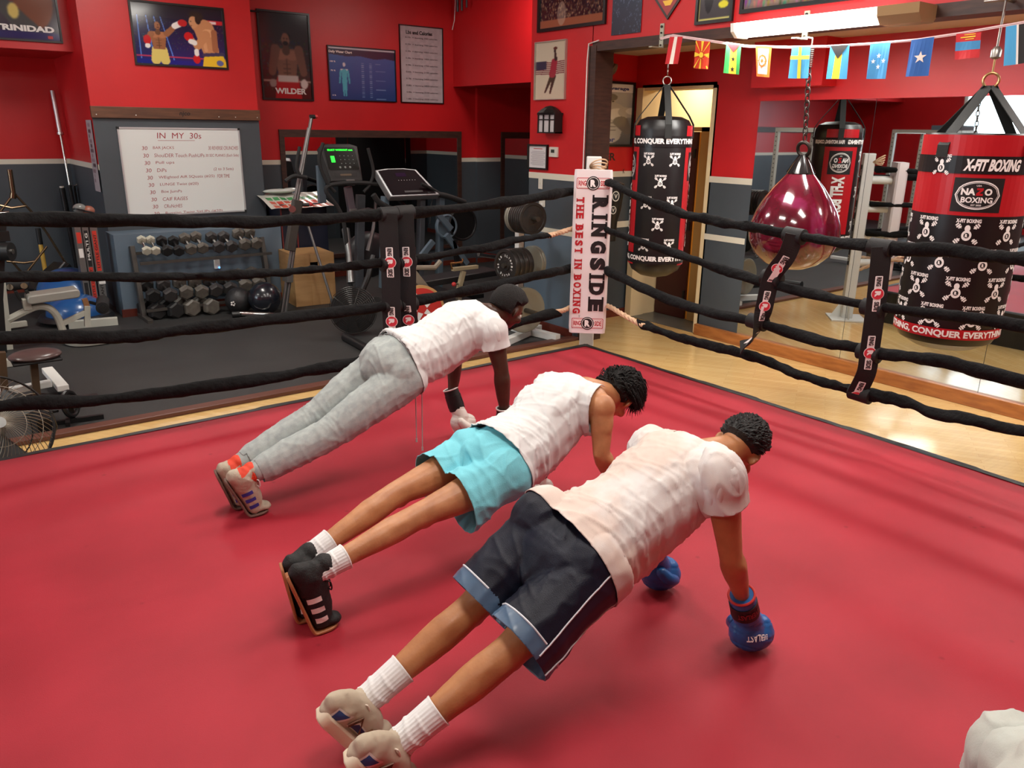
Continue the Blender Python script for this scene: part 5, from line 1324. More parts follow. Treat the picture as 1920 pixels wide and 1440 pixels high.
# ---- padded seat machine in front
p = fl(70, 752); t = thing('seat_station', p, 'padded seat on a brown post with a white base, left edge of the gym', 'exercise machine')
Ys = p.y
MB().bar(at(70, 752, Y=Ys), at(62, 668, Y=Ys), .055, .055, up=(0, 1, 0)).build('seat_post', mat('brown_steel_post', (88, 70, 52), .45, metal=.2), t, bevel=.004)
c = at(66, 667, Y=Ys); mb = MB(); n = 24
mb.sph(c + V((0, 0, .005)), (.19, .16, .045), 24); mb.build('seat', PADB, t, smooth=True); MB().box((c.x - .17, c.y - .14, c.z - .035), (c.x + .17, c.y + .14, c.z - .015)).build('seat_board', BLACK, t, bevel=.008)
MB().bar(at(-30, 742, Y=Ys + .1), at(96, 718, Y=Ys + .1), .05, .075, up=(0, 1, 0)).build('base_beam', WHITE, t, bevel=.004)
a, b = fl(92, 712), fl(122, 748); MB().bar(a + V((0, 0, .09)), b + V((0, 0, .09)), .085, .05).build('cross_foot', WHITE, t, bevel=.005); MB().cyl(b + V((0, 0, .015)), b + V((0, 0, .07)), .04, n=12).build('rubber_foot', BPL, t)
MB().bar(at(3, 660, Y=Ys - .1), at(14, 800, Y=Ys - .1), .05, .06, up=(0, 1, 0)).build('column', mat('brown_steel_post'), t)
MB().cyl(p + V((0, 0, .02)), p + V((0, 0, .035)), .1, n=20).build('post_ring', BPL, t)
MB().bar(fl(70, 766) + V((0, 0, .06)), fl(86, 812) + V((0, 0, .06)), .09, .1).build('front_foot', BMET, t, bevel=.005)
# tall dark column at the frame edge with a pad
t = thing('machine_column', fl(-10, 640), 'dark machine column with a round hub at the left edge', 'exercise machine')
Yc = Yb - .1
MB().bar(at(2, 420, Y=Yc), at(-4, 560, Y=Yc), .08, .08, up=(0, 1, 0)).bar(at(-4, 560, Y=Yc), V((at(-4, 560, Y=Yc).x - .05, Yc, FZ)), .08, .08, up=(0, 1, 0)).build('column', BMET, t)
c = at(8, 470, Y=Yc - .05); MB().cyl(c + V((-.1, 0, 0)), c + V((.05, -.1, 0)), .085, n=20).build('pad_roller', BPL, t, smooth=True); MB().cyl(c + V((.05, -.1, 0)), c + V((.06, -.107, 0)), .025, n=12).build('hub_cap', CHR, t)
MB().obox(at(6, 443, Y=Yc - .05), (.05, 0, 0), (0, .03, 0), (0, 0, .045)).build('bracket', BMET, t)

# ---- floor fan
c = at(-8, 812, Y=5.65); c = V((c.x, 5.55, FZ + .34)); n = V((.25, -.8, .5)).normalized()
t = thing('floor_fan', (c.x, c.y, FZ), 'round wire-caged floor fan at the lower left corner', 'fan')
ux = n.cross(V((0, 0, 1))).normalized(); uy = ux.cross(n); R_ = .33
mb = MB(); W2 = mat('fan_wire', (120, 112, 100), .35, metal=.7)
for k in range(56):
    a = 2 * math.pi * k / 56; pts = []
    for j in range(9):
        q = j / 8; rad = R_ * (.1 + .9 * q); aa = a + q * .55; pts.append(c + (ux * math.cos(aa) + uy * math.sin(aa)) * rad + n * (.09 * math.cos(q * math.pi / 2)))
    mb.tube(pts, .0022, 4)
for q in (.4, .75): mb.torus(c + n * .09 * math.cos(q * math.pi / 2), R_ * (.1 + .9 * q), .0025, axis=n, n=40, k=4)
mb.build('wire_guard', W2, t, smooth=True)
MB().torus(c, R_, .008, axis=n, n=48, k=6).torus(c - n * .09, R_ * .7, .005, axis=n, n=40, k=6).build('rim', BMET, t, smooth=True)
mb = MB()
for k in range(3):
    a = k * 2.094; e1 = ux * math.cos(a) + uy * math.sin(a); e2 = ux * math.cos(a + .9) + uy * math.sin(a + .9)
    mb.add([c + e1 * .04 - n * .02, c + e1 * .27 - n * .035, c + (e1 + e2) * .15 + n * .0, c + e2 * .25 + n * .015, c + e2 * .04 + n * .01], [(0, 1, 2, 3, 4)])
mb.build('blade', BPL, t); MB().cyl(c + n * .085, c + n * .095, .035, n=20).build('badge', SILV, t); MB().cyl(c - n * .16, c - n * .02, .07, n=20).build('motor', BPL, t, smooth=True)
MB().tube([c + ux * R_, c + ux * R_ * 1.05 + V((0, 0, -.1)), V((c.x + ux.x * .25, c.y + .1, FZ + .015)), V((c.x - ux.x * .25, c.y + .1, FZ + .015)), c - ux * R_ * 1.05 + V((0, 0, -.1)), c - ux * R_], .012, 8).build('stand', BMET, t, smooth=True)
# ---- mini pedal exerciser
p = fl(140, 797); t = thing('pedal_exerciser', p, 'small black pedal exerciser on the rubber floor near the fan', 'exercise machine')
MB().bar(p + V((-.22, .05, .03)), p + V((.2, .0, .03)), .03, .03).build('base_bar', BMET, t); MB().bar(p + V((-.05, -.05, .03)), p + V((.02, .3, .03)), .03, .03).build('base_bar', BMET, t)
c = p + V((0, .06, .15)); MB().torus(c, .09, .018, axis=(.8, -.6, .2), n=28).build('crank_ring', BMET, t, smooth=True); MB().cyl(c + V((-.06, .04, 0)), c + V((.06, -.04, 0)), .035).build('hub', BPL, t, smooth=True)
for s_ in (-1, 1): MB().obox(c + V((.13 * s_, -.08 * s_, .05 * s_)), (.055, 0, 0), (0, .045, 0), (0, 0, .012)).build('pedal', BPL, t, bevel=.006)
MB().bar(p + V((0, .06, .03)), c, .035, .03).build('stem', BMET, t)

# ---- things leaning in the left alcove
Yl = YR - .35
def Lb(x, y, dy=0): return at(x, y, Y=Yl + dy)
t = thing('barbell', Lb(150, 540), 'chrome barbell leaning upright in the alcove corner', 'barbell')
a, b, e = Lb(98, 170, .2), Lb(113, 250, .12), Lb(140, 400, -.05); d = (e - a).normalized(); foot = a + d * ((a.z - FZ - .03) / -d.z)
MB().cyl(a, b, .028, n=14).build('sleeve', mat('bright_steel_sleeve', (200, 190, 190), .3, metal=.8), t, smooth=True); MB().cyl(b, foot - d * .42, .015, n=10).build('shaft', CHR, t, smooth=True); MB().cyl(b - d * .01, b + d * .02, .04).build('collar', CHR, t, smooth=True)
MB().cyl(foot - d * .42, foot, .028, n=14).build('sleeve', mat('bright_steel_sleeve'), t, smooth=True)
for i, (x, y, m, lab) in enumerate(((116, 352, BMET, 'black pole with a pale cap standing in the alcove corner'), (123, 395, BMET, 'dark grey pole beside the capped pole in the alcove'), (131, 350, BLACK, 'tall black pole nearest the side wall of the alcove'))):
    a = Lb(x, y, -.02 * i); t = thing('storage_pole', (a.x + .03, a.y, FZ), lab, 'pole')
    MB().cyl(a, V((a.x + .05, a.y, FZ + .012)), .035 - .006 * i, n=12).build('pole', m, t, smooth=True); MB().cyl(a, a + V((0, 0, .02)), .026).build('cap', IV if i == 0 else BPL, t)
t = thing('fork_stand', Lb(138, 380, .1), 'black pole with a chrome two-prong fork top in the alcove', 'pole')
a = Lb(139, 348, .1); MB().cyl(a, V((a.x + .02, a.y, FZ + .012)), .014).build('pole', BMET, t, smooth=True)
MB().tube([a + V((-.05, 0, .14)), a + V((-.05, 0, .03)), a + V((-.02, 0, 0)), a + V((.02, 0, 0)), a + V((.05, 0, .03)), a + V((.05, 0, .14))], .008, 8).build('fork', CHR, t, smooth=True)
t = thing('cable_handle_stand', Lb(24, 400, -.4), 'brassy chrome three-legged stand behind the left ropes', 'stand')
GC = mat('tarnished_chrome', (120, 100, 78), .25, metal=.9)
Q = lambda x, y: at(x, y, Y=Yl - .4)
mb = MB().cyl(Q(18, 318), Q(25, 364), .028).cyl(Q(25, 362), Q(24, 372), .036); mb.build('stem', GC, t, smooth=True)
for pts in (((24, 366), (0, 398), (-20, 440)), ((30, 366), (62, 400), (90, 440), (140, 520)), ((0, 385), (22, 390), (50, 386)), ((12, 490), (45, 493), (66, 490)), ((66, 490), (88, 462)), ((15, 482), (38, 508), (52, 520)), ((66, 490), (52, 508))):
    MB().tube([Q(*q) for q in pts], .014, 8).build('leg_tube', GC, t, smooth=True)
t = thing('wooden_stick', Lb(80, 500, -.2), 'yellow and black striking stick leaning in the alcove', 'stick')
a, b, e = at(71, 428, Y=Yl - .2), at(76, 458, Y=Yl - .2), at(87, 520, Y=Yl - .25); d = (e - a).normalized(); foot = a + d * ((a.z - FZ - .03) / -d.z)
MB().cyl(a, b, .03).build('grip', BPL, t, smooth=True); MB().cyl(b, foot, .026).build('shaft', mat('yellow_wood', (196, 156, 62), .5), t, smooth=True)
t = thing('incline_board', Lb(110, 500, -.5), 'black folded incline board lying behind the white bench', 'bench'); a, b = at(60, 545, Y=Yl - .7), at(118, 495, Y=Yl - .5)
MB().bar(a, b, .3, .06).build('board', BPL, t, bevel=.01); MB().cyl(a + V((.1, -.16, .04)), b + V((0, -.16, .04)), .014).build('rail', SILV, t); MB().bar(a + V((.2, 0, -.0)), V((a.x + .2, a.y, FZ + .012)), .05, .05).build('leg', BMET, t)
for i, (x0, x1, lab) in enumerate(((133, 145, 'narrow grey and red boxed ladder, leftmost of three upright packages'), (147, 159, 'silver package with black and red lettering, middle of three upright packages'), (162, 176, 'silver package with red lettering and a taped paper, rightmost of three upright packages'))):
    Yp = PY + .12 + .02 * i; a, b = at(x0, 412, Y=Yp), at(x1, 412, Y=Yp); zt_ = a.z; w_ = b.x - a.x
    t = thing('upright_package', ((a.x + b.x) / 2, Yp, FZ), lab, 'package'); 
    sh = .04
    mb = MB(); mb.obox(((a.x + b.x) / 2 + sh / 2, Yp + .08, (zt_ + FZ) / 2), (w_ / 2, 0, 0), (0, .08, 0), (0, 0, (zt_ - FZ) / 2 - .007), 0)
    f = plane_fn(((a.x + b.x) / 2 + sh / 2, Yp, 0), (1, 0, 0), (0, 0, 1), .002); g = plane_fn(((a.x + b.x) / 2 + sh / 2, Yp, 0), (1, 0, 0), (0, 0, 1), .003)
    H_ = zt_ - .1
    if i == 1: mb.flat(rr(0, H_ - .22, w_ * .6, .4), f, 1); mb.text('MULTI G', g, 0, H_ - .2, .3, w_ * .42, 3, .02, rot=math.pi / 2); mb.flat(rr(0, H_ - .62, w_ * .6, .38), f, 2); mb.text('LITTLE GIANT', g, 0, H_ - .62, .34, w_ * .36, 1, .02, rot=math.pi / 2)
    elif i == 2: mb.flat(rr(0, H_ - .25, w_ * .6, .45), f, 2); mb.text('LITTLE GIANT', g, 0, H_ - .25, .38, w_ * .36, 1, .02, rot=math.pi / 2); mb.text('19 GIANT', g, 0, H_ - .75, .25, w_ * .4, 1, .02, rot=math.pi / 2); mb.flat(rr(.01, H_ - .56, w_ * .9, .13), g, 3)
    else: mb.flat(rr(0, H_ - .1, w_ * .7, .12), f, 2); mb.flat(rr(0, H_ - .27, w_ * .7, .1), f, 3); mb.flat(rr(0, H_ - .7, w_ * .6, .2), f, 1)
    mb.build('package', [SILV, INKK, mat('package_red', (200, 50, 36), .5), INKW], t)
for i, (x, y, m, lab) in enumerate(((149, 391, mat('smoky_plastic', (120, 122, 120), .25), 'smoky grey cap on the upright packages'), (165, 395, mat('copper_tinted_plastic', (150, 92, 76), .25), 'copper tinted cap beside the smoky grey cap'))):
    c = at(x, y, Y=PY + .1); t = thing('plastic_cap', c, lab, 'cap'); MB().sph(c, (.07, .06, .055), 18).build('dome', m, t, smooth=True); MB().torus(c + V((0, 0, -.02)), .066, .01, axis=(.3, .2, 1)).build('strap', BPL, t, smooth=True)

# ---- silver cable tower (inclined twin tube) in front of the recess
Yt = 9.05
T = lambda x, y, dy=0: at(x, y, Y=Yt + dy)
t = thing('incline_trainer', T(555, 560), 'folded silver incline trainer standing tall with black rail and red knobs', 'exercise machine')
for dx in (0, 5): MB().tube([T(584 - dx, 220 + dx * 4), T(557 - dx, 378)], .021, 8).build('rail', SILV, t, smooth=True)
MB().cyl(T(581, 219), T(590, 219), .024).build('end_grip', BPL, t, smooth=True); MB().sph(T(593, 219), .022, 10).build('end_cap', mat('red_plastic', (190, 52, 52), .4), t, smooth=True)
MB().bar(T(558, 375), T(543, 470), .11, .09, up=(0, 1, 0)).build('slide_carriage', GM, t, bevel=.01); MB().cyl(T(548, 392, -.07), T(548, 392, -.0), .04).build('pulley', CHR, t, smooth=True)
MB().cyl(T(560, 384), T(580, 384, -.05), .02).build('knob_stem', BPL, t); MB().sph(T(583, 383, -.06), .024, 12).build('knob', mat('red_plastic'), t, smooth=True)
for dx in (0, 7): MB().tube([T(549 + dx * .6, 455), T(527 + dx, 594)], .022, 8).build('rail', SILV, t, smooth=True)
MB().bar(T(534, 520), T(545, 520), .1, .16, up=(0, 1, 0)).build('clamp', SILV, t, bevel=.006)
a = fl(528, 600); MB().tube([fl(440, 598) + V((0, 0, .05)), fl(452, 596) + V((0, 0, .05)), fl(505, 597) + V((0, 0, .05)), a + V((0, 0, .05))], .03, 10).build('floor_bar', CHR, t, smooth=True); MB().cyl(fl(436, 598) + V((0, 0, .05)), fl(450, 597) + V((0, 0, .05)), .036).build('floor_cap', BPL, t, smooth=True)
MB().cyl(T(577, 420), T(624, 570, -.2), .016).build('brace', SILV, t, smooth=True); MB().cyl(fl(535, 600) + V((0, 0, .04)), fl(622, 588) + V((0, 0, .04)), .014).build('floor_rod', SILV, t, smooth=True)

# ---- plyometric box, cabinet and charts
c0, c1, c2 = fl(512, 556), fl(556, 578), fl(631, 570)
t = thing('plyo_box', c1, 'plywood jump box with a square hand hole', 'box')
ht = at(556, 478, Y=c1.y).z
d1 = V((c2.x - c1.x, c2.y - c1.y, 0)).normalized(); d2 = V((-d1.y, d1.x, 0)); w1 = (c2 - c1).length; w2 = .58
PLY = mat('birch_plywood', (176, 138, 92), .5, rgb2=(158, 120, 76), nscale=3, stretch=(1, 1, 5))
o_ = V((c1.x, c1.y, 0)); z0, z1 = FZ + .014, ht
hz0, hz1 = at(590, 502, Y=c1.y).z, at(590, 491, Y=c1.y).z
mb = MB(); W_2 = w1 / 2
def pb(x0, x1, za, zb_, y0=0, y1=.018, m=0): mb.obox(o_ + d1 * ((x0 + x1) / 2) + d2 * ((y0 + y1) / 2) + V((0, 0, (za + zb_) / 2)), d1 * (x1 - x0) / 2, d2 * (y1 - y0) / 2, V((0, 0, (zb_ - za) / 2)), m)
hx0, hx1 = W_2 - .05, W_2 + .05
pb(0, hx0, z0, z1); pb(hx1, w1, z0, z1); pb(hx0, hx1, z0, hz0); pb(hx0, hx1, hz1, z1)
pb(0, .018, z0, z1, .018, w2); pb(w1 - .018, w1, z0, z1, .018, w2); pb(0, w1, z0, z1, w2 - .018, w2); pb(.018, w1 - .018, z1 - .018, z1, .018, w2 - .018); pb(.02, w1 - .02, z0, z1 - .02, .14, .15, 1)
mb.build('box_panels', [PLY, BLACK], t, bevel=.002)
Yk = c1.y + .62; a, b = at(499, 385, Y=Yk), at(612, 385, Y=Yk); a.x = max(a.x, XBR + .05)
t = thing('storage_cabinet', (a.x, Yk, FZ), 'dark navy cabinet with red edges behind the jump box', 'cabinet')
MB().box((a.x, Yk, FZ + .014), (b.x, Yk + .5, a.z)).build('body', mat('dark_navy_laminate', (24, 28, 44), .4), t, bevel=.005)
for x in (a.x, a.x + .2): MB().box((x - .008, Yk - .012, FZ + .02), (x + .008, Yk - .001, a.z)).build('edge_strip', mat('dark_red_edge', (110, 36, 36), .5), t)
p = Pic(100, 50, (206, 206, 196))
for i in range(8):
    for j, c in enumerate(((70, 150, 90), (200, 80, 66), (206, 90, 70))): p.rect(.15 + i * .22, .3 + j * .24, .33 + i * .22, .48 + j * .24, c)
a2, b2 = at(497, 372, Y=Yk), at(630, 376, Y=Yk - .1)
picture('laminated green and red chart lying on the navy cabinet', ((a2.x + b2.x) / 2, Yk + .16, a.z + .03), (1, 0, 0), V((0, .82, .22)).normalized(), b2.x - a2.x - .06, .56, p, frame=False, rough=.2, coat=.5, cat='chart', name='laminated_chart', wave=.004)
t = thing('paper_stack', (a2.x + .3, Yk + .25, a.z + .1), 'crumpled clear plastic sheets on the chart', 'paper'); MB().sph((a2.x + .32, Yk + .35, a.z + .14), (.22, .1, .03), 12).sph((a2.x + .5, Yk + .4, a.z + .15), (.12, .08, .025), 10, m=0).build('sheet', mat('clear_plastic', (190, 196, 190), .2), t, smooth=True)

# ---- elliptical
Ye = 9.0
E = lambda x, y, dy=0: at(x, y, Y=Ye + dy)
t = thing('elliptical_trainer', fl(690, 600), 'black elliptical trainer with a green-lit console', 'exercise machine')
def console(t, px0, py0, px1, py1, tilt, m, Yp, sw=.86):
    a, b = at(px0, py1, Y=Yp), at(px1, py0, Y=Yp); cx, cz, w, h = (a.x + b.x) / 2, (a.z + b.z) / 2, b.x - a.x, b.z - a.z
    uy = V((0, math.sin(tilt), math.cos(tilt))); ux = V((1, 0, 0)); n = ux.cross(uy); c = V((cx, Yp, cz))
    return c, ux, uy, n, w, h
c, ux, uy, n, w, h = console(t, 608, 271, 676, 336, .45, None, Ye)
mb = MB(); poly = [(-w * .42, -h * .62), (w * .42, -h * .62), (w * .5, h * .5), (w * .3, h * .58), (-w * .3, h * .58), (-w * .5, h * .5)]
mb.prism(poly, c - n * .1, ux, uy, .1); mb.build('console', BPL, t, bevel=.012)
f = plane_fn(c, ux, uy, .003); g = plane_fn(c, ux, uy, .005)
mb = MB(); mb.flat(rr(0, h * .1, w * .8, h * .72, .02), f, 0); mb.text('SELECT WORKOUT start', g, .0, h * .37, w * .66, h * .06, 1, .03)
mb.flat(rr(-w * .24, h * .08, w * .1, h * .2), g, 1)
for i in range(4):
    for j in range(3): mb.flat(circ(-w * .04 + i * w * .11, h * .18 - j * h * .12, .006, n=8), g, 2)
for i in range(3): mb.flat(circ(-w * .1 + i * w * .13, -h * .18, .014, n=10), g, 2)
mb.build('display', [mat('console_face', (20, 26, 24), .25), mat('green_led', (40, 230, 60), .4, emit=(30, 240, 50), estr=2.2), mat('grey_keys', (110, 116, 112), .4)], t)
mb = MB(); mb.flat(rr(0, -h * .42, w * .6, h * .14, .01), f, 0); mb.flat(rr(0, -h * .42, w * .3, h * .06, .01), g, 1); mb.build('badge', [mat('console_well', (12, 12, 13), .5), mat('badge_gold', (90, 74, 56), .4)], t)
for pts, r in ((((606, 268), (598, 300), (612, 340), (628, 360)), .022), (((690, 278), (700, 320), (694, 345), (682, 360)), .02), (((640, 344), (680, 343), (720, 350), (750, 378), (762, 392), (750, 405)), .026), (((650, 343), (618, 348), (612, 360), (634, 390), (645, 420), (652, 480), (660, 560)), .026), (((535, 340), (552, 330), (575, 333)), .024), (((562, 275), (556, 310), (562, 330)), .02)):
    MB().tube([V(q) for q in catmull([tuple(E(*q, -.12)) for q in pts], 5)], r, 8).build('handlebar', mat('black_foam'), t, smooth=True)
MB().bar(E(652, 350), E(660, 400), .09, .07, up=(0, 1, 0)).build('neck', mat('grey_purple_metal', (112, 106, 116), .35, metal=.5), t, bevel=.01)
MB().bar(E(648, 342, -.1), E(664, 342, -.1), .07, .05, up=(0, 1, 0)).build('clamp', SILV, t, bevel=.006)
MB().bar(E(600, 310, .2), E(604, 380, .2), .09, .06, up=(0, 1, 0)).build('mast', BLUEG, t, bevel=.006)
MB().bar(E(676, 365, .1), E(672, 560, .1), .1, .08, up=(0, 1, 0)).build('mast', mat('dark_slate_enamel', (70, 74, 80), .4), t, bevel=.006)
MB().tube([E(648, 430), E(655, 480, -.2), E(658, 530, -.3)], [.05, .035, .05], 10).build('pedal_arm', SILV, t, smooth=True)
MB().tube([E(660, 402), E(672, 396), E(690, 392), E(705, 396)], .02, 8).build('grip', SILV, t, smooth=True); MB().obox(E(660, 395), (.05, 0, 0), (0, .04, 0), (0, 0, .025)).build('latch', SILV, t, bevel=.005)
MB().tube([E(705, 370), E(704, 400), E(700, 430), E(690, 470)], [.022, .022, .025, .03], 8).build('swing_arm', SILV, t, smooth=True)
mb = MB(); a = E(690, 470, .3); mb.sph((a.x, a.y, a.z - .05), (.32, .16, .3), 24); mb.build('flywheel_cover', mat('charcoal_cover', (46, 46, 49), .4), t, smooth=True)
MB().bar(fl(640, 600) + V((0, 0, .05)), fl(740, 575) + V((0, 0, .05)), .1, .07).build('base_beam', BMET, t)
# ---- treadmill
Ym = 8.75
M = lambda x, y, dy=0: at(x, y, Y=Ym + dy)
t = thing('treadmill', fl(800, 560), 'black treadmill with a dark tilted console and silver trim', 'treadmill')
c, ux, uy, n, w, h = console(t, 716, 316, 800, 364, .75, None, Ym)
poly = [(-w * .42, -h * .75), (w * .62, -h * .75), (w * .36, h * .62), (w * .1, h * .7), (-w * .25, h * .7), (-w * .5, h * .62)]
MB().prism([(x * 1.06, y * 1.04) for x, y in poly], c - n * .09, ux, uy, .085).build('console', mat('silver_plastic_trim', (120, 120, 122), .35, metal=.4), t, bevel=.012)
mb = MB(); f = plane_fn(c, ux, uy, -.002); mb.flat([(x * .93, y * .94) for x, y in poly], f, 0); g = plane_fn(c, ux, uy, .001)
for k in range(7): mb.flat(circ(-w * .12 + k * w * .06, h * .05, .006, n=6), g, 1)
mb.flat(rr(w * .1, -h * .55, w * .4, h * .09), g, 2); mb.flat(rr(-w * .02, h * .35, w * .22, h * .2), g, 3)
mb.build('display', [mat('dark_plum_glass', (22, 10, 15), .7, spec=.1), mat('key_dots', (150, 140, 144), .5), mat('trim_tray', (70, 66, 68), .7), mat('purple_badge', (40, 18, 46), .8, spec=.1)], t)  # last colour is the dark purple badge on the display
for pts, r in ((((800, 364), (830, 366), (862, 376), (872, 380)), .035), (((700, 365), (712, 380), (740, 395), (755, 400)), .035), (((790, 345), (806, 352), (830, 366)), .02)):
    MB().tube([V(q) for q in catmull([tuple(M(*q, -.1)) for q in pts], 5)], r, 10).build('handrail', mat('black_foam'), t, smooth=True)
for x0, x1 in ((790, 786), (722, 718), (826, 822)): MB().bar(M(x0, 368), M(x1, 540), .07, .1, up=(0, 1, 0)).build('upright', BLUEG if x0 != 790 else mat('dark_slate_enamel'), t, bevel=.006)
a, b = fl(760, 600), fl(900, 575)
MB().bar(V((M(775, 500).x, Ym - 1.0, FZ + .1)), V((M(775, 500).x, Ym + .2, FZ + .16)), .62, .1).build('deck', BPL, t, bevel=.01)
MB().sph((M(772, 480).x, Ym + .1, M(772, 480).z - .1), (.34, .2, .13), 24).build('motor_hood', mat('gloss_black', ), t, smooth=True)
MB().tube([M(806, 352), M(812, 370), M(808, 385), M(806, 420)], .006, 6).build('safety_cord', SILV, t, smooth=True)
# crossed frames of a bike seen between the ropes
t = thing('exercise_bike', V((M(845, 480).x, Ym - .3, FZ)), 'dark exercise bike with crossed blue-grey frame tubes behind the plates', 'exercise bike')
for p, q in (((812, 452), (790, 480)), ((836, 440), (876, 495)), ((846, 430), (820, 400))): MB().bar(M(*p, -.3), M(*q, -.3), .07, .05, up=(0, 1, 0)).build('frame_tube', BLUEG, t, bevel=.005)
for x, y, r in ((868, 420, .2), (838, 425, .14)): c = M(x, y, -.2); MB().cyl(c, c + V((0, .06, 0)), r, n=32).torus(c, r, .015, axis=(0, 1, 0), n=32).build('wheel', BMET if r > .15 else BLUEG, t, smooth=True)
MB().bar(V((M(845, 480).x - .3, Ym - .3, FZ + .04)), V((M(845, 480).x + .3, Ym - .3, FZ + .04)), .06, .05).bar(V((M(845, 480).x, Ym - .3, FZ + .04)), M(850, 450, -.3), .05, .05, up=(0, 1, 0)).build('base', BMET, t)
# ---- air bike
p = fl(655, 632); c = at(662, 582, Y=p.y); rA = .25
t = thing('air_bike', (c.x, c.y, FZ), 'black air bike with a round caged fan in front of the elliptical', 'exercise bike')
mb = MB(); nA = V((-.5, -.8, .15)).normalized(); u1 = nA.cross(V((0, 0, 1))).normalized(); u2 = u1.cross(nA)
for k in range(12): q = .12 + .88 * k / 11; mb.torus(c + nA * .07 * math.cos(q * 1.5), rA * q, .003, axis=nA, n=36, k=4)
for k in range(10): a = k * math.pi / 5; mb.tube([c + nA * .07 * math.cos(q * 1.5) + (u1 * math.cos(a) + u2 * math.sin(a)) * rA * q for q in (.12, .5, .8, 1)], .004, 4)
mb.build('fan_cage', mat('gloss_black_wire', (44, 42, 40), .3, metal=.5), t, smooth=True)
MB().cyl(c - nA * .05, c - nA * .0, rA * .96, n=32).build('fan_drum', mat('black_plastic'), t, smooth=True)
MB().tube([c + V((.05, .1, -.05)), at(690, 520, Y=c.y), at(700, 480, Y=c.y + .1)], .03, 8).build('frame_post', BMET, t, smooth=True)
for dx in (.22, .34): c3 = c + V((dx, .1, .03)); MB().cyl(c3, c3 + nA * .05, .09 - dx * .08, n=20).build('chain_guard', BPL, t, smooth=True)
a, b = fl(648, 640), fl(705, 672); MB().cyl(a + V((0, 0, .045)), b + V((0, 0, .045)), .045, n=16).build('floor_tube', BMET, t, smooth=True)
MB().cyl(fl(704, 668) + V((0, 0, .045)), fl(722, 680) + V((0, 0, .045)), .062, n=16).build('end_cap', BPL, t, smooth=True)
MB().bar(fl(700, 665) + V((0, 0, .05)), fl(800, 640) + V((0, 0, .05)), .07, .07).build('floor_beam', BMET, t)
# ---- leg press bench with gold crank
Yg = 7.55
G = lambda x, y, dy=0: at(x, y, Y=Yg + dy)
t = thing('leg_bench', V((G(815, 560).x, Yg, FZ)), 'low black bench with a beige steel frame and a brass crank', 'weight bench')
BG = mat('beige_enamel', (162, 148, 118), .4)
MB().bar(G(768, 505), G(812, 560), .09, .05, up=(0, 1, 0)).build('frame_arm', OFFW if False else mat('stone_enamel', (140, 130, 114), .4), t, bevel=.004)
mb = MB(); f = plane_fn(G(793, 538), (G(812, 560) - G(768, 505)).normalized(), (G(812, 560) - G(768, 505)).normalized().cross(V((0, 1, 0))) * -1, 0)
vs = [G(780, 512), G(838, 530), G(925, 512), G(868, 492)]
mb.add([v for v in vs] + [v - V((0, 0, .07)) for v in vs], [(0, 1, 2, 3), (7, 6, 5, 4), (0, 4, 5, 1), (1, 5, 6, 2), (2, 6, 7, 3), (3, 7, 4, 0)])
mb = MB(); c = G(845, 520, .15); mb.obox(c, V((.55, -.03, .03)), V((0, .16, 0)), (0, 0, .035)); mb.build('pad', mat('black_seat_vinyl', (28, 28, 30), .45), t, bevel=.01)
MB().bar(G(848, 505, -.15), G(895, 500, -.15), .04, .05, up=(0, 1, 0)).build('crank_slide', BG, t, bevel=.004); MB().bar(G(869, 508, -.15), G(858, 552, -.15), .05, .05, up=(0, 1, 0)).build('crank_post', BG, t, bevel=.004)
MB().tube([G(848, 505, -.2), G(845, 494, -.2), G(866, 492, -.2), G(868, 485, -.2)], .011, 8).build('crank', mat('brass_rod', (176, 130, 80), .25, metal=.9), t, smooth=True)
MB().sph(G(851, 533, -.18), .026, 12).build('knob', mat('red_plastic'), t, smooth=True); MB().cyl(G(851, 533, -.18), G(860, 532, -.15), .012).build('knob_stem', CHR, t)
MB().cyl(G(897, 476, .0), G(930, 481, .0), .03).build('bar_sleeve', CHR, t, smooth=True)
for x in (775, 860): MB().bar(G(x, 540), V((G(x, 540).x, Yg, FZ + .012)), .05, .05, up=(0, 1, 0)).build('leg', mat('stone_enamel'), t)
MB().tube([G(770, 478), G(778, 502), G(815, 502), G(826, 490)], .03, 8).build('seat_hook', mat('stone_enamel'), t, smooth=True)
# red plate
c = G(790, 590, -.2); c.z = max(c.z, FZ + .26)
t = thing('bumper_plate', c, 'red bumper plate with a tan rim and white star shapes, behind the rope spacers', 'weight plate')
nP = V((-.35, -.93, .1)).normalized(); MB().lathe([(.2, -.03), (.25, -.03), (.25, .03), (.2, .03)], c, axis=nP, n=40).build('rim', mat('tan_rim', (190, 146, 90), .5), t, smooth=True)
mb = MB().lathe([(.02, -.02), (.222, -.02), (.222, .034), (.02, .035)], c, axis=nP, n=40); u1 = nP.cross(V((0, 0, 1))).normalized(); u2 = u1.cross(nP)
for k in range(5): a = k * 1.257; e = u1 * math.cos(a) + u2 * math.sin(a); s_ = u1 * -math.sin(a) + u2 * math.cos(a); mb.add([c + nP * .038 + e * .05 + s_ * .03, c + nP * .038 + e * .05 - s_ * .03, c + nP * .038 + e * .18], [(0, 1, 2)], 1)
mb.build('disc', [mat('red_plate_rubber', (190, 40, 32), .5), INKW], t, smooth=True, ang=30)
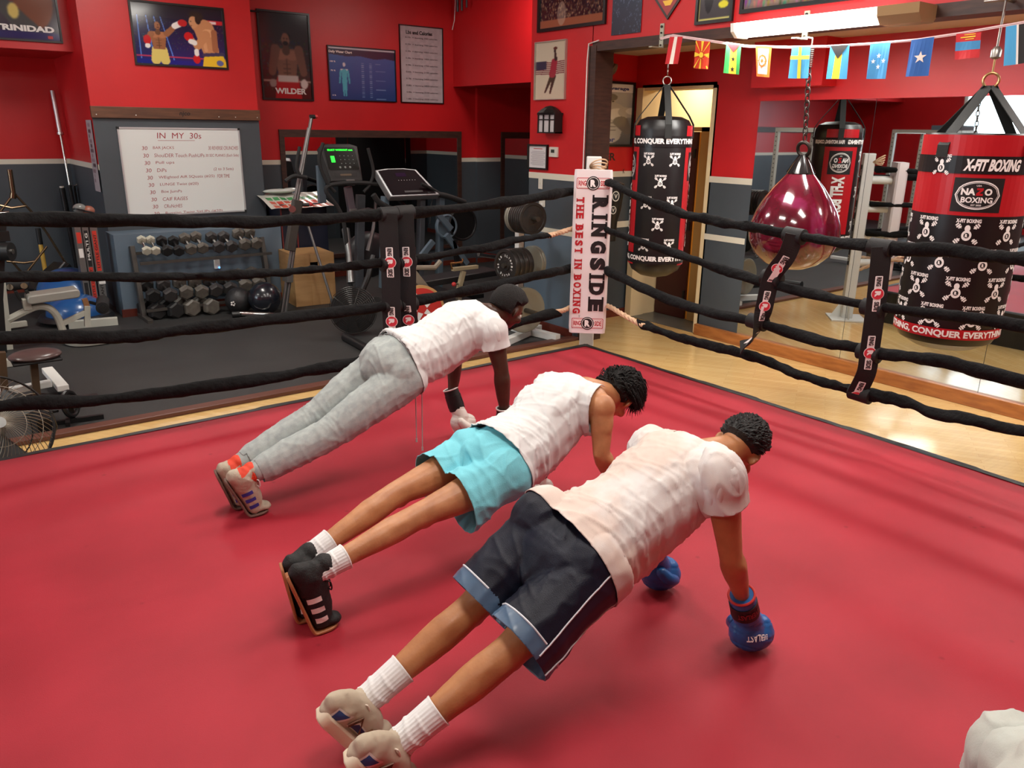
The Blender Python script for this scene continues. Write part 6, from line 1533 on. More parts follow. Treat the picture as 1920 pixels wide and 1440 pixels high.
# ---- weight plate tree
Yq = 6.6
TT = lambda x, y, dy=0: at(x, y, Y=Yq + dy)
mast = TT(974, 440)
t = thing('plate_tree', (mast.x, Yq, FZ), 'white steel weight plate tree beside the grey stub wall', 'plate rack')
MB().bar((mast.x, Yq, FZ + .05), (mast.x, Yq, TT(974, 408).z), .07, .07, up=(0, 1, 0)).build('mast', WHITE, t, bevel=.005)
MB().bar(fl(962, 622) + V((0, 0, .05)), fl(1046, 642) + V((0, 0, .05)), .08, .07).build('foot', WHITE, t, bevel=.005); MB().bar(fl(930, 658) + V((0, 0, .05)), fl(1010, 622) + V((0, 0, .05)), .08, .07).build('foot', WHITE, t, bevel=.005)
PLD = mat('worn_iron_plate', (50, 44, 40), .45, metal=.3, rgb2=(36, 33, 31), nscale=10); PLG = mat('grey_iron_plate', (132, 130, 118), .45, metal=.2)
def plate_(lab, c, r, th, m, txt=None, axx=None, holes=False):
    t = thing('weight_plate', c, lab, 'weight plate', None)
    u1 = axx.cross(V((0, 0, 1))).normalized(); u2 = V((0, 0, 1)) - axx * axx.z; u2.normalize(); u1 = u2.cross(axx)
    mb = MB().lathe([(.03, 0), (r * .32, 0), (r * .34, -th * .15), (r * .78, -th * .2), (r * .82, 0), (r * .98, 0), (r, -th * .12), (r, -th * .88), (r * .98, -th), (.03, -th)], c, axis=axx, n=40)
    if holes:
        for k in range(3):
            a0 = k * 2.094 + .5; mb.add([c + axx * -.004 + (u1 * math.cos(a0 + q) + u2 * math.sin(a0 + q)) * rad for q, rad in ((-.4, r * .5), (0, r * .46), (.4, r * .5), (.42, r * .72), (0, r * .76), (-.42, r * .72))], [(0, 1, 2, 3, 4, 5)], 1)
    mb.build('plate_disc', [m, BLACK], t, smooth=True)
    if txt:
        mb = MB()
        for i, ch in enumerate(txt):
            a = math.pi * .5 - i * 2 * math.pi / len(txt); e = u1 * math.cos(a) + u2 * math.sin(a); s_ = u1 * math.sin(a) - u2 * math.cos(a)
            if ch != ' ': mb.text(ch, lambda x, y: c + axx * .002 + e * (r * .6 + y) + s_ * x, 0, 0, r * .1, r * .14, 0, .02)
        mb.build('rim_lettering', INKW, t)
    return t
def stack(base, n, r, th, m, lab, axx, txt=None, holes=False, m2=None):
    for k in range(n): plate_(lab % ordn[k], base - axx * (k * (th + .004)), r, th, m2 if (m2 and k >= n - 2) else m, txt=txt if k == 0 else None, axx=axx, holes=holes and k == 0)
def peg(p, q): MB().cyl(p, q, .025, n=14).build('peg', mat('iron_peg', (90, 84, 76), .35, metal=.8), t, smooth=True)
ay = V((-.1, -1, .03)).normalized(); axm = V((-1, -.12, .02)).normalized()
tree = t
top = TT(1000, 410, -.42); peg(top + ay * .09, top - ay * .42)
mid = at(947, 498, X=mast.x - .36); peg(mid + axm * .03, mid - axm * .36)
mr = at(1003, 491, X=mast.x + .12); peg(mr - axm * .14, mr + axm * .1)
lo_ = TT(986, 582, -.3); peg(lo_ + ay * .2, lo_ - ay * .3)
stack(top, 8, .158, .034, PLD, 'dark cast iron plate on the top peg, %s from the front', ay, holes=True, m2=PLG)
stack(mid, 4, .165, .06, PLD, 'thick dark rubber plate on the middle peg, %s from the ring side', axm, txt='OLYMPIC PLATE 45 LB ')
stack(mr, 2, .17, .03, PLG, 'grey iron plate on the right middle peg, %s from the wall', axm * -1)
stack(lo_, 2, .235, .035, PLG, 'large grey iron plate on the bottom peg, %s from the front', ay, holes=False)

# ---- racks seen only in the mirrors
def power_rack(x, y, lab):
    t = thing('power_rack', (x, y, FZ), lab, 'power rack')
    for dx in (0, 1.15):
        for dy in (0, 1.0):
            mb = MB().box((x + dx - .035, y + dy - .035, FZ + .015), (x + dx + .035, y + dy + .035, 1.86), 0)
            for k in range(24): mb.box((x + dx + .0351, y + dy - .01, FZ + .3 + k * .08), (x + dx + .036, y + dy + .01, FZ + .32 + k * .08), 1)
            mb.build('upright', [OFFW, BLACK], t)
        MB().box((x + dx - .03, y, 1.8), (x + dx + .03, y + 1.0, 1.86)).build('top_beam', OFFW, t)
    for dy in (0, 1.0): MB().box((x, y + dy - .03, 1.79), (x + 1.15, y + dy + .03, 1.85)).build('crossbeam', OFFW, t)
    MB().cyl((x - .5, y - .06, 1.0), (x + 1.65, y - .06, 1.0), .015).build('barbell_rest', CHR, t, smooth=True)
power_rack(-.9, 8.4, 'white perforated power rack reflected in the mirrors, nearer one'); power_rack(-3.6, 7.6, 'white perforated power rack reflected in the mirrors, farther one')
t = thing('cable_tower', (-2.0, 7.4, FZ), 'grey cable pulldown tower reflected in the right mirror', 'exercise machine')
MB().box((-2.05, 7.35, FZ + .015), (-1.95, 7.45, 1.95)).build('mast', BLUEG, t); MB().box((-2.0, 6.9, 1.85), (-1.5, 7.42, 1.93)).build('boom', BLUEG, t)
MB().tube([(-1.9, 6.6, 1.35), (-1.85, 6.8, 1.5), (-1.8, 7.0, 1.52), (-1.8, 7.2, 1.5), (-1.8, 7.4, 1.35)], .018, 8).build('lat_bar', CHR, t, smooth=True); MB().cyl((-1.82, 7.0, 1.52), (-1.75, 7.0, 1.86), .004).build('cable', BLACK, t)
from mathutils.bvhtree import BVHTree
# ================================================================ the athletes
def unit(v): return V(v).normalized()
def lerp(a, b, t): return a + (b - a) * t
class Lump(MB):
    def limb(s, pts, rad, side, k=5, n=16, m=0, round_=True):
        """elliptical loft; rad = [(half width along side, half height)]"""
        P = catmull([tuple(p) for p in pts], k); Rr_ = catmull([(a, b, 0) for a, b in rad], k)
        P = [V(p) for p in P]; Rr_ = [(max(r[0], .004), max(r[1], .004)) for r in Rr_]
        if round_:
            t0 = (P[1] - P[0]).normalized(); t1 = (P[-1] - P[-2]).normalized(); r0, r1 = Rr_[0], Rr_[-1]
            for q in (.5, .85, .99): 
                c = math.sqrt(1 - q * q); P.insert(0, P[0 if q == .5 else 0] - t0 * min(r0) * .3); Rr_.insert(0, (r0[0] * c, r0[1] * c))
                P.append(P[-1] + t1 * min(r1) * .3); Rr_.append((r1[0] * c, r1[1] * c))
        vs = []; fs = []
        for i, p in enumerate(P):
            t = (P[min(i + 1, len(P) - 1)] - P[max(i - 1, 0)]).normalized()
            sd = V(side); sd = (sd - t * sd.dot(t)).normalized(); up = sd.cross(t)
            for j in range(n):
                a = 2 * math.pi * j / n; vs.append(p + sd * (math.cos(a) * Rr_[i][0]) + up * (math.sin(a) * Rr_[i][1]))
        for i in range(len(P) - 1):
            for j in range(n):
                a, b = i * n + j, i * n + (j + 1) % n; fs.append((a, b, b + n, a + n))
        fs.append(tuple(range(n - 1, -1, -1))); fs.append(tuple((len(P) - 1) * n + j for j in range(n)))
        return s.add(vs, fs, m)
    def egg(s, c, r, X=(1, 0, 0), Y=(0, 1, 0), Z=(0, 0, 1), m=0): return s.sph(V(c), r, 18, m, (unit(X), unit(Y), unit(Z)))

def melt(name, lump, vox, mats, parent, smooth=4, disp=None, cuts=(), solid=0, paint=None, label=None, fac=.5):
    me = bpy.data.meshes.new(name); me.from_pydata(lump.v, [], lump.f); o = bpy.data.objects.new(name, me); COL.objects.link(o)
    r = o.modifiers.new('r', 'REMESH'); r.mode = 'VOXEL'; r.voxel_size = vox
    if smooth: sm = o.modifiers.new('s', 'SMOOTH'); sm.factor = fac; sm.iterations = smooth
    dg = bpy.context.evaluated_depsgraph_get(); m2 = bpy.data.meshes.new_from_object(o.evaluated_get(dg))
    bpy.data.objects.remove(o); bpy.data.meshes.remove(me); m2.name = name
    if disp:
        n = len(m2.vertices); co = np.empty(n * 3, np.float32); m2.vertices.foreach_get('co', co); co = co.reshape(-1, 3)
        nr = np.array([v.normal[:] for v in m2.vertices]); d = np.array([disp(V(c), V(q)) for c, q in zip(co, nr)])
        if d.ndim == 1: co = co + nr * d[:, None]
        else: co = co + d
        m2.vertices.foreach_set('co', co.astype(np.float32).reshape(-1)); m2.update()
    if cuts:
        bm = bmesh.new(); bm.from_mesh(m2)
        for cu_ in cuts:
            p, nn, rad = cu_[:3]; pr_ = cu_[3] if len(cu_) > 3 else (lambda v: True)
            vs = [v for v in bm.verts if (v.co - V(p)).length < rad and pr_(v.co)]; st_ = set(vs)
            es = [e for e in bm.edges if e.verts[0] in st_ and e.verts[1] in st_]; fs = [f for f in bm.faces if all(v in st_ for v in f.verts)]
            bmesh.ops.bisect_plane(bm, geom=vs + es + fs, plane_co=V(p), plane_no=unit(nn), clear_outer=True)
        seen = set(); isl = []
        for v in bm.verts:
            if v in seen: continue
            st2 = [v]; seen.add(v); grp = [v]
            while st2:
                w_ = st2.pop()
                for e_ in w_.link_edges:
                    x_ = e_.other_vert(w_)
                    if x_ not in seen: seen.add(x_); st2.append(x_); grp.append(x_)
            isl.append(grp)
        big = max(len(g_) for g_ in isl); dead = [v for g_ in isl if len(g_) < big * .3 for v in g_]
        if dead: bmesh.ops.delete(bm, geom=dead, context='VERTS')
        bm.to_mesh(m2); bm.free()
    m2.materials.clear()
    for m in (mats if isinstance(mats, (list, tuple)) else [mats]): m2.materials.append(m)
    if paint:
        for f in m2.polygons: f.material_index = paint(f.center, f.normal)
    m2.polygons.foreach_set('use_smooth', [True] * len(m2.polygons)); m2.update()
    ob = link(name, m2, parent)
    if solid: sd = ob.modifiers.new('cloth', 'SOLIDIFY'); sd.thickness = solid; sd.offset = 0
    return tag(ob, label)

def ridge(p, sx, sy, sz, ax, lat, seed, pw=3):
    q = V((p.dot(ax) * sx, p.dot(lat) * sy, p.z * sz)); q += V((seed, seed * .7, 0)) + V((noise.noise(q * .35 + V((seed, 0, 9))), noise.noise(q * .35 + V((5, seed, 0))), 0)) * .8
    return (1 - abs(noise.noise(q)) * 1.6) ** pw if abs(noise.noise(q)) < .625 else 0

def strap_text(mb, s, f, cx, cy, w, h, m, rot=0): mb.text(s, f, cx, cy, w, h, m, .03, rot=rot)

def glove(person, wrist, elbow, hand, lat, out, col, cuffc, style):
    """boxing glove standing on its knuckles; hand = point on canvas under the fist"""
    up = unit(wrist - elbow) * -1; g = thing
    c = V((hand.x, hand.y, .062)); fw = unit(V((1, -.15, 0)) - up * 0); lt = unit(V(lat))
    main, cuffm = col, cuffc
    L = Lump(); sc = style.get('size', 1.0)
    L.egg(c + V((.008, 0, .004)), (.075 * sc, .062 * sc, .062), fw, lt, (0, 0, 1)); L.egg(c + V((-.028, 0, .03)), (.05 * sc, .052 * sc, .055), fw, lt, (0, 0, 1))
    L.egg(c + V((.03, 0, .03)), (.05, .056, .045), fw, lt); L.limb([c + V((-.01, 0, .05)), lerp(c, wrist, .72)], [(.052, .046), (.043, .042)], lt)
    gl = melt('boxing_glove', L, .006, [main], person, 6, disp=lambda p, n: -.0025 * (math.sin(p.z * 130 + p.x * 40) > .93) - .003 * abs(n.z) * (abs((p - c).dot(lt)) < .004))
    T_ = Lump(); tb = c - lt * out * .062 + V((-.005, 0, .012)); T_.limb([tb + V((-.04, 0, .045)) + lt * out * .02, tb + V((-.01, 0, .01)), tb + V((.028, 0, -.006))], [(.022, .022), (.027, .026), (.022, .02)], lt)
    melt('thumb', T_, .006, [main], gl, 3)
    # wrist cuff
    a = lerp(c, wrist, .55); d = unit(wrist - c); b = a + d * style.get('cuff', .1)
    mb = MB(); N = 10; rs = [.047, .048, .047, .046, .045, .045, .045, .0445, .044, .043]
    mb.tube([lerp(a, b, i / 9) for i in range(10)], rs, 24); mb.build('cuff', cuffm, gl, smooth=True)
    mb = MB(); mb.torus(b, .0435, .0045, axis=d, n=28, k=8); mb.build('cuff_edge', style['edge'], gl, smooth=True)
    if style.get('strap'):
        s0, s1 = lerp(a, b, .18), lerp(a, b, .72); MB().tube([s0, lerp(s0, s1, .5), s1], [.0495, .0482, .0478], 28).build('wrist_strap', style['strap'], gl, smooth=True)
        mid = lerp(s0, s1, .5); vn = V((0, 0, 1.75)) - mid; vn = unit(vn - d * vn.dot(d)); rt = unit(d.cross(vn))
        f = lambda x, y: mid + (vn * math.cos(x / .051) + rt * math.sin(x / .051)) * .0502 + d * y
        mb = MB(); mb.text(style['txt'], f, .012, 0, .085, .026, 0, .03, rot=math.pi); mb.build('strap_lettering', style['txtm'], gl)
    # lettering over the knuckles
    vn = unit(V((0, 0, 1.75)) - c + V((.3, -.2, -.5))); rt = unit(d.cross(vn)); u_ = vn.cross(rt)
    def f2(x, y):
        dirn = unit(vn + rt * (x / .075) + u_ * (y / .075) + V((.25, -.1, -.1))); 
        ex = dirn.dot(fw) / (.077 * sc); ey = dirn.dot(lt) / (.064 * sc); ez = dirn.z / .064; k = 1 / math.sqrt(ex * ex + ey * ey + ez * ez); return c + V((.008, 0, .004)) + dirn * (k + .003)
    mb = MB(); mb.text(style['txt2'], f2, 0, 0, style.get('tw', .07), style.get('th_', .02), 0, .02, rot=math.pi * .93); mb.build('knuckle_lettering', style['txt2m'], gl)
    return gl

def shoe(person, heel, ball, toe, ankle, lat, st_):
    heel, ball, toe, ankle = map(V, (heel, ball, toe, ankle)); lat = unit(lat); up = V((0, 0, 1))
    hv = unit(heel - ball); nh = unit(V(lat).cross(hv));
    if nh.dot(ankle - heel) < 0: nh = -nh
    tv = unit(toe - ball)
    path = [heel + hv * .01, lerp(heel, ball, .3), lerp(heel, ball, .65), ball + hv * .012 + nh * .002, ball + tv * .03, toe]
    nrm = [nh, nh, nh, unit(nh + up * .5), unit(up + nh * .3), up]
    W = [.031, .034, .039, .047, .045, .03]; Hh = [.034, .05, .05, .038, .03, .019]
    th = st_.get('sole', .012)
    L = Lump()
    L.limb([p + n * (h + th) for p, n, h in zip(path, nrm, Hh)], [(w, h) for w, h in zip(W, Hh)], lat)
    leg = unit(ankle - lerp(heel, ball, .5)); top = ankle + (leg * .5 + unit(nh * .7 + V((.6, 0, .35)))) * st_.get('high', .0)
    L.limb([lerp(heel, ball, .35) + nh * .05, lerp(heel, ball, .12) + nh * .075, ankle, top], [(.035, .05), (.038, .05), (.038, .047), (.04, .046)], lat)
    L.limb([heel + nh * .036 - hv * .004, lerp(heel + nh * .05, ankle, .5), ankle], [(.033, .03), (.037, .042), (.037, .044)], lat)
    L.limb([lerp(heel, ball, .75) + nh * .06, lerp(lerp(heel, ball, .4) + nh * .085, ankle, .45)], [(.032, .03), (.033, .04)], lat)
    up_ = melt('shoe', L, .0045, st_['mats'], person, 10, paint=st_.get('paint') and (lambda c, n: st_['paint'](c, n, heel, ball, hv, nh, lat)), disp=lambda p, n: .0012 * noise.noise(p * 60) + .002 * noise.noise(p * 25))
    # sole
    mb = MB(); pc = [V(p) for p in catmull([tuple(p) for p in path], 6)]; nc = [unit(p) for p in catmull([tuple(p) for p in nrm], 6)]; wc = [p[0] for p in catmull([(w, 0, 0) for w in W], 6)]
    n = len(pc); vs = []; fs = []
    for i in range(n):
        e = min(i, n - 1 - i); k = (.45, .8, .95)[e] if e < 3 else 1; w = (wc[i] + .001 + th * .25) * k
        for sx, sn in ((-1, 0), (1, 0), (1.04, .5), (1, 1.15), (-1, 1.15), (-1.04, .5)): vs.append(pc[i] + lat * w * sx + nc[i] * (th * sn + .001 + (.006 if th > .02 else .001) * (sn > 1)))
    for i in range(n - 1):
        for j in range(6): a, b = i * 6 + j, i * 6 + (j + 1) % 6; fs.append((a, b, b + 6, a + 6))
    fs += [tuple(range(5, -1, -1)), tuple((n - 1) * 6 + j for j in range(6))]
    mb.add(vs, fs); mb.mi = [1 if (q_ < (n - 1) * 6 and q_ % 6 == 0 and q_ < 60) else 0 for q_ in range(len(fs))]; mb.build('sole', [st_['solem'], st_.get('outsole', st_['solem'])], up_, smooth=True, ang=50, bevel=min(.006, th * .3))
    so = unit(-lat); bvs = BVHTree.FromPolygons([v.co for v in up_.data.vertices], [tuple(p.vertices) for p in up_.data.polygons])
    def side(u, v, off=.0015):
        p = heel - hv * u + nh * v; h = bvs.ray_cast(p + so * .2, -so, .4)
        return (h[0] if h[0] is not None else p + so * .04) + so * off
    def quad(nm, c4, m, off=.0015, g=6):
        mb = MB(); (a0, b0), (a1, b1), (a2, b2), (a3, b3) = c4
        P_ = [[side((a0 * (1 - i / g) + a1 * i / g) * (1 - j / g) + (a3 * (1 - i / g) + a2 * i / g) * j / g, (b0 * (1 - i / g) + b1 * i / g) * (1 - j / g) + (b3 * (1 - i / g) + b2 * i / g) * j / g, off) for i in range(g + 1)] for j in range(g + 1)]
        mb.add([p for r_ in P_ for p in r_], [(j * (g + 1) + i, j * (g + 1) + i + 1, (j + 1) * (g + 1) + i + 1, (j + 1) * (g + 1) + i) for j in range(g) for i in range(g)])
        mb.build(nm, m, up_, smooth=True)
    FL = (ball - heel).length
    if st_.get('stripes'):
        for k in range(3):
            u = FL * (.42 + .17 * k); quad('side_stripe', [(u, .03), (u + FL * .02, .082 - .004 * k), (u + FL * .1, .08 - .004 * k), (u + FL * .085, .028)], st_['stripes'])
    if st_.get('panels'):
        for c4, mm, off in st_['panels']: quad('side_panel', [(u * FL, v) for u, v in c4], mm, off)
        mb = MB(); pts = [side(FL * u, v, .004) for u, v in ((.34, .056), (.42, .1), (.62, .056), (.7, .094))]
        mb.tube(pts, .003, 5); pts = [side(FL * u, v, .004) for u, v in ((.38, .052), (.45, .094), (.66, .052), (.74, .09))]; mb.tube(pts, .002, 5); mb.build('side_letter', mat('copper_outline', (104, 66, 44), .4), up_, smooth=True)
    mb = MB()
    for k in range(5):
        c = lerp(heel, ball, .38 + .14 * k) + nh * (.098 - .006 * k); mb.tube([c - lat * .02 + hv * .01, c + nh * .006, c + lat * .02 - hv * .01], .003, 6); mb.tube([c + lat * .02 + hv * .01, c + nh * .006, c - lat * .02 - hv * .01], .003, 6)
    c = lerp(heel, ball, .3) + nh * .1
    for sg in (-1, 1): mb.tube([V(q) for q in catmull([tuple(c), tuple(c + nh * .03 + lat * .02 * sg + V((0, 0, -.005))), tuple(c + nh * .035 + lat * .012 * sg - up * .045), tuple(c + nh * .012 - up * .02)], 4)], .0028, 6)
    mb.build('laces', st_['laces'], up_, smooth=True)
    return up_

def person(label, J, o):
    """J: joints; o: options"""
    ax = unit(V((J['neck'].x - J['pelvis'].x, J['neck'].y - J['pelvis'].y, 0))); sp = unit(J['neck'] - J['pelvis'])
    lat = unit(V((-ax.y, ax.x, 0))); k = o.get('k', 1.0); up = unit(lat.cross(sp)) * -1
    if up.z < 0: up = -up
    root = thing('person', (J['pelvis'].x, J['pelvis'].y, 0), label, 'person', None)
    B_ = Lump(); Z = V((0, 0, 1))
    pv, wa, ch, nk, hd = J['pelvis'], J['waist'], J['chest'], J['neck'], J['head']
    back = pv - sp * .10
    spine = [back, pv, wa, ch, lerp(ch, nk, .62), nk]
    srad = [(.11, .075), (.142, .096), (.122, .086), (.15, .102), (.132, .094), (.07, .068)]
    B_.limb(spine, [(a * k, b * k) for a, b in srad], lat)
    hf, hu = unit(J['face']), unit(J['crown']); hs = unit(hf.cross(hu)); hu = unit(hs.cross(hf))
    B_.limb([lerp(ch, nk, .7), nk, hd - hu * .05 - hf * .025], [(.085 * k, .07 * k), (.06, .062), (.056, .06)], lat)
    for s_, sg in (('R', -1), ('L', 1)):
        sh, el, wr, hd_, hip, kn, an = (J[q + s_] for q in ('sh', 'el', 'wr', 'hand', 'hip', 'kn', 'an'))
        B_.egg(sh, (.064 * k, .06 * k, .066 * k)); B_.limb([lerp(nk, ch, .25) + up * .03, lerp(nk, sh, .55) + up * .03, sh + up * .01], [(.055, .045), (.055, .045), (.05, .045)], ax)
        B_.limb([lerp(ch, nk, .3) + lat * sg * .07, lerp(ch, sh, .8)], [(.075, .085), (.06, .07)], ax)
        d = unit(el - sh)
        B_.limb([sh, lerp(sh, el, .35), lerp(sh, el, .7), el, lerp(el, wr, .25), lerp(el, wr, .65), wr, lerp(wr, hd_ + Z * .06, .6)], [(x * k, y * k) for x, y in ((.055, .055), (.049, .054), (.042, .046), (.037, .04), (.042, .045), (.033, .035), (.027, .024), (.032, .024))], lat)
        B_.egg(lerp(sh, el, .45) - ax * .014, (.034, .038, .075), ax, lat, d); B_.egg(lerp(sh, el, .3) + lat * sg * .018, (.04, .036, .07), ax, lat, d)
        B_.egg(lerp(el, wr, .22) + lat * sg * .01, (.036, .038, .06), ax, lat, unit(wr - el)); B_.egg(el - ax * .03, (.014, .02, .02))
        B_.egg(lerp(wr, hd_ + Z * .06, .8), (.035, .035, .03))
        B_.limb([hip - sp * -.02, lerp(hip, kn, .3), lerp(hip, kn, .7), kn, lerp(kn, an, .3), lerp(kn, an, .65), an], [(x * k, y * k) for x, y in ((.088, .088), (.082, .084), (.064, .066), (.051, .053), (.052, .054), (.04, .042), (.032, .035))], lat)
        B_.egg(hip + up * .025 - sp * .01, (.09 * k, .08 * k, .074 * k), sp, lat, up); cd = unit(an - kn)
        B_.egg(lerp(kn, an, .28) + up * .02 + lat * .008, (.033 * k, .034 * k, .095), lat, up, cd); B_.egg(lerp(kn, an, .24) + up * .018 - lat * .02, (.028 * k, .032 * k, .08), lat, up, cd)
        B_.egg(kn - up * .03, (.036, .034, .04), lat, up, cd)
        B_.egg(an, (.03, .03, .03))
    # back muscles
    for sg in (-1, 1): B_.egg(lerp(wa, ch, .75) + lat * sg * .075 + up * .036, (.11, .055, .045), sp, lat, up); B_.egg(lerp(ch, nk, .3) + lat * sg * .085 + up * .052, (.07, .055, .035), sp, lat, up)
    # head
    c = hd; B_.egg(c + hu * .018 - hf * .012, (.073, .093, .083), hs, hf, hu); B_.egg(c + hf * .03 - hu * .045, (.055, .052, .05), hs, hf, hu); B_.egg(c + hf * .055 - hu * .075, (.03, .024, .022), hs, hf, hu)
    B_.egg(c + hf * .087 - hu * .022, (.012, .014, .022), hs, hf, hu); B_.egg(c + hf * .096 - hu * .034, (.017, .012, .01), hs, hf, hu); B_.egg(c + hf * .078 - hu * .058, (.023, .01, .009), hs, hf, hu)
    B_.egg(c + hf * .074 + hu * .016, (.05, .012, .011), hs, hf, hu)
    for sg in (-1, 1): B_.egg(c + hs * .074 * sg - hf * .008 - hu * .018, (.011, .021, .032), hs, unit(hf * -.8 + hs * sg * .5), hu); B_.egg(c + hs * .05 * sg + hf * .055 - hu * .03, (.02, .025, .02), hs, hf, hu)
    body = melt('body', B_, .0075, o['skin'], root, 5, disp=lambda p, n: .0012 * noise.noise(p * 22))
    mb = MB()
    for sg in (-1, 1): mb.sph(c + hs * .03 * sg + hf * .073 - hu * .003, .0125, 12, 0); mb.sph(c + hs * .03 * sg + hf * .0805 - hu * .003, .006, 8, 1)
    mb.build('eyes', [WHITE, BLACK], root, smooth=True)
    # hair
    hb = c + hu * .018 - hf * .012; ho = o['hair']; rnd = random.Random(3); n = 56; m_ = n // 2; vs = []; fs = []
    def hmask(d):
        f_, u_ = d.dot(hf), d.dot(hu); s1 = u_ - (.28 + .35 * max(0, f_)) if f_ > -.1 else (u_ + ho.get('nape', .5)) ; e = max(0, min(1, .5 + s1 * 4))
        if abs(d.dot(hs)) > .8 and u_ < .12 and f_ > -.35: e *= .15
        return e
    def hpt(d, extra=0):
        r_ = 1 / math.sqrt((d.dot(hs) / .073) ** 2 + (d.dot(hf) / .093) ** 2 + (d.dot(hu) / .083) ** 2); mk_ = hmask(d)
        return hb + d * (r_ * (.93 + (.07 + ho['thick'] / .09) * mk_) + mk_ * (ho['rough'] * noise.noise(d * ho.get('freq', 9)) + ho['rough'] * .6 * noise.noise(d * ho.get('freq', 9) * 2.7)) + extra)
    for i in range(m_ + 1):
        th = math.pi * i / m_
        for j in range(n): a = 2 * math.pi * j / n; d = hs * math.sin(th) * math.cos(a) + hf * math.sin(th) * math.sin(a) + hu * math.cos(th); vs.append(hpt(d.normalized()))
    for i in range(m_):
        for j in range(n): a, b = i * n + j, i * n + (j + 1) % n; fs.append((a, a + n, b + n, b))
    mb = MB(); mb.add(vs, fs)
    for q in range(ho.get('strands', 0)):
        a, z_ = rnd.uniform(0, 2 * math.pi), rnd.uniform(-.5, 1); r_ = math.sqrt(1 - z_ * z_); d = hs * r_ * math.cos(a) + hf * r_ * math.sin(a) + hu * z_
        if hmask(d) < .6: continue
        p0 = hpt(d, -.004); Ls = ho['len'] * rnd.uniform(.6, 1.25); g_ = unit(ho['flow']); tg = g_ - d * g_.dot(d); dr = unit(d * .04 + tg + V((rnd.uniform(-.16, .16), rnd.uniform(-.2, .2), rnd.uniform(-.08, .08)))); dr2 = unit(dr + V((0, 0, -ho.get('grav', .5))))
        mb.tube([p0, p0 + dr * Ls * .5 + d * .003, p0 + dr * Ls * .5 + dr2 * Ls * .5], [.0036, .003, .0005], 4)
    mb.build('hair', ho['mat'], root, smooth=True)
    return root, body, dict(ax=ax, sp=sp, lat=lat, up=up, k=k)

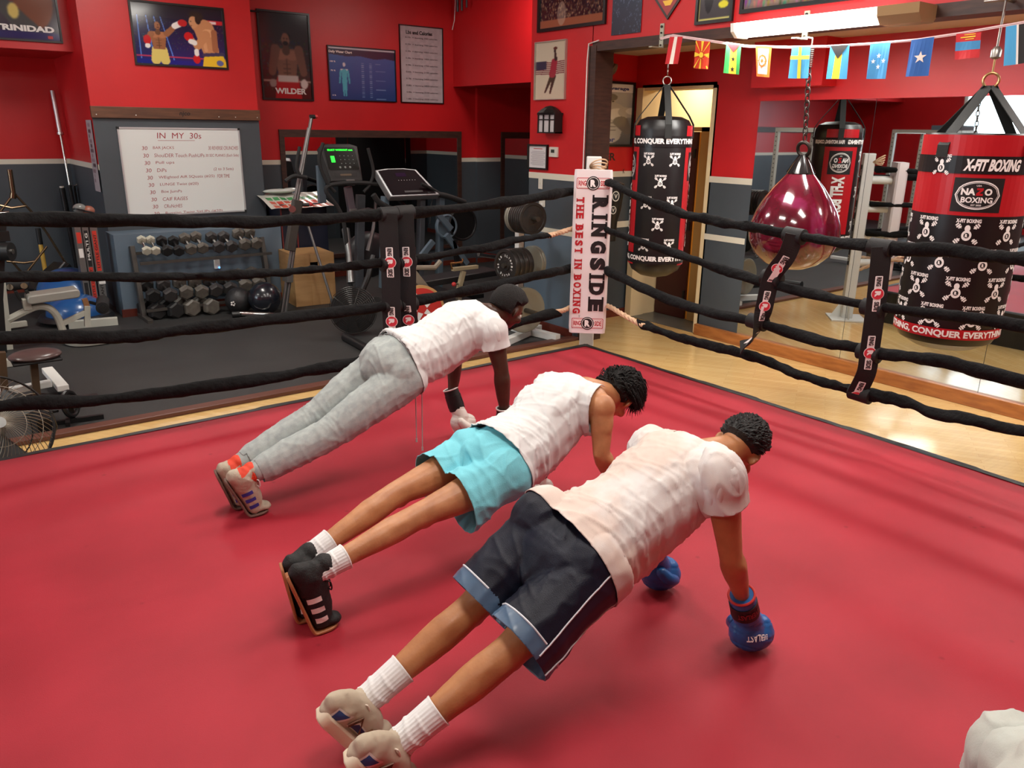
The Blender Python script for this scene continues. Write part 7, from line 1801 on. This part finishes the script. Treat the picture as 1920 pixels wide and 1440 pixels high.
def tee(root, J, G, m, o):
    ax, sp, lat, up, k = G['ax'], G['sp'], G['lat'], G['up'], G['k']
    pv, wa, ch, nk = J['pelvis'], J['waist'], J['chest'], J['neck']; L = Lump(); sag = V((0, 0, -o.get('sag', .02)))
    hem = o.get('hem', .04)           # how far past the pelvis towards the feet
    e = o.get('ease', .016)
    L.limb([pv - sp * (hem + .03), pv + sag * .2, wa + sag, ch + sag * .4, lerp(ch, nk, .62), nk + sp * .01], [((a + e) * k, (b + e * f) * k) for a, b, f in ((.172, .124, 1.5), (.168, .122, 1.6), (.146, .1, 1.8), (.15, .112, 1.2), (.124, .094, 1), (.062, .06, 1))], lat)
    cuts = [(pv - sp * hem, -sp + V((0, 0, o.get('tilt', 0))), .30), (nk - sp * .002 + up * .0, sp + up * .25, .13)]
    for s_, sg in (('R', -1), ('L', 1)):
        sh, el = J['sh' + s_], J['el' + s_]; d = unit(el - sh)
        L.limb([lerp(nk, sh, .3) + up * .026, lerp(nk, sh, .7) + up * .026, sh + up * .006], [(.062, .05), (.066, .054), (.064, .062)], ax)
        L.limb([lerp(ch, nk, .3) + lat * sg * .07, lerp(ch, sh, .85)], [(.09, .098), (.078, .084)], ax)
        L.egg(sh, (.074 * k, .07 * k, .076 * k))
    for sg in (-1, 1): L.egg(lerp(wa, ch, .75) + lat * sg * .075 + up * .05, (.12, .062, .048), sp, lat, up); L.egg(lerp(ch, nk, .3) + lat * sg * .085 + up * .064, (.08, .062, .038), sp, lat, up)
    sd = o.get('seed', 1); L0 = (nk - pv).length
    def dsp(p, n):
        u = (p - pv).dot(sp) / L0; v = (p - pv).dot(lat); low = max(0, 1 - u * 1.25); bk = max(0, n.dot(up)); side = abs(n.dot(lat))
        w = o.get('wr', .007) * .8 * (.3 + low * .8 + side * .5) * ridge(p, 30, 5, 5, unit(sp + lat * .25), unit(lat - sp * .25), sd, 5)
        w += o.get('wr2', .006) * (.4 + side) * ridge(p, 6, 24, 4, unit(sp + lat * .9), unit(lat - sp * .9), sd + 3, 5) * (u > -.1)
        w -= o.get('groove', .004) * bk * math.exp(-(v / .02) ** 2) * (0 < u < .95)
        w += .004 * noise.noise(p * 9) + .0006 * noise.noise(p * 60)
        d_ = -Z_ * (max(0, -n.z) * o.get('drape', .0) * (1 - abs(u - .35)))
        return n * w + d_
    over = o.get('over'); bvo = BVHTree.FromPolygons([v.co for v in over.data.vertices], [tuple(p.vertices) for p in over.data.polygons]) if over else None
    def dsp2(p, n):
        d0 = dsp(p, n)
        if bvo is None: return d0
        q = p + d0; h = bvo.find_nearest(q, .06)
        if h[0] is not None:
            out = unit(q - (pv + sp * (q - pv).dot(sp)))
            for _ in range(1):
                hit = bvo.ray_cast(q + out * .12, -out, .24)
                if hit[0] is not None:
                    gap = (q - hit[0]).dot(out)
                    if gap < .007: q = q + out * (.007 - gap)
        return q - p
    ob = melt('tee_shirt' if o.get('sleeve') else 'tank_top', L, .0062, m, root, 4, disp=dsp2, cuts=cuts + o.get('cuts', []), solid=.003)
    sm = ob.modifiers.new('soft', 'SMOOTH'); sm.factor = .4; sm.iterations = 2; ob.modifiers.move(1, 0)
    if o.get('sleeve'):
        q = o['sleeve']
        for s_, sg in (('R', -1), ('L', 1)):
            sh, el = J['sh' + s_], J['el' + s_]; d = unit(el - sh); M_ = Lump()
            M_.limb([sh - d * .035 - lat * sg * .012, sh - d * .0, lerp(sh, el, q * .6), lerp(sh, el, q + .06)], [(.066 * k, .068 * k), (.071 * k, .075 * k), (.066 * k, .074 * k), (.068 * k, .079 * k)], lat)
            sl = melt('sleeve', M_, .0062, m, ob, 4, disp=lambda p, n: .006 * ridge(p, 14, 14, 6, unit(sp + lat), unit(lat - sp), sd + 5, 4) + .003 * noise.noise(p * 12), cuts=[(lerp(sh, el, q), d, .3)], solid=.003)
    return ob
Z_ = V((0, 0, 1))

def legs_wear(name, root, J, G, mats, o):
    ax, sp, lat, up, k = G['ax'], G['sp'], G['lat'], G['up'], G['k']; pv, wa = J['pelvis'], J['waist']; L = Lump(); e = o.get('ease', .02)
    L.limb([pv - sp * .09, pv, lerp(pv, wa, .45)], [((.135 + e) * k, (.09 + e) * k), ((.148 + e * .7) * k, (.104 + e * .5) * k), ((.13 + e * .3) * k, (.092 + e * .3) * k)], lat)
    cuts = [(lerp(pv, wa, .45 if not o.get('waist') else o['waist']), sp, .25)]
    for s_, sg in (('R', -1), ('L', 1)):
        hip, kn, an = J['hip' + s_], J['kn' + s_], J['an' + s_]; q = o['len']
        L.egg(hip + up * .035 - sp * .01, ((.1 + e * .5) * k, (.09 + e * .5) * k, (.088 + e * .4) * k), sp, lat, up)
        if q <= 1:
            d = unit(kn - hip); pts = [hip + sp * .03, lerp(hip, kn, q * .4), lerp(hip, kn, q * .75), lerp(hip, kn, q + .08)]; fl_ = o.get('flare', .02)
            dz = V((0, 0, -1)) * o.get('hang', .02)
            L.limb([pts[0], pts[1], pts[2] + dz * .5, pts[3] + dz], [((a + e) * k, (b + e) * k) for a, b in ((.09, .09), (.084, .086), (.078 + fl_ * .6, .082 + fl_ * .6), (.074 + fl_, .08 + fl_ * 1.3))], lat)
            cuts.append((lerp(hip, kn, q), d - V((0, 0, o.get('hemtilt', .0))), .2))
        else:
            pts = [hip + sp * .03, lerp(hip, kn, .35), lerp(hip, kn, .75), kn, lerp(kn, an, .35), lerp(kn, an, .7), lerp(kn, an, .8), lerp(kn, an, .88)]
            sg_ = V((0, 0, -.008))
            L.limb([p + sg_ for p in pts], [((a + e) * k, (b + e) * k) for a, b in ((.09, .09), (.084, .088), (.07, .074), (.056, .062), (.058, .062), (.052, .055), (.047, .05), (.036, .04))], lat)
            cuts.append((lerp(kn, an, .87), unit(an - kn), .12))
    sd = o.get('seed', 2); crotch = pv - sp * .1
    def dsp(p, n):
        u = (p - pv).dot(sp); dd = (p - crotch).length
        w = o.get('wr', .007) * (.4 + .9 * math.exp(-(dd / .16) ** 2) + .5 * max(0, -n.z)) * ridge(p, 17, 6, 5, unit(sp - lat * .6), unit(lat + sp * .6), sd, 4)
        w += o.get('wr', .007) * .55 * ridge(p, 5, 15, 8, sp, lat, sd + 4, 4) + .004 * noise.noise(p * 8)
        for kk in ('R', 'L'):
            if o['len'] > 1: q = (p - J['kn' + kk]).length; w += .006 * math.exp(-(q / .1) ** 2) * ridge(p, 30, 6, 10, sp, lat, sd + 8, 3)
        return w
    return melt(name, L, .0065, mats, root, 4, disp=dsp, cuts=cuts, solid=.003, paint=o.get('paint')), cuts

def sock(root, J, s_, m, q0, r=(.036, .04)):
    kn, an = J['kn' + s_], J['an' + s_]; a = lerp(an, kn, q0); d = unit(an - a); N = 40; n = 96; vs = []; fs = []
    sd = unit(V((0, 1, 0)) - d * d.y); up = d.cross(sd); L0 = (an - a).length + .02
    for i in range(N + 1):
        t = i / N; c = a + d * L0 * t; base = r[1] * (1.05 - .17 * t) - .002
        for j in range(n):
            th = 2 * math.pi * j / n
            fold = .0035 * max(0, math.sin((t * 1.0 + .05 * math.sin(th * 2 + q0 * 9)) * 26)) ** 2 * (1 if .3 < t < .75 else 0)
            rad = base + .0007 * math.cos(th * 24) * (1 - .5 * (t < .06)) + fold + (.0015 if t < .05 else 0)
            vs.append(c + (sd * math.cos(th) + up * math.sin(th)) * rad)
    for i in range(N):
        for j in range(n): p_, q_ = i * n + j, i * n + (j + 1) % n; fs.append((p_, q_, q_ + n, p_ + n))
    mb = MB(); mb.add(vs, fs); ob = mb.build('sock', m, root, smooth=True, ang=80); sd_ = ob.modifiers.new('knit', 'SOLIDIFY'); sd_.thickness = .002; return ob

def lump_at(pts, **k): return [at(x, y, **k) for x, y in pts]
SKD = mat('dark_brown_skin', (74, 46, 34), .42, rgb2=(62, 38, 28), nscale=14, bump=.06, bscale=120, sss=.04)
SKM = mat('tan_skin', (190, 134, 92), .45, rgb2=(172, 116, 77), nscale=16, bump=.08, bscale=120, sss=.08)
SKL = mat('olive_tan_skin', (184, 128, 85), .45, rgb2=(166, 110, 71), nscale=13, bump=.08, bscale=120, sss=.08)
TEE = mat('white_cotton', (212, 213, 213), .8, bump=.12, bscale=400, sheen=.1)
TEEW = mat('damp_white_cotton', (214, 210, 208), .7, rgb2=(208, 190, 180), nscale=4.5, lo=.42, hi=.58, bump=.12, bscale=400)
HAIRB = mat('black_hair', (14, 11, 10), .6, bump=.4, bscale=160, spec=.3); HAIRD = mat('short_curly_hair', (16, 13, 12), .85, bump=1, bscale=260)
HAIR3 = mat('very_dark_hair', (15, 13, 13), .6, bump=.4, bscale=160)

# ---------------- first athlete: grey sweatpants, far side
J1 = dict(pelvis=V((1.89, 3.49, .628)), waist=V((2.07, 3.49, .675)), chest=V((2.28, 3.49, .735)), neck=V((2.45, 3.49, .785)), head=at(954, 578, Y=3.47), face=V((.78, .12, -.6)), crown=V((.6, 0, .8)),
    shR=at(925, 622, Y=3.29), elR=at(940, 695, Y=3.25), wrR=at(946, 775, Y=3.25), handR=V((2.44, 3.25, 0)), shL=V((2.41, 3.68, .74)), elL=V((2.44, 3.76, .49)), wrL=at(849, 742, Y=3.75), handL=fl(868, 800, .06),
    hipR=at(760, 705, Y=3.39), knR=at(620, 808, Y=3.4), anR=at(463, 892, Y=3.41), hipL=at(725, 675, Y=3.59), knL=at(590, 780, Y=3.58), anL=at(438, 878, Y=3.55),
    heelR=at(421, 903, Y=3.40), ballR=at(464, 964, z=.002), heelL=at(402, 887, Y=3.55), ballL=at(436, 951, z=.002))
r1, b1_, G1 = person('person in white tee and light grey sweatpants holding a push-up farthest from the camera', J1, dict(skin=SKD, k=1.02, hair=dict(mat=HAIRD, thick=.03, rough=.004, freq=14, nape=.6)))
SWEAT = mat('heather_grey_fleece', (168, 176, 174), .85, rgb2=(150, 158, 158), nscale=30, bump=.15, bscale=300, sheen=.1)
pants, cts = legs_wear('sweatpants', r1, J1, G1, SWEAT, dict(len=2, ease=.014, wr=.006, seed=4, waist=.5))
tee(r1, J1, G1, TEE, dict(sleeve=.42, hem=-.02, sag=.03, wr=.007, wr2=.007, seed=1, drape=.05, over=pants))
for s_ in 'RL':
    a, b = lerp(J1['kn' + s_], J1['an' + s_], .82), lerp(J1['kn' + s_], J1['an' + s_], .93); MB().tube([a, lerp(a, b, .3), lerp(a, b, .8), b], [.05, .052, .05, .046], 24).build('ankle_cuff', SWEAT, pants, smooth=True)
c = lerp(J1['pelvis'], J1['waist'], .45); w0 = MB(); L = Lump(); 
for i, (x0, x1, y1) in enumerate(((779, 781, 822), (791, 792, 838))):
    a = at(x0, 728, Y=3.42); e = at(x1, y1, Y=3.42); MB().tube([a, lerp(a, e, .5), e], .0032, 6).tube([e, e - Z_ * .02], .006, 6).build('drawstring', mat('grey_cord', (168, 168, 166), .7), pants, smooth=True)
# back pocket and side seam
def surf_line(name, pts, m, parent, r=.0025): MB().tube([V(q) for q in catmull([tuple(p) for p in pts], 6)], r, 6).build(name, m, parent, smooth=True)
ORS = mat('orange_red_knit', (218, 66, 40), .7); WRS = dict(mats=[mat('cream_wrestling_suede', (176, 164, 146), .7, bump=.2, bscale=120), ORS], sole=.008, high=.03, solem=mat('grey_brown_sole', (110, 84, 74), .6), stripes=mat('royal_blue', (50, 58, 150), .5), laces=mat('white_lace', (220, 216, 214), .6),
    paint=lambda c, n, h, b, hv, nh, lat: 1 if (c - h).dot(nh) > .075 and (c - h).dot(hv) > -.01 else 0)
for s_ in 'RL':
    sock(r1, J1, s_, ORS, .16, r=(.042, .046)); shoe(r1, J1['heel' + s_], J1['ball' + s_], J1['ball' + s_] + V((.092, -.022, .004)), J1['an' + s_], (.22, .97, 0), WRS)
BLB = mat('black_leather_cuff', (18, 18, 19), .5); WHL = mat('white_glove_leather', (214, 206, 198), .35)
sty = dict(edge=mat('white_edge', (214, 208, 204), .5), strap=mat('black_strap', (15, 15, 16), .5), txt='', txtm=INKW, txt2='P', txt2m=INKR, cuff=.13, tw=.03, th_=.035)
def safe_txt(s): return s if s else 'I'
sty['txt'] = 'I'; sty['txtm'] = mat('black_strap')
glove(r1, J1['wrL'], J1['elL'], J1['handL'], (0, 1, 0), 1, WHL, BLB, sty); glove(r1, J1['wrR'], J1['elR'], J1['handR'], (0, 1, 0), -1, WHL, BLB, sty)

# ---------------- second athlete: blue shorts, tank top
J2 = dict(pelvis=V((1.80, 2.46, .468)), waist=V((1.98, 2.48, .535)), chest=V((2.15, 2.5, .602)), neck=V((2.31, 2.5, .64)), head=at(1158, 742, Y=2.49), face=V((.22, .32, -.92)), crown=V((.9, .1, .35)),
    shR=at(1128, 765, Y=2.31), elR=at(1128, 850, Y=2.27), wrR=at(1150, 905, Y=2.30), handR=V((2.36, 2.30, 0)), shL=V((2.27, 2.70, .60)), elL=V((2.30, 2.79, .36)), wrL=V((2.25, 2.74, .21)), handL=fl(1008, 925, .06),
    hipR=at(950, 890, Y=2.36), knR=at(790, 965, Y=2.38), anR=at(592, 1074, Y=2.39), hipL=at(890, 855, Y=2.56), knL=at(745, 925, Y=2.54), anL=at(566, 1052, Y=2.52),
    heelR=at(536, 1083, Y=2.39), ballR=at(584, 1180, z=.002), heelL=at(524, 1064, Y=2.51), ballL=at(552, 1160, z=.002))
r2_, b2_, G2 = person('person in white tank top and turquoise shorts holding a push-up in the middle', J2, dict(skin=SKM, k=.97, hair=dict(mat=HAIRB, thick=.026, rough=.012, freq=6, nape=.75, strands=4200, len=.075, flow=(.7, -.1, -.6), grav=1.3)))
tcuts = []
for s_, sg in (('R', -1), ('L', 1)):
    sh = J2['sh' + s_]; tcuts.append((sh - G2['lat'] * sg * .030, G2['lat'] * sg - G2['up'] * .1 + G2['sp'] * .35, .115))
TURQ = mat('turquoise_cotton', (118, 202, 216), .75, rgb2=(110, 193, 208), nscale=8, bump=.15, bscale=200)
sh2, _ = legs_wear('shorts', r2_, J2, G2, TURQ, dict(len=.58, ease=.02, wr=.009, seed=9, flare=.03, hang=.03, waist=.32))
tee(r2_, J2, G2, TEE, dict(hem=.0, sag=.035, ease=.018, wr=.008, wr2=.008, seed=7, cuts=tcuts, drape=.07, over=sh2))
WSO = mat('white_sock_knit', (222, 222, 222), .85, bump=.1, bscale=400)
BKS = dict(mats=[mat('black_mesh_upper', (20, 20, 21), .7, bump=.3, bscale=200)], sole=.009, high=.035, solem=mat('gum_rubber', (164, 104, 66), .5), stripes=INKW, laces=BLACK)
for s_ in 'RL':
    sock(r2_, J2, s_, WSO, .27 if s_ == 'R' else .29, r=(.043, .047)); shoe(r2_, J2['heel' + s_], J2['ball' + s_], J2['ball' + s_] + V((.09, -.026, .004)), J2['an' + s_], (.25, .96, 0), BKS)
glove(r2_, J2['wrL'], J2['elL'], J2['handL'], (0, 1, 0), 1, WHL, BLB, dict(sty, cuff=.09)); glove(r2_, J2['wrR'], J2['elR'], J2['handR'], (0, 1, 0), -1, WHL, BLB, dict(sty, cuff=.09))

# ---------------- third athlete: navy shorts, nearest
J3 = dict(pelvis=V((1.485, 1.635, .515)), waist=V((1.69, 1.62, .60)), chest=V((1.875, 1.60, .665)), neck=V((2.035, 1.59, .70)), head=at(1388, 838, Y=1.575), face=V((.42, .32, -.85)), crown=V((.86, -.05, .5)),
    shR=at(1352, 893, Y=1.405), elR=at(1370, 1040, Y=1.37), wrR=at(1392, 1122, Y=1.38), handR=fl(1405, 1200, .04), shL=V((1.99, 1.80, .67)), elL=V((2.06, 1.87, .41)), wrL=V((2.10, 1.85, .23)), handL=fl(1236, 1085, .05),
    hipR=at(1118, 1065, Y=1.53), knR=at(955, 1222, Y=1.535), anR=at(738, 1402, Y=1.59), hipL=at(1030, 985, Y=1.74), knL=at(885, 1140, Y=1.765), anL=at(672, 1326, Y=1.785),
    heelR=at(645, 1424, Y=1.60), ballR=at(712, 1486, z=.002), heelL=at(594, 1342, Y=1.79), ballL=at(668, 1402, z=.002))
r3, b3_, G3 = person('person in damp white tee and navy basketball shorts holding a push-up nearest the camera', J3, dict(skin=SKL, k=1.0, hair=dict(mat=HAIR3, thick=.015, rough=.006, freq=10, nape=.45, strands=3600, len=.024, flow=(.9, 0, -.3), grav=.5)))
NAVY = mat('navy_mesh_polyester', (13, 19, 38), .5, rgb2=(10, 15, 31), nscale=6, bump=.2, bscale=350, spec=.3); TRIMB = mat('slate_blue_satin', (72, 96, 122), .35); PIPE = mat('white_piping', (210, 214, 222), .5); PURP = mat('dark_plum_mesh', (22, 17, 40), .5)
hems = {}
for s_ in 'RL':
    h_, k_ = J3['hip' + s_], J3['kn' + s_]; hems[s_] = (lerp(h_, k_, .93), unit(k_ - h_), h_)
def leg_ang(c, s_):
    q0, d_, h_ = hems[s_]; r_ = c - h_; r_ = r_ - d_ * r_.dot(d_); sg = -1 if s_ == 'R' else 1
    return math.atan2(r_.dot(G3['up']), r_.dot(G3['lat']) * sg)
def pnt(c, n):
    s_ = 'R' if (c - J3['pelvis']).dot(G3['lat']) < 0 else 'L'
    q = (c - hems[s_][0]).dot(hems[s_][1]); a_ = leg_ang(c, s_); w_ = .30 + .25 * max(0, min(1, -q / .35))
    if abs(a_ + .1) < w_: return 3
    return 1 if q > -.05 else 0
sh3, _ = legs_wear('basketball_shorts', r3, J3, G3, [NAVY, TRIMB, PIPE, PURP], dict(len=.93, ease=.021, wr=.006, seed=15, flare=.018, hang=.015, waist=.3, paint=pnt))
bv = BVHTree.FromPolygons([v.co for v in sh3.data.vertices], [tuple(p.vertices) for p in sh3.data.polygons])
def outward(o_, d_, far=.3):
    h = bv.ray_cast(o_ + d_ * far, -d_, far); return (h[0] + d_ * .002) if h[0] is not None else None
for s_ in 'RL':
    q0, d_, h_ = hems[s_]; sg = -1 if s_ == 'R' else 1; la = G3['lat'] * sg; la = unit(la - d_ * la.dot(d_)); uu = unit(G3['up'] - d_ * G3['up'].dot(d_))
    ring_ = []
    for i in range(41):
        a_ = math.pi * 2 * i / 40; dd = la * math.cos(a_) + uu * math.sin(a_)
        if dd.dot(G3['lat']) * sg < -.75: continue
        pt = outward(q0 - d_ * .05, dd, .16)
        if pt is not None and not (-.42 < math.atan2(dd.dot(uu), dd.dot(la)) < .22): ring_.append(((a_ - .3) % (2 * math.pi), pt))
    ring_ = [p for _, p in sorted(ring_, key=lambda x: x[0])]
    seg = [ring_[0]]
    for p_ in ring_[1:]:
        if (p_ - seg[-1]).length < .06: seg.append(p_)
        else:
            if len(seg) > 2: MB().tube(seg, .003, 6).build('hem_piping', PIPE, sh3, smooth=True)
            seg = [p_]
    if len(seg) > 2: MB().tube(seg, .003, 6).build('hem_piping', PIPE, sh3, smooth=True)
    for e_ in (-1, 1):
        pts = []
        for i in range(26):
            q = -i * .014; w_ = .30 + .25 * max(0, min(1, -q / .35)); a_ = -.1 + e_ * w_; pt = outward(q0 + d_ * q, la * math.cos(a_) + uu * math.sin(a_))
            if pt is not None and (not pts or (pt - pts[-1]).length < .05): pts.append(pt)
        if len(pts) > 3: MB().tube(pts, .003, 6).build('side_piping', PIPE, sh3, smooth=True)
tee(r3, J3, G3, TEEW, dict(sleeve=.36, hem=.01, sag=.03, ease=.017, wr=.008, wr2=.005, seed=12, drape=.09, over=sh3))
DBL = mat('deep_blue_mesh', (26, 74, 132), .5); WOV = mat('white_overlay', (214, 212, 204), .5)
SNK = dict(mats=[mat('cream_suede', (178, 164, 144), .75, bump=.05, bscale=200)], sole=.03, high=.022, solem=mat('cream_foam_sole', (218, 204, 180), .5), outsole=mat('orange_rubber', (206, 84, 34), .5), laces=mat('cream_lace', (212, 200, 184), .6),
    panels=[([(.02, .035), (.0, .075), (.3, .085), (.2, .035)], WOV, .001), ([(.05, .04), (.03, .07), (.24, .078), (.16, .04)], DBL, .002), ([(.34, .05), (.46, .082), (.98, .07), (.96, .05)], WOV, .001), ([(.38, .053), (.48, .077), (.95, .066), (.93, .053)], mat('navy_mesh_upper', (22, 40, 84), .5), .002)])
for s_ in 'RL':
    sock(r3, J3, s_, WSO, .38 if s_ == 'R' else .38, r=(.043, .047)); up_ = shoe(r3, J3['heel' + s_], J3['ball' + s_], J3['ball' + s_] + V((.085, -.036, .004)), J3['an' + s_], (.38, .92, 0), SNK)
BLG = mat('blue_glove_leather', (30, 94, 160), .35, bump=.15, bscale=40)
st3 = dict(edge=mat('red_edge', (196, 50, 44), .5), strap=mat('black_strap'), txt='EVERLAST', txtm=mat('dark_red_print', (120, 34, 36), .5), txt2='EVERLAST', txt2m=INKW, cuff=.115, tw=.075, th_=.02, size=1.1)
glove(r3, J3['wrR'], J3['elR'], J3['handR'], (0, 1, 0), -1, BLG, mat('blue_glove_leather'), st3); glove(r3, J3['wrL'], J3['elL'], J3['handL'], (0, 1, 0), 1, BLG, mat('blue_glove_leather'), dict(st3, txt2='I', txt2m=BLG, tw=.005))
# small forearm tattoo
# ---------------- fourth athlete, only a shoulder in frame
dx, dy = 0.0, 0.0
J4 = dict(pelvis=V((1.02, .20, .50)), waist=V((1.2, .19, .55)), chest=V((1.39, .18, .61)), neck=V((1.56, .15, .63)), head=V((1.73, .12, .58)), face=V((.3, -.1, -.95)), crown=V((.95, 0, .2)),
    shR=V((1.52, -.05, .6)), elR=V((1.55, -.12, .36)), wrR=V((1.56, -.1, .16)), handR=V((1.6, -.1, 0)), shL=V((1.53, .36, .58)), elL=V((1.6, .38, .36)), wrL=V((1.62, .36, .16)), handL=V((1.65, .36, 0)),
    hipR=V((.98, .1, .47)), knR=V((.6, .1, .36)), anR=V((.2, .1, .22)), hipL=V((.98, .3, .47)), knL=V((.6, .32, .36)), anL=V((.2, .32, .22)), heelR=V((.12, .1, .2)), ballR=V((.2, .1, 0)), heelL=V((.12, .32, .2)), ballL=V((.2, .32, 0)))
for k_ in list(J4):
    if k_ not in ('face', 'crown', 'ballR', 'ballL'): J4[k_] = J4[k_] + V((.0, .045, .03 if 'hand' not in k_ and 'heel' not in k_ else 0))
r4, _, G4 = person('person in pale grey shirt cut off by the bottom right corner', J4, dict(skin=SKM, hair=dict(mat=HAIRB, thick=.015, rough=.006, nape=.45)))
tee(r4, J4, G4, mat('pale_grey_cotton', (190, 200, 194), .8, rgb2=(178, 180, 172), nscale=6, bump=.1, bscale=300), dict(sleeve=.46, hem=.02, sag=.02, seed=21, wr=.002, wr2=.0015))
legs_wear('shorts', r4, J4, G4, mat('black_shorts_cloth', (24, 24, 26), .7), dict(len=.8, seed=22))
for s_ in 'RL': shoe(r4, J4['heel' + s_], J4['ball' + s_], J4['ball' + s_] + V((.085, 0, .004)), J4['an' + s_], (0, 1, 0), BKS); glove(r4, J4['wr' + s_], J4['el' + s_], J4['hand' + s_], (0, 1, 0), 1 if s_ == 'L' else -1, WHL, BLB, sty)
